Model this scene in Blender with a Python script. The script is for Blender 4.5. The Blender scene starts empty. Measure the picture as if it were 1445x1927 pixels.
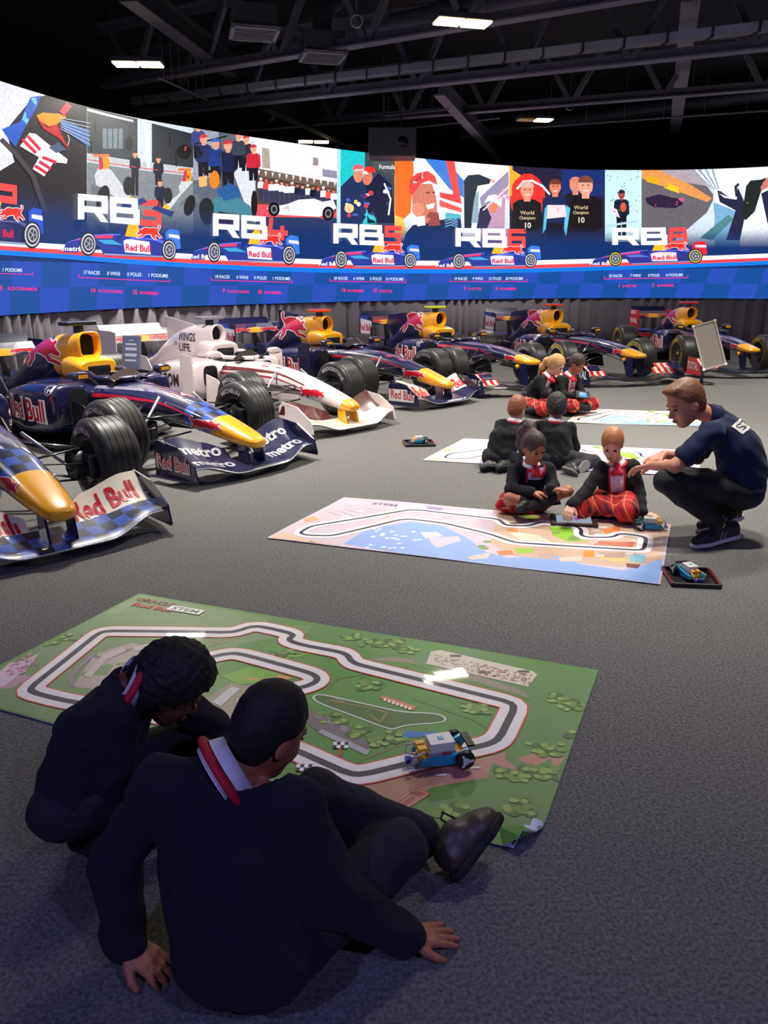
import bpy, bmesh, math, random
import numpy as np
from mathutils import Vector, Matrix
from mathutils.bvhtree import BVHTree
from mathutils.geometry import tessellate_polygon

# ------------------------------------------------------------------ camera, world, exposure
scn = bpy.context.scene
COL = scn.collection
CAM_H, PITCH, FPX, IW, IH = 1.66, 0.2948, 1453.0, 1445.0, 1927.0
cam_data = bpy.data.cameras.new('camera')
cam_data.sensor_fit = 'VERTICAL'
cam_data.sensor_height = 36.0
cam_data.lens = 36.0 * FPX / IH
cam_data.clip_end = 200
cam = bpy.data.objects.new('camera', cam_data)
COL.objects.link(cam)
cam.location = (0, 0, CAM_H)
cam.rotation_euler = (math.pi / 2 - PITCH, 0, 0)
scn.camera = cam
world = bpy.data.worlds.new('world')
scn.world = world
world.use_nodes = True
world.node_tree.nodes['Background'].inputs[0].default_value = (0.5, 0.55, 0.8, 1)
world.node_tree.nodes['Background'].inputs[1].default_value = 0.02
scn.view_settings.view_transform = 'Standard'
scn.view_settings.look = 'None'
scn.view_settings.gamma = 1.0
scn.view_settings.use_curve_mapping = False
scn.view_settings.exposure = 0.0
LAMP_W = 0.45          # overall power of the ceiling lamps
SCREEN_E = 1.25       # brightness of the LED screen


def ray(u, v):
    X, Y = u - IW / 2, v - IH / 2
    cp, sp = math.cos(PITCH), math.sin(PITCH)
    return Vector((X, FPX * cp - Y * sp, -FPX * sp - Y * cp))


def P(u, v, y):
    """photo pixel + distance -> point in the room"""
    d = ray(u, v)
    return Vector((0, 0, CAM_H)) + d * (y / d.y)


def G(u, v, z=0.0):
    """photo pixel -> point at height z"""
    d = ray(u, v)
    return Vector((0, 0, CAM_H)) + d * ((z - CAM_H) / d.z)


# ------------------------------------------------------------------ small helpers
def lin(c):
    c = c / 255.0
    return c / 12.92 if c <= 0.04045 else ((c + 0.055) / 1.055) ** 2.4


def C(r, g, b):
    return (lin(r), lin(g), lin(b), 1.0)


MATS = {}


def M(name, col=(200, 200, 200), rough=0.5, metal=0.0, coat=0.0, emit=0.0, spec=0.5, noise=0.0, nscale=40.0, bump=0.0, alpha=1.0, sheen=0.0):
    if name in MATS:
        return MATS[name]
    m = bpy.data.materials.new(name)
    m.use_nodes = True
    nt = m.node_tree
    b = nt.nodes['Principled BSDF']
    c = C(*col)
    b.inputs['Base Color'].default_value = c
    b.inputs['Roughness'].default_value = rough
    b.inputs['Metallic'].default_value = metal
    b.inputs['Coat Weight'].default_value = coat
    b.inputs['Coat Roughness'].default_value = 0.05
    b.inputs['Specular IOR Level'].default_value = spec
    b.inputs['Sheen Weight'].default_value = sheen
    b.inputs['Alpha'].default_value = alpha
    if emit:
        b.inputs['Emission Color'].default_value = c
        b.inputs['Emission Strength'].default_value = emit
    if noise or bump:
        tc = nt.nodes.new('ShaderNodeTexCoord')
        no = nt.nodes.new('ShaderNodeTexNoise')
        no.inputs['Scale'].default_value = nscale
        no.inputs['Detail'].default_value = 4
        nt.links.new(tc.outputs['Object'], no.inputs['Vector'])
        if noise:
            mx = nt.nodes.new('ShaderNodeMix')
            mx.data_type = 'RGBA'
            mx.inputs[6].default_value = tuple(x * (1 - noise) for x in c[:3]) + (1,)
            mx.inputs[7].default_value = tuple(min(1, x * (1 + noise)) for x in c[:3]) + (1,)
            nt.links.new(no.outputs['Fac'], mx.inputs[0])
            nt.links.new(mx.outputs[2], b.inputs['Base Color'])
        if bump:
            bp = nt.nodes.new('ShaderNodeBump')
            bp.inputs['Strength'].default_value = 1.0
            bp.inputs['Distance'].default_value = bump
            nt.links.new(no.outputs['Fac'], bp.inputs['Height'])
            nt.links.new(bp.outputs['Normal'], b.inputs['Normal'])
    MATS[name] = m
    return m


def attr_mat(name, rough=0.4, coat=0.0, emit=0.0, spec=0.5, noise=0.0, nscale=30.0, bump=0.0):
    """material whose colour is the print stored on the mesh"""
    if name in MATS:
        return MATS[name]
    m = bpy.data.materials.new(name)
    m.use_nodes = True
    nt = m.node_tree
    b = nt.nodes['Principled BSDF']
    at = nt.nodes.new('ShaderNodeAttribute')
    at.attribute_name = 'Col'
    out = at.outputs['Color']
    if noise or bump:
        tc = nt.nodes.new('ShaderNodeTexCoord')
        no = nt.nodes.new('ShaderNodeTexNoise')
        no.inputs['Scale'].default_value = nscale
        no.inputs['Detail'].default_value = 5
        nt.links.new(tc.outputs['Object'], no.inputs['Vector'])
        if noise:
            mr = nt.nodes.new('ShaderNodeMapRange')
            mr.inputs[1].default_value = 0.3
            mr.inputs[2].default_value = 0.7
            mr.inputs[3].default_value = 1 - noise
            mr.inputs[4].default_value = 1 + noise
            nt.links.new(no.outputs['Fac'], mr.inputs[0])
            vm = nt.nodes.new('ShaderNodeVectorMath')
            vm.operation = 'SCALE'
            nt.links.new(out, vm.inputs[0])
            nt.links.new(mr.outputs[0], vm.inputs['Scale'])
            out = vm.outputs[0]
        if bump:
            bp = nt.nodes.new('ShaderNodeBump')
            bp.inputs['Strength'].default_value = 1.0
            bp.inputs['Distance'].default_value = bump
            n2 = nt.nodes.new('ShaderNodeTexNoise')
            n2.inputs['Scale'].default_value = 6
            nt.links.new(tc.outputs['Object'], n2.inputs['Vector'])
            nt.links.new(n2.outputs['Fac'], bp.inputs['Height'])
            nt.links.new(bp.outputs['Normal'], b.inputs['Normal'])
    if emit:
        b.inputs['Base Color'].default_value = (0.01, 0.01, 0.01, 1)
        nt.links.new(out, b.inputs['Emission Color'])
        b.inputs['Emission Strength'].default_value = emit
    else:
        nt.links.new(out, b.inputs['Base Color'])
    b.inputs['Roughness'].default_value = rough
    b.inputs['Coat Weight'].default_value = coat
    b.inputs['Specular IOR Level'].default_value = spec
    MATS[name] = m
    return m


def link(name, me, parent=None, loc=None):
    o = bpy.data.objects.new(name, me)
    COL.objects.link(o)
    if parent is not None:
        o.parent = parent
    if loc is not None:
        o.location = loc
    return o


def mesh(name, verts, faces, mat, parent=None, loc=None, smooth=False, off=None, mats=None, midx=None, sharp=None):
    """one mesh object. off = vector subtracted from verts (world -> local of a thing)"""
    me = bpy.data.meshes.new(name)
    if off is not None:
        verts = [(v[0] - off[0], v[1] - off[1], v[2] - off[2]) for v in verts]
    me.from_pydata([tuple(v) for v in verts], [], faces)
    if mats:
        for x in mats:
            me.materials.append(x)
        if midx:
            me.polygons.foreach_set('material_index', midx)
    elif mat is not None:
        me.materials.append(mat)
    if smooth:
        me.polygons.foreach_set('use_smooth', [True] * len(me.polygons))
        if sharp:
            me.set_sharp_from_angle(angle=math.radians(sharp))
    me.update()
    return link(name, me, parent, loc)


def empty(name, loc=(0, 0, 0), rotz=0.0):
    o = bpy.data.objects.new(name, None)
    o.empty_display_size = 0.1
    COL.objects.link(o)
    o.location = loc
    o.rotation_euler = (0, 0, rotz)
    return o


def tag(o, label, cat, group=None):
    o['label'] = label
    o['category'] = cat
    if group:
        o['group'] = group
    return o


def struct(o, label=None):
    o['kind'] = 'structure'
    if label:
        o['label'] = label
    return o


class MB:
    """mesh collector"""

    def __init__(s):
        s.v = []
        s.f = []

    def add(s, verts, faces):
        n = len(s.v)
        s.v += [tuple(v) for v in verts]
        s.f += [tuple(i + n for i in f) for f in faces]
        return s

    def box(s, x0, x1, y0, y1, z0, z1, T=None, bev=0.0):
        if bev > 0:
            bm = bmesh.new()
            bmesh.ops.create_cube(bm, size=1)
            for v in bm.verts:
                v.co = Vector(((x0 + x1) / 2 + v.co.x * (x1 - x0), (y0 + y1) / 2 + v.co.y * (y1 - y0), (z0 + z1) / 2 + v.co.z * (z1 - z0)))
            bmesh.ops.bevel(bm, geom=bm.edges[:], offset=bev, segments=2, affect='EDGES', profile=0.6)
            bm.verts.index_update()
            vs = [v.co.copy() for v in bm.verts]
            fs = [[v.index for v in f.verts] for f in bm.faces]
            bm.free()
        else:
            vs = [Vector((x, y, z)) for z in (z0, z1) for y in (y0, y1) for x in (x0, x1)]
            fs = [(0, 2, 3, 1), (4, 5, 7, 6), (0, 1, 5, 4), (2, 6, 7, 3), (0, 4, 6, 2), (1, 3, 7, 5)]
        if T is not None:
            vs = [T @ v for v in vs]
        return s.add(vs, fs)

    def bar(s, a, b, w, h, up=(0, 0, 1)):
        a, b = Vector(a), Vector(b)
        d = (b - a)
        L = d.length
        d.normalize()
        r = d.cross(Vector(up))
        if r.length < 1e-4:
            r = d.cross(Vector((1, 0, 0)))
        r.normalize()
        u = r.cross(d)
        T = Matrix(((d.x, r.x, u.x, a.x), (d.y, r.y, u.y, a.y), (d.z, r.z, u.z, a.z), (0, 0, 0, 1)))
        return s.box(0, L, -w / 2, w / 2, -h / 2, h / 2, T)

    def tube(s, pts, r, n=8, flat=1.0, caps=True, up=(0, 0, 1)):
        """tube along pts; r number or list; flat squashes along the local up"""
        pts = [Vector(p) for p in pts]
        rs = r if isinstance(r, (list, tuple)) else [r] * len(pts)
        vs, fs = [], []
        prev = None
        for i, p in enumerate(pts):
            t = (pts[min(i + 1, len(pts) - 1)] - pts[max(i - 1, 0)])
            t.normalize()
            a = t.cross(Vector(up)) if prev is None else (prev - t * prev.dot(t))
            if a.length < 1e-4:
                a = t.cross(Vector((1, 0, 0.01)))
            a.normalize()
            prev = a
            b = a.cross(t)
            for k in range(n):
                an = 2 * math.pi * k / n
                vs.append(p + a * (math.cos(an) * rs[i]) + b * (math.sin(an) * rs[i] * flat))
        for i in range(len(pts) - 1):
            for k in range(n):
                k2 = (k + 1) % n
                fs.append((i * n + k, i * n + k2, (i + 1) * n + k2, (i + 1) * n + k))
        if caps:
            fs.append(tuple(range(n))[::-1])
            fs.append(tuple((len(pts) - 1) * n + k for k in range(n)))
        return s.add(vs, fs)

    def lathe(s, prof, n=32, T=None, closed=False):
        """prof = (axial, radius); axis is local y"""
        vs, fs = [], []
        m = len(prof)
        for i in range(n):
            a = 2 * math.pi * i / n
            for (y, r) in prof:
                v = Vector((r * math.cos(a), y, r * math.sin(a)))
                vs.append(T @ v if T is not None else v)
        for i in range(n):
            j = (i + 1) % n
            for k in range(m - 1 if not closed else m):
                k2 = (k + 1) % m
                fs.append((i * m + k, i * m + k2, j * m + k2, j * m + k))
        return s.add(vs, fs)

    def loft(s, rings, cap0=True, cap1=True):
        n = len(rings[0])
        vs = [p for r in rings for p in r]
        fs = []
        for i in range(len(rings) - 1):
            for k in range(n):
                k2 = (k + 1) % n
                fs.append((i * n + k, i * n + k2, (i + 1) * n + k2, (i + 1) * n + k))
        if cap0:
            fs.append(tuple(range(n))[::-1])
        if cap1:
            fs.append(tuple((len(rings) - 1) * n + k for k in range(n)))
        return s.add(vs, fs)

    def prism(s, poly, a0, a1, axis='y', T=None):
        """extrude a 2D polygon (other two axes in order x,z / x,y / y,z)"""
        def p3(p, a):
            v = {'y': (p[0], a, p[1]), 'z': (p[0], p[1], a), 'x': (a, p[0], p[1])}[axis]
            v = Vector(v)
            return T @ v if T is not None else v
        n = len(poly)
        vs = [p3(p, a0) for p in poly] + [p3(p, a1) for p in poly]
        fs = []
        for t in tessellate_polygon([[Vector((p[0], p[1], 0)) for p in poly]]):
            fs.append(t)
            fs.append(tuple(i + n for i in t)[::-1])
        for k in range(n):
            k2 = (k + 1) % n
            fs.append((k, k2, n + k2, n + k))
        return s.add(vs, fs)

    def build(s, name, mat, parent=None, smooth=False, sharp=None, off=None, loc=None, fix=True):
        o = mesh(name, s.v, s.f, mat, parent, loc, smooth, off)
        if fix:
            bm = bmesh.new()
            bm.from_mesh(o.data)
            bmesh.ops.recalc_face_normals(bm, faces=bm.faces[:])
            bm.to_mesh(o.data)
            bm.free()
        if smooth and sharp:
            o.data.set_sharp_from_angle(angle=math.radians(sharp))
        return o


# ------------------------------------------------------------------ flat print: coloured polygons and lettering
GLY = {}


def text_tris(s, bold=0.0):
    """triangles of a line of text, cap height about 0.7 units, starting at x=0; returns (tris, width)"""
    key = (s, bold)
    if key in GLY:
        return GLY[key]
    cu = bpy.data.curves.new('lettering_source', 'FONT')
    cu.body = s
    cu.size = 1.0
    cu.offset = bold
    cu.resolution_u = 3
    ob = bpy.data.objects.new('lettering_source', cu)
    COL.objects.link(ob)
    dg = bpy.context.evaluated_depsgraph_get()
    ev = ob.evaluated_get(dg)
    me = ev.to_mesh()
    me.calc_loop_triangles()
    co = [(v.co.x, v.co.y) for v in me.vertices]
    tris = [[co[i] for i in t.vertices] for t in me.loop_triangles]
    ev.to_mesh_clear()
    bpy.data.objects.remove(ob)
    bpy.data.curves.remove(cu)
    w = max([p[0] for t in tris for p in t] or [0])
    GLY[key] = (tris, w)
    return GLY[key]


def stroke_polys(pts, w, closed=False):
    """thick polyline -> quads with mitred joints"""
    n = len(pts)
    L, R = [], []
    for i in range(n):
        p = Vector(pts[i])
        a = Vector(pts[(i - 1) % n]) if (closed or i > 0) else None
        b = Vector(pts[(i + 1) % n]) if (closed or i < n - 1) else None
        d1 = (p - a).normalized() if a is not None else (b - p).normalized()
        d2 = (b - p).normalized() if b is not None else d1
        t = (d1 + d2)
        t = t.normalized() if t.length > 1e-5 else d1
        nrm = Vector((-t.y, t.x))
        n1 = Vector((-d1.y, d1.x))
        k = w / 2 / max(0.45, nrm.dot(n1))
        L.append(p + nrm * k)
        R.append(p - nrm * k)
    out = []
    for i in range(n if closed else n - 1):
        j = (i + 1) % n
        out.append([tuple(L[i]), tuple(L[j]), tuple(R[j]), tuple(R[i])])
    return out


def clip_half(poly, ax, val, keep_less):
    out = []
    n = len(poly)
    for i in range(n):
        p, q = poly[i], poly[(i + 1) % n]
        a, b = p[ax] - val, q[ax] - val
        if not keep_less:
            a, b = -a, -b
        if a <= 0:
            out.append(p)
        if (a < 0 < b) or (b < 0 < a):
            t = a / (a - b)
            out.append((p[0] + (q[0] - p[0]) * t, p[1] + (q[1] - p[1]) * t))
    return out


def split_grid(poly, gx, gy):
    cur = [poly]
    for ax, g in ((0, gx), (1, gy)):
        if not g:
            continue
        nxt = []
        for p in cur:
            lo, hi = min(q[ax] for q in p), max(q[ax] for q in p)
            k = math.floor(lo / g) + 1
            rest = p
            while k * g < hi - 1e-7 and len(rest) > 2:
                a = clip_half(rest, ax, k * g, True)
                if len(a) > 2:
                    nxt.append(a)
                rest = clip_half(rest, ax, k * g, False)
                k += 1
            if len(rest) > 2:
                nxt.append(rest)
        cur = nxt
    return cur


class Print:
    """flat coloured drawing; pre = map of drawing coordinates to surface coordinates"""

    def __init__(s, pre=None):
        s.items = []
        s.pre = pre
        s.layer = 0
        s.cnt = {}

    def nxt(s):
        # later shapes of one layer lie a hair above the earlier ones
        s.cnt[s.layer] = s.cnt.get(s.layer, 0) + 1
        return s

    def tri(s, pts, col):
        s.items.append((s.layer + min(.9, s.cnt.get(s.layer, 0) * .008), [tuple(p) for p in pts], col))

    def poly(s, pts, col):
        s.nxt()
        if len(pts) <= 3:
            s.tri(pts, col)
        else:
            for t in tessellate_polygon([[Vector((p[0], p[1], 0)) for p in pts]]):
                s.tri([pts[i] for i in t], col)
        return s

    def rect(s, x0, y0, x1, y1, col):
        return s.poly([(x0, y0), (x1, y0), (x1, y1), (x0, y1)], col)

    def disc(s, x, y, rx, ry, col, n=14, a0=0.0, a1=2 * math.pi, rot=0.0):
        c, q = math.cos(rot), math.sin(rot)
        pts = []
        for i in range(n):
            a = a0 + (a1 - a0) * i / (n if a1 - a0 > 6.28 else n - 1)
            X, Y = rx * math.cos(a), ry * math.sin(a)
            pts.append((x + c * X - q * Y, y + q * X + c * Y))
        return s.poly(pts, col)

    def stroke(s, pts, w, col, closed=False):
        s.nxt()
        for q in stroke_polys(pts, w, closed):
            s.tri([q[0], q[1], q[2]], col)
            s.tri([q[0], q[2], q[3]], col)
        return s

    def text(s, t, x, y, h, col, bold=0.0, wide=1.0, ex=(1, 0), ey=(0, 1), fit=None):
        """h = cap height; ex, ey = directions of writing and of up; fit = forced length"""
        s.nxt()
        tris, w = text_tris(t, bold)
        k = h / 0.69
        kx = k * wide
        if fit:
            kx = fit / max(w, 1e-6)
        for tr in tris:
            s.tri([(x + (p[0] * kx) * ex[0] + p[1] * k * ey[0], y + (p[0] * kx) * ex[1] + p[1] * k * ey[1]) for p in tr], col)
        return s

    def build(s, name, to3d, mat, parent=None, gx=0, gy=0, tone=None, off=None):
        """to3d(u, v, layer) -> point or None; tone(u, v, colour) -> colour"""
        V, F, CO = [], [], []
        for lay, pts, col in s.items:
            q = [s.pre(*p) for p in pts] if s.pre else pts
            for pc in (split_grid(q, gx, gy) if (gx or gy) else [q]):
                w = [to3d(p[0], p[1], lay) for p in pc]
                if any(x is None for x in w):
                    continue
                n = len(V)
                V += w
                F.append(tuple(range(n, n + len(w))))
                for p in pc:
                    CO += list(tone(p[0], p[1], col) if tone else col)
        me = bpy.data.meshes.new(name)
        if off is not None:
            V = [Vector(v) - Vector(off) for v in V]
        me.from_pydata([tuple(v) for v in V], [], F)
        at = me.color_attributes.new('Col', 'FLOAT_COLOR', 'POINT')
        at.data.foreach_set('color', CO)
        me.materials.append(mat)
        me.update()
        return link(name, me, parent)


def cr(pts, n):
    """Catmull-Rom through pts, n samples per span"""
    pts = [Vector(p) for p in pts]
    out = []
    for i in range(len(pts) - 1):
        p0, p1, p2, p3 = pts[max(i - 1, 0)], pts[i], pts[i + 1], pts[min(i + 2, len(pts) - 1)]
        for k in range(n):
            t = k / n
            out.append(0.5 * ((2 * p1) + (p2 - p0) * t + (2 * p0 - 5 * p1 + 4 * p2 - p3) * t * t + (3 * p1 - p0 - 3 * p2 + p3) * t ** 3))
    out.append(pts[-1])
    return out


def sstep(a, b, x):
    t = max(0.0, min(1.0, (x - a) / (b - a)))
    return t * t * (3 - 2 * t)


# ------------------------------------------------------------------ the room
def carpet_mat():
    m = bpy.data.materials.new('carpet')
    m.use_nodes = True
    nt = m.node_tree
    b = nt.nodes['Principled BSDF']
    tc = nt.nodes.new('ShaderNodeTexCoord')
    n1 = nt.nodes.new('ShaderNodeTexNoise')
    n1.inputs['Scale'].default_value = 420
    n1.inputs['Detail'].default_value = 3
    n2 = nt.nodes.new('ShaderNodeTexNoise')
    n2.inputs['Scale'].default_value = 90
    n2.inputs['Detail'].default_value = 6
    nt.links.new(tc.outputs['Object'], n1.inputs['Vector'])
    nt.links.new(tc.outputs['Object'], n2.inputs['Vector'])
    ad = nt.nodes.new('ShaderNodeMath')
    ad.operation = 'MULTIPLY_ADD'
    ad.inputs[1].default_value = 0.55
    nt.links.new(n2.outputs['Fac'], ad.inputs[0])
    m2 = nt.nodes.new('ShaderNodeMath')
    m2.operation = 'MULTIPLY'
    m2.inputs[1].default_value = 0.45
    nt.links.new(n1.outputs['Fac'], m2.inputs[0])
    nt.links.new(m2.outputs[0], ad.inputs[2])
    rp = nt.nodes.new('ShaderNodeValToRGB')
    rp.color_ramp.elements[0].position = 0.36
    rp.color_ramp.elements[0].color = C(70, 69, 70)
    rp.color_ramp.elements[1].position = 0.66
    rp.color_ramp.elements[1].color = C(142, 140, 138)
    nt.links.new(ad.outputs[0], rp.inputs[0])
    nt.links.new(rp.outputs[0], b.inputs['Base Color'])
    b.inputs['Roughness'].default_value = 0.95
    b.inputs['Specular IOR Level'].default_value = 0.12
    bp = nt.nodes.new('ShaderNodeBump')
    bp.inputs['Strength'].default_value = 0.8
    bp.inputs['Distance'].default_value = 0.003
    nt.links.new(n1.outputs['Fac'], bp.inputs['Height'])
    nt.links.new(bp.outputs['Normal'], b.inputs['Normal'])
    return m


X0, X1, Y0, Y1, CEIL = -13.0, 15.0, -6.0, 27.0, 6.3
dark = M('black_paint_wall', (34, 33, 38), 0.9, noise=0.15, nscale=3)
struct(MB().box(X0, X1, Y0, Y1, -0.1, 0).build('floor', carpet_mat()), 'dark grey speckled carpet floor')
struct(MB().box(X0, X1, Y0, Y1, CEIL, CEIL + 0.1).build('ceiling', M('black_ceiling', (36, 35, 40), 0.9, noise=0.2, nscale=2)), 'black painted ceiling above the roof trusses')
struct(MB().box(X0 - .1, X0, Y0, Y1, 0, CEIL).build('wall_left', dark))
struct(MB().box(X1, X1 + .1, Y0, Y1, 0, CEIL).build('wall_right', dark))
struct(MB().box(X0, X1, Y1, Y1 + .1, 0, CEIL).build('wall_back', dark))
struct(MB().box(X0, X1, Y0 - .1, Y0, 0, CEIL).build('wall_front', dark))

# ------------------------------------------------------------------ curved LED screen
ZB, SH = 1.16, 3.0
_scr = [(-6.2, 5.0), (-6.05, 7.0), (-5.75, 9.0), (-5.2, 11.25), (-4.83, 12.48), (-4.3, 13.8), (-3.46, 14.77), (-2.47, 15.75), (-1.34, 16.89), (-0.03, 17.96), (1.70, 19.04), (3.60, 20.05),
        (5.25, 20.42), (6.74, 20.45), (8.10, 20.2), (9.26, 19.75), (10.5, 18.9), (11.6, 17.6), (12.3, 16.0)]
# smooth the traced plan once so the wall is one even sweep
_s2 = [_scr[0]] + [tuple(0.25 * _scr[i - 1][k] + 0.5 * _scr[i][k] + 0.25 * _scr[i + 1][k] for k in (0, 1)) for i in range(1, len(_scr) - 1)] + [_scr[-1]]
SC = cr([(p[0], p[1]) for p in _s2], 16)
SCX = np.array([p.x for p in SC])
SCY = np.array([p.y for p in SC])
SU = np.concatenate([[0], np.cumsum(np.hypot(np.diff(SCX), np.diff(SCY)))])
SAZ = SCX / SCY


def scr_pt(u, z, off=0.0):
    x, y = np.interp(u, SU, SCX), np.interp(u, SU, SCY)
    x2, y2 = np.interp(u + 0.1, SU, SCX), np.interp(u + 0.1, SU, SCY)
    x1, y1 = np.interp(u - 0.1, SU, SCX), np.interp(u - 0.1, SU, SCY)
    t = Vector((x2 - x1, y2 - y1, 0)).normalized()
    n = Vector((t.y, -t.x, 0))
    return Vector((x, y, z)) + n * off


def scr_pre(px, py):
    d = ray(px, py)
    az = d.x / d.y
    u = float(np.interp(az, SAZ, SU))
    y = float(np.interp(u, SU, SCY))
    return (u, CAM_H + d.z * (y / d.y) - ZB)


def scr3(u, v, lay):
    return scr_pt(u, ZB + min(max(v, 0), SH), 0.004 + 0.003 * lay)


SCR = empty('led_screen', scr_pt(12, 0))
tag(SCR, 'long curved LED video wall showing race car photographs and lettering', 'screen')
soff = SCR.location
UMAX = SU[-1]
us = np.arange(0.05, UMAX - 0.05, 0.25)
V, Fc = [], []
for u in us:
    for (o, z) in ((0, ZB), (0, ZB + SH), (-0.14, ZB + SH), (-0.14, ZB)):
        V.append(scr_pt(u, z, o))
for i in range(len(us) - 1):
    for k in range(4):
        Fc.append((i * 4 + k, i * 4 + (k + 1) % 4, i * 4 + 4 + (k + 1) % 4, i * 4 + 4 + k))
Fc += [(0, 1, 2, 3), tuple((len(us) - 1) * 4 + k for k in (3, 2, 1, 0))]
mesh('screen_housing', V, Fc, M('black_plastic', (14, 14, 16), 0.6), SCR, off=soff)

NAVY = C(13, 48, 104)
SKIN1, SKIN2 = C(228, 160, 130), C(190, 118, 92)


def fade(u, v, c):
    k = 1 - sstep(1.22, 1.72, v)
    return [c[i] * (1 - k) + NAVY[i] * k for i in range(3)] + [1.0]


scr_mat = attr_mat('screen_picture', 0.35, emit=SCREEN_E, noise=0.0)
photo_mat = attr_mat('screen_photo', 0.35, emit=SCREEN_E, noise=0.14, nscale=20)
# background: navy field, checker band, stripes
bg = Print()
bg.rect(0.06, 0, UMAX - 0.06, SH, NAVY)
bg.layer = 1
w = 0.62
for row in range(2):
    for i in range(int(UMAX / w)):
        u0 = 0.06 + i * w + (0.1 if row else 0)
        if (i + row) % 2:
            c = C(36, 74, 172)
        else:
            c = C(18, 72, 146)
        bg.poly([(u0 - 0.08, 0.36 * row), (u0 + w - 0.08, 0.36 * row), (u0 + w, 0.36 * (row + 1)), (u0, 0.36 * (row + 1))], c)
bg.build('screen_background', scr3, scr_mat, SCR, gx=0.25, gy=0.3, off=soff)

st = Print(scr_pre)
st.layer = 2
stripe_x = [-60, 0, 120, 240, 360, 480, 600, 720, 860, 1000, 1120, 1230, 1340, 1445, 1500]
stripe_y = [447, 452, 460, 470, 478, 484, 488, 490, 491, 490, 487, 484, 481, 477, 474]
for (d0, d1, c) in ((0, 9, C(235, 232, 245)), (9, 16, C(240, 70, 74)), (16, 24, C(10, 120, 230))):
    for i in range(len(stripe_x) - 1):
        a, b = stripe_y[i], stripe_y[i + 1]
        ka, kb = (1.15 - 0.0002 * stripe_x[i]), (1.15 - 0.0002 * stripe_x[i + 1])
        st.poly([(stripe_x[i], a + d0 * ka), (stripe_x[i + 1], b + d0 * kb), (stripe_x[i + 1], b + d1 * kb), (stripe_x[i], a + d1 * ka)], c)
st.build('screen_stripe', scr3, scr_mat, SCR, gx=0.25, off=soff)


def figure(p, x, y, s, shirt, skin=SKIN1, hair=C(60, 40, 30), cap=None, legs=C(25, 25, 35), h=5.0):
    """standing figure, head centre at x,y, s = head half width"""
    p.poly([(x - 2.1 * s, y + 2.0 * s), (x - 1.2 * s, y + 1.4 * s), (x + 1.2 * s, y + 1.4 * s), (x + 2.1 * s, y + 2.0 * s), (x + 2.3 * s, y + 5.5 * s), (x + 1.6 * s, y + 6.2 * s), (x - 1.6 * s, y + 6.2 * s), (x - 2.3 * s, y + 5.5 * s)], shirt)
    if h > 6.2:
        p.poly([(x - 1.5 * s, y + 6 * s), (x + 1.5 * s, y + 6 * s), (x + 1.3 * s, y + h * s), (x + .2 * s, y + h * s), (x, y + 7.4 * s), (x - .2 * s, y + h * s), (x - 1.3 * s, y + h * s)], legs)
    L = p.layer
    p.layer = L + 1
    p.rect(x - .5 * s, y + .8 * s, x + .5 * s, y + 1.7 * s, skin)
    p.disc(x, y, s, 1.3 * s, skin, 12)
    p.layer = L + 2
    p.disc(x, y - .45 * s, 1.04 * s, .95 * s, cap or hair, 10, math.pi, 2 * math.pi)
    if cap:
        p.rect(x - 1.35 * s, y - .55 * s, x + .2 * s, y - .3 * s, cap)
    p.layer = L


def photo(x0, x1, base, yb=455):
    p = Print(scr_pre)
    p.layer = 1
    n = max(2, int((x1 - x0) / 25))
    for i in range(n):
        a, b = x0 + (x1 - x0) * i / n, x0 + (x1 - x0) * (i + 1) / n
        p.rect(a, 60, b, yb, base)
    p.layer = 2
    return p


def done(p):
    p.build('screen_photo', scr3, photo_mat, SCR, gx=0.25, gy=0.2, tone=fade, off=soff)


WHT, BLK = C(244, 244, 250), C(18, 18, 24)
# 1: close-up of a front wing and nose
p = photo(-80, 163, C(38, 34, 38))
p.poly([(-80, 60), (0, 90), (118, 172), (60, 185), (10, 245), (26, 305), (-2, 322), (-80, 330)], C(222, 222, 240))
p.layer = 3
p.poly([(2, 243), (35, 230), (56, 183), (76, 180), (68, 202), (50, 232), (28, 276), (14, 262)], C(34, 90, 190))
p.poly([(40, 225), (56, 185), (72, 182), (66, 200), (46, 240)], C(110, 196, 240))
p.poly([(67, 218), (78, 212), (110, 214), (124, 220), (106, 234), (90, 238), (74, 228)], C(250, 150, 30))
p.poly([(68, 222), (88, 240), (106, 234), (112, 248), (130, 285), (112, 262), (80, 242)], C(200, 26, 40))
p.poly([(106, 220), (165, 245), (168, 278), (120, 245)], C(70, 110, 170))
p.poly([(54, 250), (66, 252), (126, 300), (124, 308), (100, 305), (82, 332), (60, 318), (72, 296), (36, 275)], C(236, 232, 240))
p.poly([(110, 210), (124, 192), (134, 200), (120, 218)], C(230, 60, 80))
p.layer = 4
for (a, b) in (((40, 262), (66, 288)), ((50, 256), (74, 282)), ((64, 312), (86, 326)), ((78, 296), (104, 306)), ((72, 304), (94, 318))):
    p.stroke([a, b], 6, C(214, 34, 66))
p.stroke([(0, 262), (30, 292), (60, 330), (84, 400)], 9, C(70, 62, 70))
p.stroke([(62, 52), (102, 182)], 10, C(120, 120, 130))
for i in range(6):
    p.stroke([(112, 222 + i * 4), (168, 232 + i * 8)], 1.2, C(190, 200, 215))
p.stroke([(126, 254), (129, 262), (126, 274)], 1.6, C(220, 200, 200))
p.poly([(90, 278), (108, 268), (124, 282), (104, 288)], C(70, 90, 120))
done(p)
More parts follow.
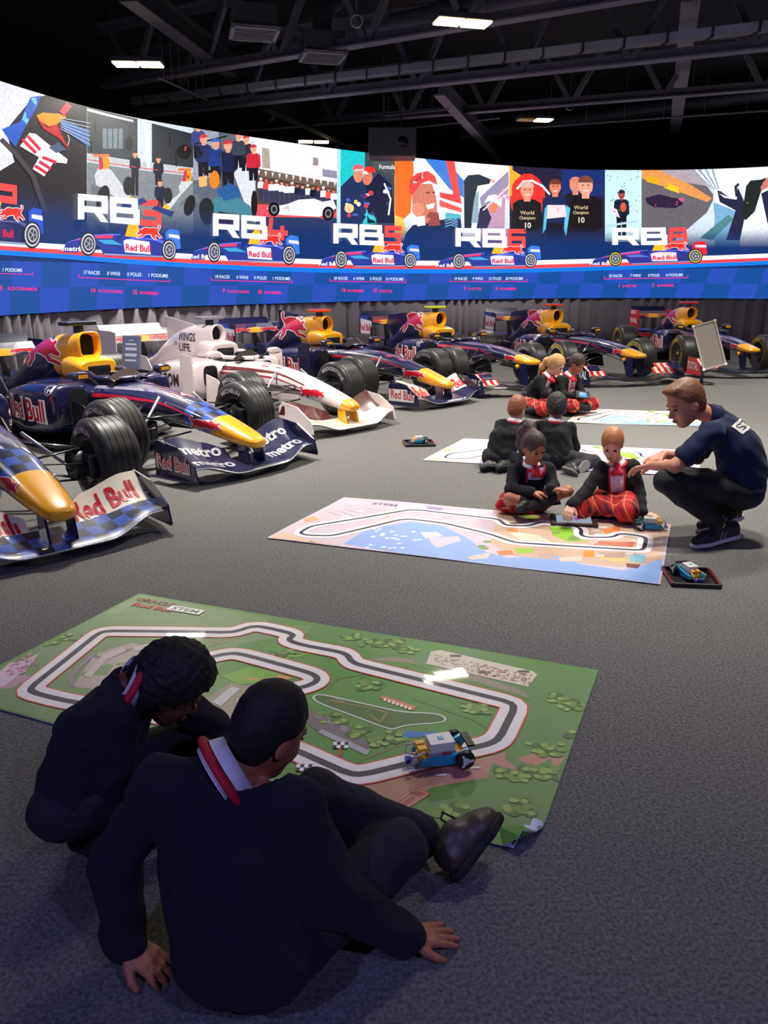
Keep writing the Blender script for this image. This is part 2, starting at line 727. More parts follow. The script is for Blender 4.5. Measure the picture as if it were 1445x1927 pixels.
# 2: pit garage with two drivers and two cars
p = photo(163, 363, C(206, 218, 224))
p.poly([(163, 200), (258, 224), (258, 303), (163, 290)], C(58, 66, 70))
p.poly([(285, 232), (363, 252), (363, 316), (285, 306)], C(48, 52, 58))
p.poly([(163, 288), (363, 316), (363, 332), (163, 303)], C(190, 196, 200))
p.poly([(163, 305), (363, 332), (363, 470), (163, 470)], C(128, 134, 140))
p.layer = 3
p.poly([(268, 215), (275, 218), (282, 318), (276, 318)], C(240, 246, 250))
p.poly([(163, 204), (250, 226), (250, 230), (163, 209)], C(220, 230, 240))
for a in (192, 202, 212, 222):
    p.rect(a, 242, a + 8, 280, C(120, 134, 140))
p.stroke([(163, 300), (363, 328)], 1.6, C(220, 60, 80))
for a, b in ((170, 262), (178, 226), (186, 286), (318, 250), (330, 290)):
    p.stroke([(a, b), (a + 1, b + 24)], 2.2, C(24, 26, 30))
p.disc(242, 270, 7, 14, C(24, 26, 32))
p.disc(345, 286, 14, 14, C(22, 22, 26))
p.disc(348, 280, 4, 4, C(220, 90, 50))
figure(p, 253, 290, 4.6, C(22, 30, 52), h=17)
figure(p, 297, 300, 4.4, C(24, 30, 54), h=11)
figure(p, 300, 344, 4.6, C(26, 34, 60), h=10)


def front_car(p, x, y, s, dirx):
    L = p.layer
    p.layer = L + 1
    p.poly([(x - 20 * s, y + 20 * s), (x - 8 * s, y), (x + 12 * s, y + 10 * s), (x + dirx * 50 * s, y + 62 * s), (x + dirx * 40 * s, y + 72 * s), (x - 16 * s, y + 40 * s)], C(206, 208, 212))
    p.poly([(x - dirx * 26 * s, y + 36 * s), (x + dirx * 6 * s, y + 46 * s), (x + dirx * 20 * s, y + 62 * s), (x - dirx * 26 * s, y + 56 * s)], C(110, 114, 120))
    p.layer = L + 2
    p.disc(x, y - 4 * s, 9 * s, 13 * s, C(250, 150, 30))
    p.disc(x + 2 * s, y - 2 * s, 3.5 * s, 5 * s, C(90, 30, 20))
    p.poly([(x - 12 * s, y + 10 * s), (x - 8 * s, y - 14 * s), (x - 2 * s, y - 16 * s), (x - 4 * s, y + 8 * s)], C(210, 40, 60))
    p.disc(x - dirx * 4 * s, y + 62 * s, 12 * s, 24 * s, C(30, 30, 34), rot=.25)
    p.disc(x + dirx * 44 * s, y + 40 * s, 10 * s, 18 * s, C(36, 36, 40))
    p.disc(x + dirx * 48 * s, y + 66 * s, 7 * s, 6 * s, C(240, 190, 50))
    p.poly([(x + dirx * 30 * s, y + 76 * s), (x + dirx * 72 * s, y + 62 * s), (x + dirx * 80 * s, y + 70 * s), (x + dirx * 36 * s, y + 88 * s)], C(40, 60, 120))
    p.rect(x - 22 * s, y - 20 * s, x + 8 * s, y - 15 * s, C(230, 120, 60))
    p.layer = L


front_car(p, 196, 310, 1.0, 1)
front_car(p, 352, 334, 0.85, -1)
done(p)
# 3: pit stop
p = photo(363, 480, C(92, 100, 116))
p.poly([(445, 240), (480, 248), (480, 420), (470, 410), (440, 330)], C(214, 218, 226))
p.poly([(363, 60), (410, 60), (412, 330), (363, 340)], C(150, 158, 172))
p.layer = 3
for (x, y, s, c) in ((382, 262, 7, C(40, 50, 100)), (405, 270, 7, C(36, 60, 130)), (428, 274, 8, C(30, 36, 70)), (372, 238, 6, C(60, 70, 130)), (462, 262, 6, C(40, 44, 60)), (448, 256, 6, C(60, 64, 80)), (476, 280, 6, C(200, 40, 60))):
    figure(p, x, y, s, c, cap=C(60, 100, 190) if x % 2 else C(200, 60, 70), h=10)
p.stroke([(363, 272), (426, 256)], 3, C(30, 30, 38))
p.stroke([(412, 250), (418, 352)], 2.2, C(60, 70, 90))
p.layer = 6
p.poly([(390, 400), (404, 372), (440, 368), (470, 388), (478, 412), (440, 400), (410, 404)], C(70, 130, 150))
p.poly([(404, 360), (430, 344), (446, 352), (452, 372), (420, 378)], C(40, 90, 150))
p.disc(402, 338, 10, 17, C(252, 130, 34))
p.disc(404, 338, 5, 10, C(110, 30, 14))
p.rect(376, 320, 400, 326, C(30, 30, 36))
p.poly([(372, 334), (388, 330), (388, 350), (374, 352)], C(250, 180, 110))
p.disc(388, 398, 15, 26, C(34, 36, 42), rot=-.1)
p.disc(392, 398, 8, 20, C(78, 80, 86), rot=-.1)
p.disc(477, 384, 6, 26, C(26, 26, 30))
p.poly([(404, 396), (440, 404), (470, 430), (404, 440)], C(60, 30, 40))
done(p)
# 4: team line-up behind a white car
p = photo(480, 633, C(236, 232, 240))
p.poly([(480, 60), (633, 60), (633, 330), (480, 316)], C(240, 236, 244))
p.poly([(480, 316), (633, 344), (633, 360), (480, 346)], C(112, 96, 84))
p.poly([(480, 330), (633, 356), (633, 400), (480, 400)], C(84, 66, 62))
p.poly([(480, 384), (633, 392), (633, 412), (480, 410)], C(226, 80, 92))
p.poly([(480, 408), (633, 410), (633, 470), (480, 470)], C(44, 58, 92))
p.layer = 3
p.poly([(492, 278), (506, 280), (508, 318), (493, 316)], C(176, 160, 150))
p.poly([(588, 296), (598, 298), (598, 312), (588, 311)], C(150, 136, 130))
p.poly([(606, 318), (633, 322), (633, 336), (606, 332)], C(140, 140, 160))
for i in range(12):
    x = 484 + i * 13
    p.poly([(x, 320 + i * 2), (x + 5, 321 + i * 2), (x + 2, 330 + i * 2)], C(220, 214, 214))
cs = [C(236, 236, 240), C(240, 70, 60), C(230, 230, 236), C(240, 240, 244), C(236, 236, 240), C(240, 240, 244), C(236, 232, 240), C(30, 34, 60), C(40, 44, 80), C(236, 236, 240), C(24, 28, 50), C(40, 44, 70), C(240, 240, 244), C(240, 80, 60), C(240, 236, 244)]
for i, c in enumerate(cs):
    figure(p, 490 + i * 9.8, 338 + i * 1.4 + (i % 3), 2.7, c, SKIN2 if i % 4 else SKIN1, cap=(WHT if i % 3 == 0 else C(230, 60, 60) if i % 5 == 1 else None), legs=C(50, 56, 90), h=15)
p.layer = 6
p.poly([(500, 392), (540, 384), (560, 376), (590, 374), (606, 380), (626, 376), (632, 392), (600, 408), (520, 404)], WHT)
p.poly([(530, 390), (560, 384), (556, 396), (534, 400)], C(200, 190, 205))
p.layer = 7
for (x, y) in ((514, 394), (616, 402)):
    p.layer = 7
    p.disc(x, y, 11, 13.5, BLK)
    p.layer = 8
    p.disc(x, y, 6.5, 8.5, C(120, 122, 130))
    p.layer = 9
    p.disc(x, y, 4, 5, C(36, 36, 40))
done(p)
# 5: two team members in caps
p = photo(633, 742, C(60, 70, 82))
p.poly([(633, 60), (640, 60), (642, 470), (633, 470)], C(180, 220, 230))
p.poly([(640, 60), (686, 60), (686, 350), (640, 360)], C(30, 196, 200))
p.poly([(720, 60), (742, 60), (742, 330), (700, 318)], C(76, 84, 84))
p.layer = 3
p.poly([(640, 352), (662, 330), (684, 336), (700, 360), (700, 420), (640, 424)], C(36, 50, 92))
p.poly([(686, 350), (712, 326), (736, 348), (742, 420), (690, 420)], C(26, 32, 60))
p.poly([(690, 390), (700, 398), (712, 420), (678, 424)], C(60, 200, 210))
p.layer = 4
p.disc(673, 330, 9, 14, C(220, 140, 110))
p.disc(691, 336, 9, 13, C(214, 120, 96), rot=.3)
p.layer = 5
p.disc(673, 320, 11, 11, C(244, 90, 100), 10, math.pi, 2 * math.pi)
p.disc(694, 325, 12, 12, C(226, 50, 40), 10, math.pi, 2 * math.pi)
p.rect(664, 318, 684, 322, C(250, 200, 200))
p.rect(682, 322, 692, 328, C(240, 220, 220))
for i in range(18):
    random.seed(50 + i)
    x, y = 648 + random.random() * 84, 352 + random.random() * 56
    p.disc(x, y, 3 + random.random() * 4, 2 + random.random() * 3, random.choice([C(220, 60, 80), C(240, 200, 120), C(80, 110, 200), C(230, 230, 240), C(70, 50, 120)]), 7)
p.disc(656, 392, 9, 9, C(240, 200, 150))
p.stroke([(722, 345), (734, 375), (730, 405)], 3, WHT)
p.text('Formula', 712, 318, 8, WHT, 0.01, ey=(0, -1), fit=30)
done(p)
# 6: smiling driver in a red cap before a flag
p = photo(742, 872, C(226, 232, 246))
p.poly([(742, 60), (760, 60), (778, 320), (772, 400), (742, 430)], C(250, 110, 40))
p.poly([(742, 330), (756, 390), (764, 440), (742, 450)], C(250, 200, 90))
p.poly([(786, 280), (800, 300), (846, 356), (872, 372), (872, 340), (838, 300), (826, 280)], C(60, 120, 210))
p.layer = 3
p.poly([(836, 290), (852, 290), (862, 350), (868, 384), (828, 372), (826, 362), (852, 366)], C(240, 70, 66))
p.poly([(826, 376), (868, 392), (868, 400), (826, 388)], C(240, 90, 86))
p.poly([(838, 400), (866, 404), (866, 424), (836, 420)], C(70, 180, 200))
p.poly([(762, 440), (776, 424), (800, 420), (826, 414), (866, 410), (872, 470), (756, 470)], C(24, 40, 84))
p.layer = 4
p.poly([(774, 362), (790, 346), (812, 346), (820, 372), (822, 398), (806, 420), (788, 420), (776, 396)], C(206, 120, 100))
p.poly([(800, 398), (824, 400), (828, 424), (806, 426)], C(150, 74, 66))
p.layer = 5
p.poly([(768, 364), (770, 338), (784, 326), (804, 322), (818, 332), (822, 348), (806, 340), (790, 346), (776, 366)], C(226, 66, 62))
p.poly([(775, 342), (786, 328), (804, 323), (806, 330), (790, 340), (780, 350)], C(248, 226, 226))
p.poly([(800, 386), (818, 382), (814, 392), (804, 394)], C(250, 240, 236))
p.disc(786, 394, 12, 13, C(224, 140, 116))
p.poly([(782, 408), (798, 406), (800, 424), (784, 426)], C(236, 236, 244))
p.stroke([(800, 364), (808, 362)], 2, C(70, 34, 30))
p.stroke([(812, 362), (818, 362)], 2, C(70, 34, 30))
p.layer = 6
p.text('champion', 777, 346, 7, C(120, 40, 60), 0.01, ex=(.82, -.57), ey=(-.57, -.82), fit=26)
for i in range(4):
    p.layer = 6
    p.stroke([(836, 412 + i * 5), (848, 408 + i * 5), (860, 416 + i * 4)], 2, C(120, 170, 200))
done(p)
# 7: driver with a white cap leaning over
p = photo(872, 958, C(246, 246, 252))
p.poly([(904, 400), (956, 342), (958, 470), (900, 470)], C(190, 150, 176))
p.poly([(902, 372), (956, 322), (957, 346), (906, 396)], C(150, 140, 170))
p.layer = 3
p.poly([(872, 340), (880, 330), (900, 328), (924, 338), (920, 346), (898, 350), (892, 376), (886, 430), (873, 430)], C(34, 44, 58))
p.poly([(886, 420), (892, 370), (900, 358), (900, 420)], C(140, 170, 180))
p.poly([(902, 392), (914, 386), (924, 410), (916, 430), (896, 430)], C(50, 44, 76))
p.layer = 4
p.disc(928, 390, 8, 12, C(226, 130, 96), rot=.3)
p.disc(926, 341, 5, 3, C(230, 170, 140))
p.layer = 5
p.poly([(910, 382), (918, 368), (932, 366), (944, 376), (942, 390), (934, 384), (922, 378)], C(232, 238, 246))
for i in range(5):
    p.stroke([(908 + i * 9, 396 - i * 8), (956, 352 + i * 7)], 2.4, C(220, 120, 150) if i % 2 else C(226, 220, 236))
p.poly([(950, 376), (958, 374), (958, 430), (948, 430)], C(220, 222, 232))
done(p)
# 8: four men
p = photo(958, 1138, C(40, 34, 58))
p.poly([(958, 60), (964, 320), (980, 330), (968, 350), (964, 372), (958, 374)], C(250, 170, 50))
p.disc(992, 372, 34, 46, C(226, 50, 46))
p.poly([(1056, 320), (1138, 320), (1138, 370), (1056, 370)], C(30, 48, 110))
p.layer = 3
p.stroke([(972, 356), (984, 342), (1000, 340), (1020, 350), (1034, 366)], 4, C(240, 230, 236))
figure(p, 991, 358, 12.5, C(26, 22, 28), C(232, 150, 124), C(220, 180, 160), h=6)
figure(p, 1044, 352, 11, C(30, 40, 84), C(226, 130, 100), C(110, 60, 40), h=10)
figure(p, 1082, 348, 11, C(34, 30, 36), C(220, 140, 116), C(214, 130, 110), h=8)
p.layer = 6
figure(p, 1101, 350, 14, C(28, 22, 26), C(240, 160, 140), C(120, 70, 60), h=6)
p.layer = 8
p.poly([(1028, 386), (1062, 386), (1066, 408), (1026, 412)], C(240, 214, 220))
p.poly([(1034, 392), (1044, 390), (1058, 392), (1052, 400), (1038, 402)], C(250, 170, 60))
p.poly([(1024, 392), (1030, 386), (1026, 430), (1020, 440)], C(90, 190, 220))
p.poly([(1064, 386), (1072, 392), (1064, 446), (1060, 430)], C(90, 190, 220))
for x, y in ((991, 404), (1092, 394)):
    p.text('World', x - 13, y, 7, C(214, 190, 150), 0.01, ey=(0, -1), fit=26)
    p.text('Champions', x - 15, y + 9, 6, C(214, 190, 150), 0.01, ey=(0, -1), fit=30)
    p.text('10', x - 7, y + 25, 10, C(226, 216, 200), 0.02, ey=(0, -1), fit=14)
for fx, fy, q in ((991, 358, 12), (1044, 352, 11), (1101, 350, 13)):
    p.stroke([(fx - q * .55, fy - q * .1), (fx - q * .2, fy - q * .1)], 1.6, C(70, 40, 40))
    p.stroke([(fx + q * .2, fy - q * .1), (fx + q * .55, fy - q * .1)], 1.6, C(70, 40, 40))
    p.stroke([(fx - q * .35, fy + q * .7), (fx + q * .35, fy + q * .7)], 1.8, C(250, 230, 226))
done(p)
# 9: driver spraying in front of confetti
p = photo(1138, 1207, C(196, 232, 240))
p.layer = 3
figure(p, 1169, 366, 6.5, C(32, 34, 50), C(170, 60, 60), cap=C(40, 40, 44), h=12)
p.layer = 6
p.poly([(1148, 388), (1160, 394), (1166, 410), (1152, 404)], C(226, 214, 220))
p.disc(1172, 390, 6, 9, C(210, 90, 70))
p.poly([(1138, 424), (1200, 414), (1200, 418), (1138, 428)], C(180, 210, 226))
for i in range(26):
    random.seed(i + 7)
    p.disc(1142 + random.random() * 60, 322 + random.random() * 80, 1.4, 1.4, C(80, 150, 160), 5)
done(p)
# 10: car in rain below a grandstand, sponsor boards
p = photo(1207, 1342, C(104, 98, 104), 470)
p.poly([(1207, 60), (1318, 60), (1330, 350), (1207, 330)], C(170, 160, 168))
p.poly([(1300, 310), (1345, 310), (1345, 470), (1260, 460), (1330, 400), (1345, 370)], C(206, 222, 236))
p.layer = 3
p.poly([(1207, 318), (1240, 320), (1300, 348), (1340, 374), (1330, 380), (1280, 362), (1207, 336)], C(226, 150, 80))
p.poly([(1218, 330), (1246, 338), (1246, 350), (1216, 342)], C(250, 170, 30))
p.poly([(1250, 342), (1280, 354), (1278, 364), (1250, 354)], C(250, 200, 40))
for i in range(7):
    p.stroke([(1296 + i * 7, 312), (1340 + i * 2, 356)], 3, C(228, 234, 242) if i % 2 else C(150, 160, 172))
p.layer = 4
p.poly([(1214, 372), (1240, 366), (1276, 374), (1286, 384), (1270, 392), (1230, 390), (1216, 382)], C(46, 34, 60))
for x, y, c in ((1222, 374, C(240, 180, 50)), (1236, 386, C(220, 60, 110)), (1262, 374, C(240, 120, 40)), (1272, 382, C(230, 70, 130)), (1250, 380, C(60, 60, 120)), (1282, 376, C(200, 90, 120))):
    p.disc(x, y, 6, 4, c, 8)
p.poly([(1316, 448), (1370, 404), (1380, 412), (1340, 452)], C(80, 130, 140))
done(p)
# 11: raised arm with a helmet
p = photo(1342, 1520, C(236, 240, 250), 470)
p.poly([(1342, 380), (1392, 400), (1392, 470), (1342, 470)], C(120, 170, 206))
p.layer = 3
p.poly([(1350, 362), (1362, 372), (1386, 376), (1388, 352), (1398, 374), (1404, 396), (1392, 452), (1366, 452), (1384, 396), (1354, 380)], C(36, 36, 62))
p.poly([(1400, 376), (1404, 350), (1412, 340), (1432, 338), (1442, 334), (1430, 366), (1420, 398), (1404, 414), (1390, 410)], C(30, 38, 34))
p.poly([(1404, 376), (1412, 368), (1414, 376), (1404, 384)], C(240, 130, 50))
p.poly([(1404, 356), (1410, 354), (1410, 362), (1404, 364)], C(240, 90, 40))
p.poly([(1428, 352), (1446, 332), (1450, 350), (1432, 360)], C(196, 120, 110))
p.poly([(1432, 364), (1450, 356), (1470, 440), (1444, 420)], C(34, 40, 64))
p.stroke([(1386, 370), (1384, 352), (1390, 346)], 5, C(44, 40, 60))
p.poly([(1352, 364), (1348, 358), (1356, 360), (1372, 372)], C(60, 50, 80))
done(p)

# pictures of the cars along the stripe
BULL = [(-1.0, .62), (-.98, .86), (-.90, .92), (-.84, .84), (-.90, .74), (-.88, .60), (-.80, .46), (-.62, .60), (-.40, .62), (-.12, .58), (.12, .68), (.34, .62), (.50, .44), (.62, .40), (.74, .50), (.80, .40),
        (.72, .28), (.80, .10), (.92, -.02), (.86, -.14), (.72, -.12), (.60, -.06), (.46, -.10), (.58, -.28), (.78, -.34), (.90, -.48), (.82, -.54), (.64, -.44), (.42, -.40), (.30, -.20), (.08, -.12), (-.14, -.08),
        (-.30, -.16), (-.30, -.36), (-.46, -.56), (-.58, -.74), (-.70, -.74), (-.62, -.56), (-.56, -.34), (-.66, -.20), (-.84, -.34), (-1.02, -.58), (-1.14, -.56), (-1.02, -.30), (-.86, -.04), (-.82, .18), (-.90, .36)]


def grow(poly, d):
    n = len(poly)
    out = []
    for i in range(n):
        a, b = Vector(poly[i - 1]), Vector(poly[(i + 1) % n])
        t = (b - a).normalized()
        out.append((poly[i][0] - t.y * (-d) * -1, poly[i][1] + t.x * d))
    return out


_area = sum(BULL[i - 1][0] * BULL[i][1] - BULL[i][0] * BULL[i - 1][1] for i in range(len(BULL)))
BULLW = grow(BULL, 0.06 if _area < 0 else -0.06)


def bull(p, x, y, sx, sy, col, edge=None, ex=(1, 0), ey=(0, 1)):
    """charging bull silhouette, faces +x; sx, sy = half sizes (signed)"""
    f = lambda q: (x + q[0] * sx * ex[0] + q[1] * sy * ey[0], y + q[0] * sx * ex[1] + q[1] * sy * ey[1])
    L = p.layer
    if edge:
        p.poly([f(q) for q in BULLW], edge)
    p.layer = L + 1
    p.poly([f(q) for q in BULL], col)
    p.layer = L


def car_pic(fw, rw, body, accent, side, tyre_ring, num=3):
    p = Print(scr_pre)
    (fx, fy, fr, fv), (qx, qy, qr, qv) = fw, rw

    def T(s, t):
        y = fy + (qy - fy) * s
        h = fv + (qv - fv) * s
        return (fx + (qx - fx) * s, y - t * h)
    pl = lambda pts, c: p.poly([T(*a) for a in pts], c)
    p.layer = 5
    pl([(.98, -.1), (.96, 1.6), (1.02, 2.0), (1.13, 1.9), (1.15, .2)], accent[2])
    pl([(-.30, -.55), (-.26, .0), (0, .7), (.3, 1.0), (.44, 1.05), (.52, 1.1), (.82, 1.2), (1.0, .8), (1.1, .2), (1.0, -.75), (.2, -.85), (.14, -.1), (-.1, -.2), (-.12, -.75), (-.3, -.8)], body)
    p.layer = 6
    hl = tuple(min(1.0, c * 2.4 + .05) for c in body[:3]) + (1.0,)
    pl([(-.28, -.1), (-.24, .05), (0, .72), (.3, 1.02), (.44, 1.05), (.44, .95), (.3, .9), (0, .58)], hl)
    pl([(.46, .62), (.6, .95), (.84, 1.02), (1.02, .5), (1.0, .3), (.82, .78), (.6, .72)], hl)
    pl([(.2, -.82), (.96, -.72), (.96, -.62), (.2, -.7)], C(150, 160, 190))
    pl([(1.0, 1.5), (1.13, 1.45), (1.14, 1.1), (1.0, 1.2)], C(226, 220, 236))
    pl([(-.2, .15), (.1, .78), (.32, .92), (.30, .62), (.1, .5)], accent[0])
    pl([(.12, .4), (.3, .5), (.44, .1), (.2, .1)], accent[1])
    pl([(.46, .9), (.50, 1.9), (.55, 2.3), (.62, 2.2), (.68, .9)], C(250, 184, 40))
    pl([(.62, 2.0), (.72, 1.8), (.98, 1.1), (.9, .9), (.6, .9)], body)
    pl([(.36, .4), (.37, 1.5), (.40, 1.55), (.44, 1.0)], C(20, 46, 120))
    pl([(.44, .5), (.5, .7), (.76, .6), (.78, -.55), (.46, -.5)], side)
    p.layer = 7
    a, b = T(.74, 1.35), T(.74, .9)
    bull(p, a[0], a[1], -(qx - fx) * .15, -(fv) * .72, C(226, 50, 40), WHT)
    a = T(.46, -.32)
    b = T(.78, -.32)
    d = (b[0] - a[0], b[1] - a[1])
    L = math.hypot(*d)
    p.layer = 8
    p.text('Red Bull', a[0], a[1], fv * .52, C(214, 36, 66), 0.03, ex=(d[0] / L, d[1] / L), ey=(0, -1), fit=L * .98)
    a = T(-.32, -.7)
    b = T(-.06, -.72)
    p.text('metro' if num < 4 else 'Red Bull', a[0], a[1], fv * .38, WHT, 0.02, ex=(1, 0), ey=(0, -1), fit=b[0] - a[0])
    for (x, y, r, v) in (fw, rw):
        p.layer = 9
        p.disc(x, y, r, v, C(40, 40, 48), 20)
        p.layer = 10
        p.disc(x, y, r * .84, v * .84, tyre_ring, 18)
        p.layer = 11
        p.disc(x, y, r * .72, v * .72, C(44, 44, 54), 18)
        p.layer = 12
        p.disc(x, y, r * .56, v * .56, C(160, 162, 176), 16)
        p.layer = 13
        p.disc(x, y, r * .40, v * .40, C(54, 56, 70), 12)
        for k in range(5):
            an = k * 2 * math.pi / 5
            p.layer = 14
            p.stroke([(x, y), (x + r * .5 * math.cos(an), y + v * .5 * math.sin(an))], r * .09, C(170, 172, 186))
    p.build('screen_car_picture', scr3, scr_mat, SCR, gx=0.25, off=soff)


BLU, PIN = C(40, 58, 150), (C(226, 60, 110), C(60, 160, 210), C(60, 120, 220))
RING = C(214, 216, 226)
car_pic((-96, 428, 18, 26), (57, 442, 17, 26), C(30, 40, 90), (C(200, 200, 220), C(90, 110, 160), C(40, 80, 200)), C(40, 50, 100), RING, 2)
car_pic((163, 459, 16, 23), (316, 470, 14, 20), BLU, PIN, C(230, 226, 240), RING, 3)
car_pic((401, 474, 13, 20), (542, 480, 13, 19), BLU, PIN, C(230, 226, 240), RING, 4)
car_pic((640, 488, 12, 17), (770, 490, 12, 15), BLU, PIN, C(226, 220, 240), RING, 5)
car_pic((862, 491, 12, 15), (997, 490, 12, 14), BLU, PIN, C(226, 220, 240), RING, 6)
car_pic((1157, 487, 13, 14), (1308, 482, 14, 14), C(46, 52, 140), (C(226, 60, 110), C(90, 110, 200), C(226, 40, 60)), C(236, 214, 230), C(226, 214, 60), 8)

# lettering
lt = Print(scr_pre)
WT = 0.25
R_ = [[(0, 0), (0, 1)], [(-.12, 1), (1, 1), (1, .42), (-.12, .42)], [(.55, .42), (1.02, 0)]]
GL = {'R': [[(.0, -.12), (.0, 1.0), (1.0, 1.0), (1.0, .42), (.0, .42)], []],
      'B': [[(.0, .0), (.0, 1.0), (.94, 1.0), (.94, .52), (.0, .52)], [(.94, .52), (1.02, .46), (1.02, .0), (.0, .0)]],
      '2': [[(0, 1), (1, 1), (1, .5), (0, .5), (0, 0), (1.12, 0)]],
      '3': [[(-.1, 1), (1, 1), (1, 0), (-.1, 0)], [(.2, .5), (1, .5)]],
      '4': [[(.1, 1.12), (.0, .3), (1.1, .3)], [(.85, .7), (.85, -.12)]],
      '5': [[(1.05, 1), (.05, 1), (.05, .55), (1, .55), (1, 0), (-.05, 0)]],
      '6': [[(1.05, 1), (.0, 1), (.0, .0), (1, .0), (1, .5), (.0, .5)]],
      '8': [[(.0, .5), (.08, 1), (.92, 1), (1, .5), (.0, .5), (.0, .0), (1, .0), (1, .5)]]}


def glyph(ch, x, y, w, h, col, slope):
    """x, y = lower left; slope of the writing line in px"""
    if ch == 'R':
        sl = lambda q: (x + q[0] * w, y - q[1] * h + slope * q[0] * w)
        lt.poly([sl(q) for q in ((.46, .46), (.72, .46), (1.0, .0), (.76, .0))], col)
    for pl in GL[ch]:
        pts = [(x + (.12 + q[0] * .76) * w, y - (.12 + q[1] * .76) * h + slope * (.12 + q[0] * .76) * w) for q in pl]
        # horizontal strokes and vertical strokes as boxes
        for i in range(len(pts) - 1):
            a, b = Vector(pts[i]), Vector(pts[i + 1])
            horiz = abs(b.x - a.x) > abs(b.y - a.y) * 1.0
            if horiz:
                t = h * .115
                if a.x > b.x:
                    a, b = b, a
                e = w * .10
                lt.poly([(a.x - e, a.y - t - slope * e), (b.x + e, b.y - t + slope * e), (b.x + e, b.y + t + slope * e), (a.x - e, a.y + t - slope * e)], col)
            else:
                t = w * .105
                lt.poly([(a.x - t, a.y), (a.x + t, a.y), (b.x + t, b.y), (b.x - t, b.y)], col)


def model_name(x0, x1, yt, yb, ch, slope):
    lt.layer = 14
    w = (x1 - x0)
    glyph('R', x0, yb, w * .37, yb - yt, WHT, slope)
    glyph('B', x0 + w * .385, yb + slope * w * .385, w * .36, yb - yt, WHT, slope)
    lt.layer = 3
    glyph(ch, x0 + w * .76, yb + slope * w * .76, w * .26, yb - yt, C(248, 74, 72), slope)


model_name(-130, 28, 326, 386, '2', .14)
model_name(141, 300, 364, 414, '3', .085)
model_name(397, 536, 401, 445, '4', .065)
model_name(624, 752, 420, 459, '5', .04)
model_name(854, 986, 429, 465, '6', .015)
model_name(1150, 1291, 429, 462, '8', -.01)


def stats(xs, ya, slope, words, x0, x1, yl, drivers, yd, h):
    lt.layer = 3
    for x, wd in zip(xs, words):
        y = ya + slope * (x - x0)
        lt.text(wd, x, y, h, C(210, 226, 250), 0.012, ex=(1, slope), ey=(.08, -1), wide=.8)
    col = C(224, 44, 140)
    lt.stroke([(x0, yl - 5), (x0, yl), (x1, yl + slope * (x1 - x0)), (x1, yl - 5 + slope * (x1 - x0))], 1.5, col)
    for (xn, num, xt, nm, ln) in drivers:
        y = yd + slope * (xn - x0)
        lt.text(num, xn, y, h * 1.25, C(248, 50, 110), 0.03, ex=(1, slope), ey=(.05, -1), wide=.75)
        lt.text(nm, xt, y, h * .85, C(240, 36, 120), 0.02, ex=(1, slope), ey=(0, -1), fit=ln)


stats([-40, 2], 508, .03, ['0 POLES', '1 PODIUMS'], -90, 60, 512, [(-6, '15', 13, 'R.DOORNBOS', 55)], 543, 6.5)
stats([155, 200, 238, 277], 515, .045, ['17 RACES', '0 WINS', '0 POLES', '1 PODIUMS'], 147, 319, 522, [(169, '14', 184, 'D.COULTHARD', 45), (248, '15', 262, 'M.WEBBER', 36)], 549, 6.5)
stats([403, 444, 477, 511], 523, .03, ['18 RACES', '0 WINS', '0 POLES', '1 PODIUMS'], 397, 549, 527, [(418, '9', 427, 'D.COULTHARD', 41), (484, '10', 497, 'M.WEBBER', 32)], 550, 5.8)
stats([627, 664, 695, 724], 526, .015, ['20 RACES', '6 WINS', '5 POLES', '16 PODIUMS'], 620, 763, 529, [(642, '14', 653, 'M.WEBBER', 31), (701, '15', 712, 'S.VETTEL', 26)], 549, 5.4)
stats([853, 888, 918, 950], 527, -.002, ['19 RACES', '9 WINS', '15 POLES', '20 PODIUMS'], 847, 991, 530, [(872, '5', 880, 'S.VETTEL', 26), (932, '6', 940, 'M.WEBBER', 31)], 546, 5.2)
stats([1145, 1185, 1219, 1251], 522, -.015, ['20 RACES', '7 WINS', '8 POLES', '14 PODIUMS'], 1137, 1294, 525, [(1163, '1', 1171, 'S.VETTEL', 27), (1227, '2', 1236, 'M.WEBBER', 32)], 541, 5.2)
lt.build('screen_lettering', scr3, scr_mat, SCR, gx=0.25, off=soff)

# ------------------------------------------------------------------ pleated curtain under the screen
V, Fc = [], []
cu = np.arange(0.1, UMAX - 0.1, 0.03)
random.seed(3)
ph = 0.0
for u in cu:
    ph += 0.03 * (2 * math.pi / 0.27) * (0.75 + 0.5 * math.sin(u * 1.7) * math.sin(u * 0.63) + random.random() * .3)
    a = 0.030 + 0.022 * math.sin(u * 2.3)
    for z, k in ((0.01, 1.25), (0.5, 1.0), (1.15, 0.7)):
        V.append(scr_pt(u, z, -0.03 + a * k * (math.sin(ph + .15 * z) + .35 * math.sin(2.3 * ph + 1))))
for i in range(len(cu) - 1):
    for k in range(2):
        Fc.append((i * 3 + k, i * 3 + k + 1, i * 3 + 3 + k + 1, i * 3 + 3 + k))
ct = mesh('curtain', V, Fc, M('black_curtain', (104, 97, 108), 0.75, spec=0.3, sheen=.3), None, smooth=True, off=scr_pt(12, 0), loc=scr_pt(12, 0))
md = ct.modifiers.new('thickness', 'SOLIDIFY')
md.thickness = 0.004
tag(ct, 'dark pleated curtain hanging below the curved video wall', 'curtain')


# ------------------------------------------------------------------ ceiling: trusses, ducts, lamps, vents
STEEL = M('dark_steel', (104, 102, 118), 0.55, 0.3, noise=.15, nscale=5)
BLKST = M('black_steel', (60, 58, 66), 0.6, 0.2)
GALV = M('galvanised_duct', (170, 174, 190), 0.45, 0.6, noise=.2, nscale=4)


def ext(a, b, k0, k1):
    d = b - a
    return a + d * k0, a + d * k1


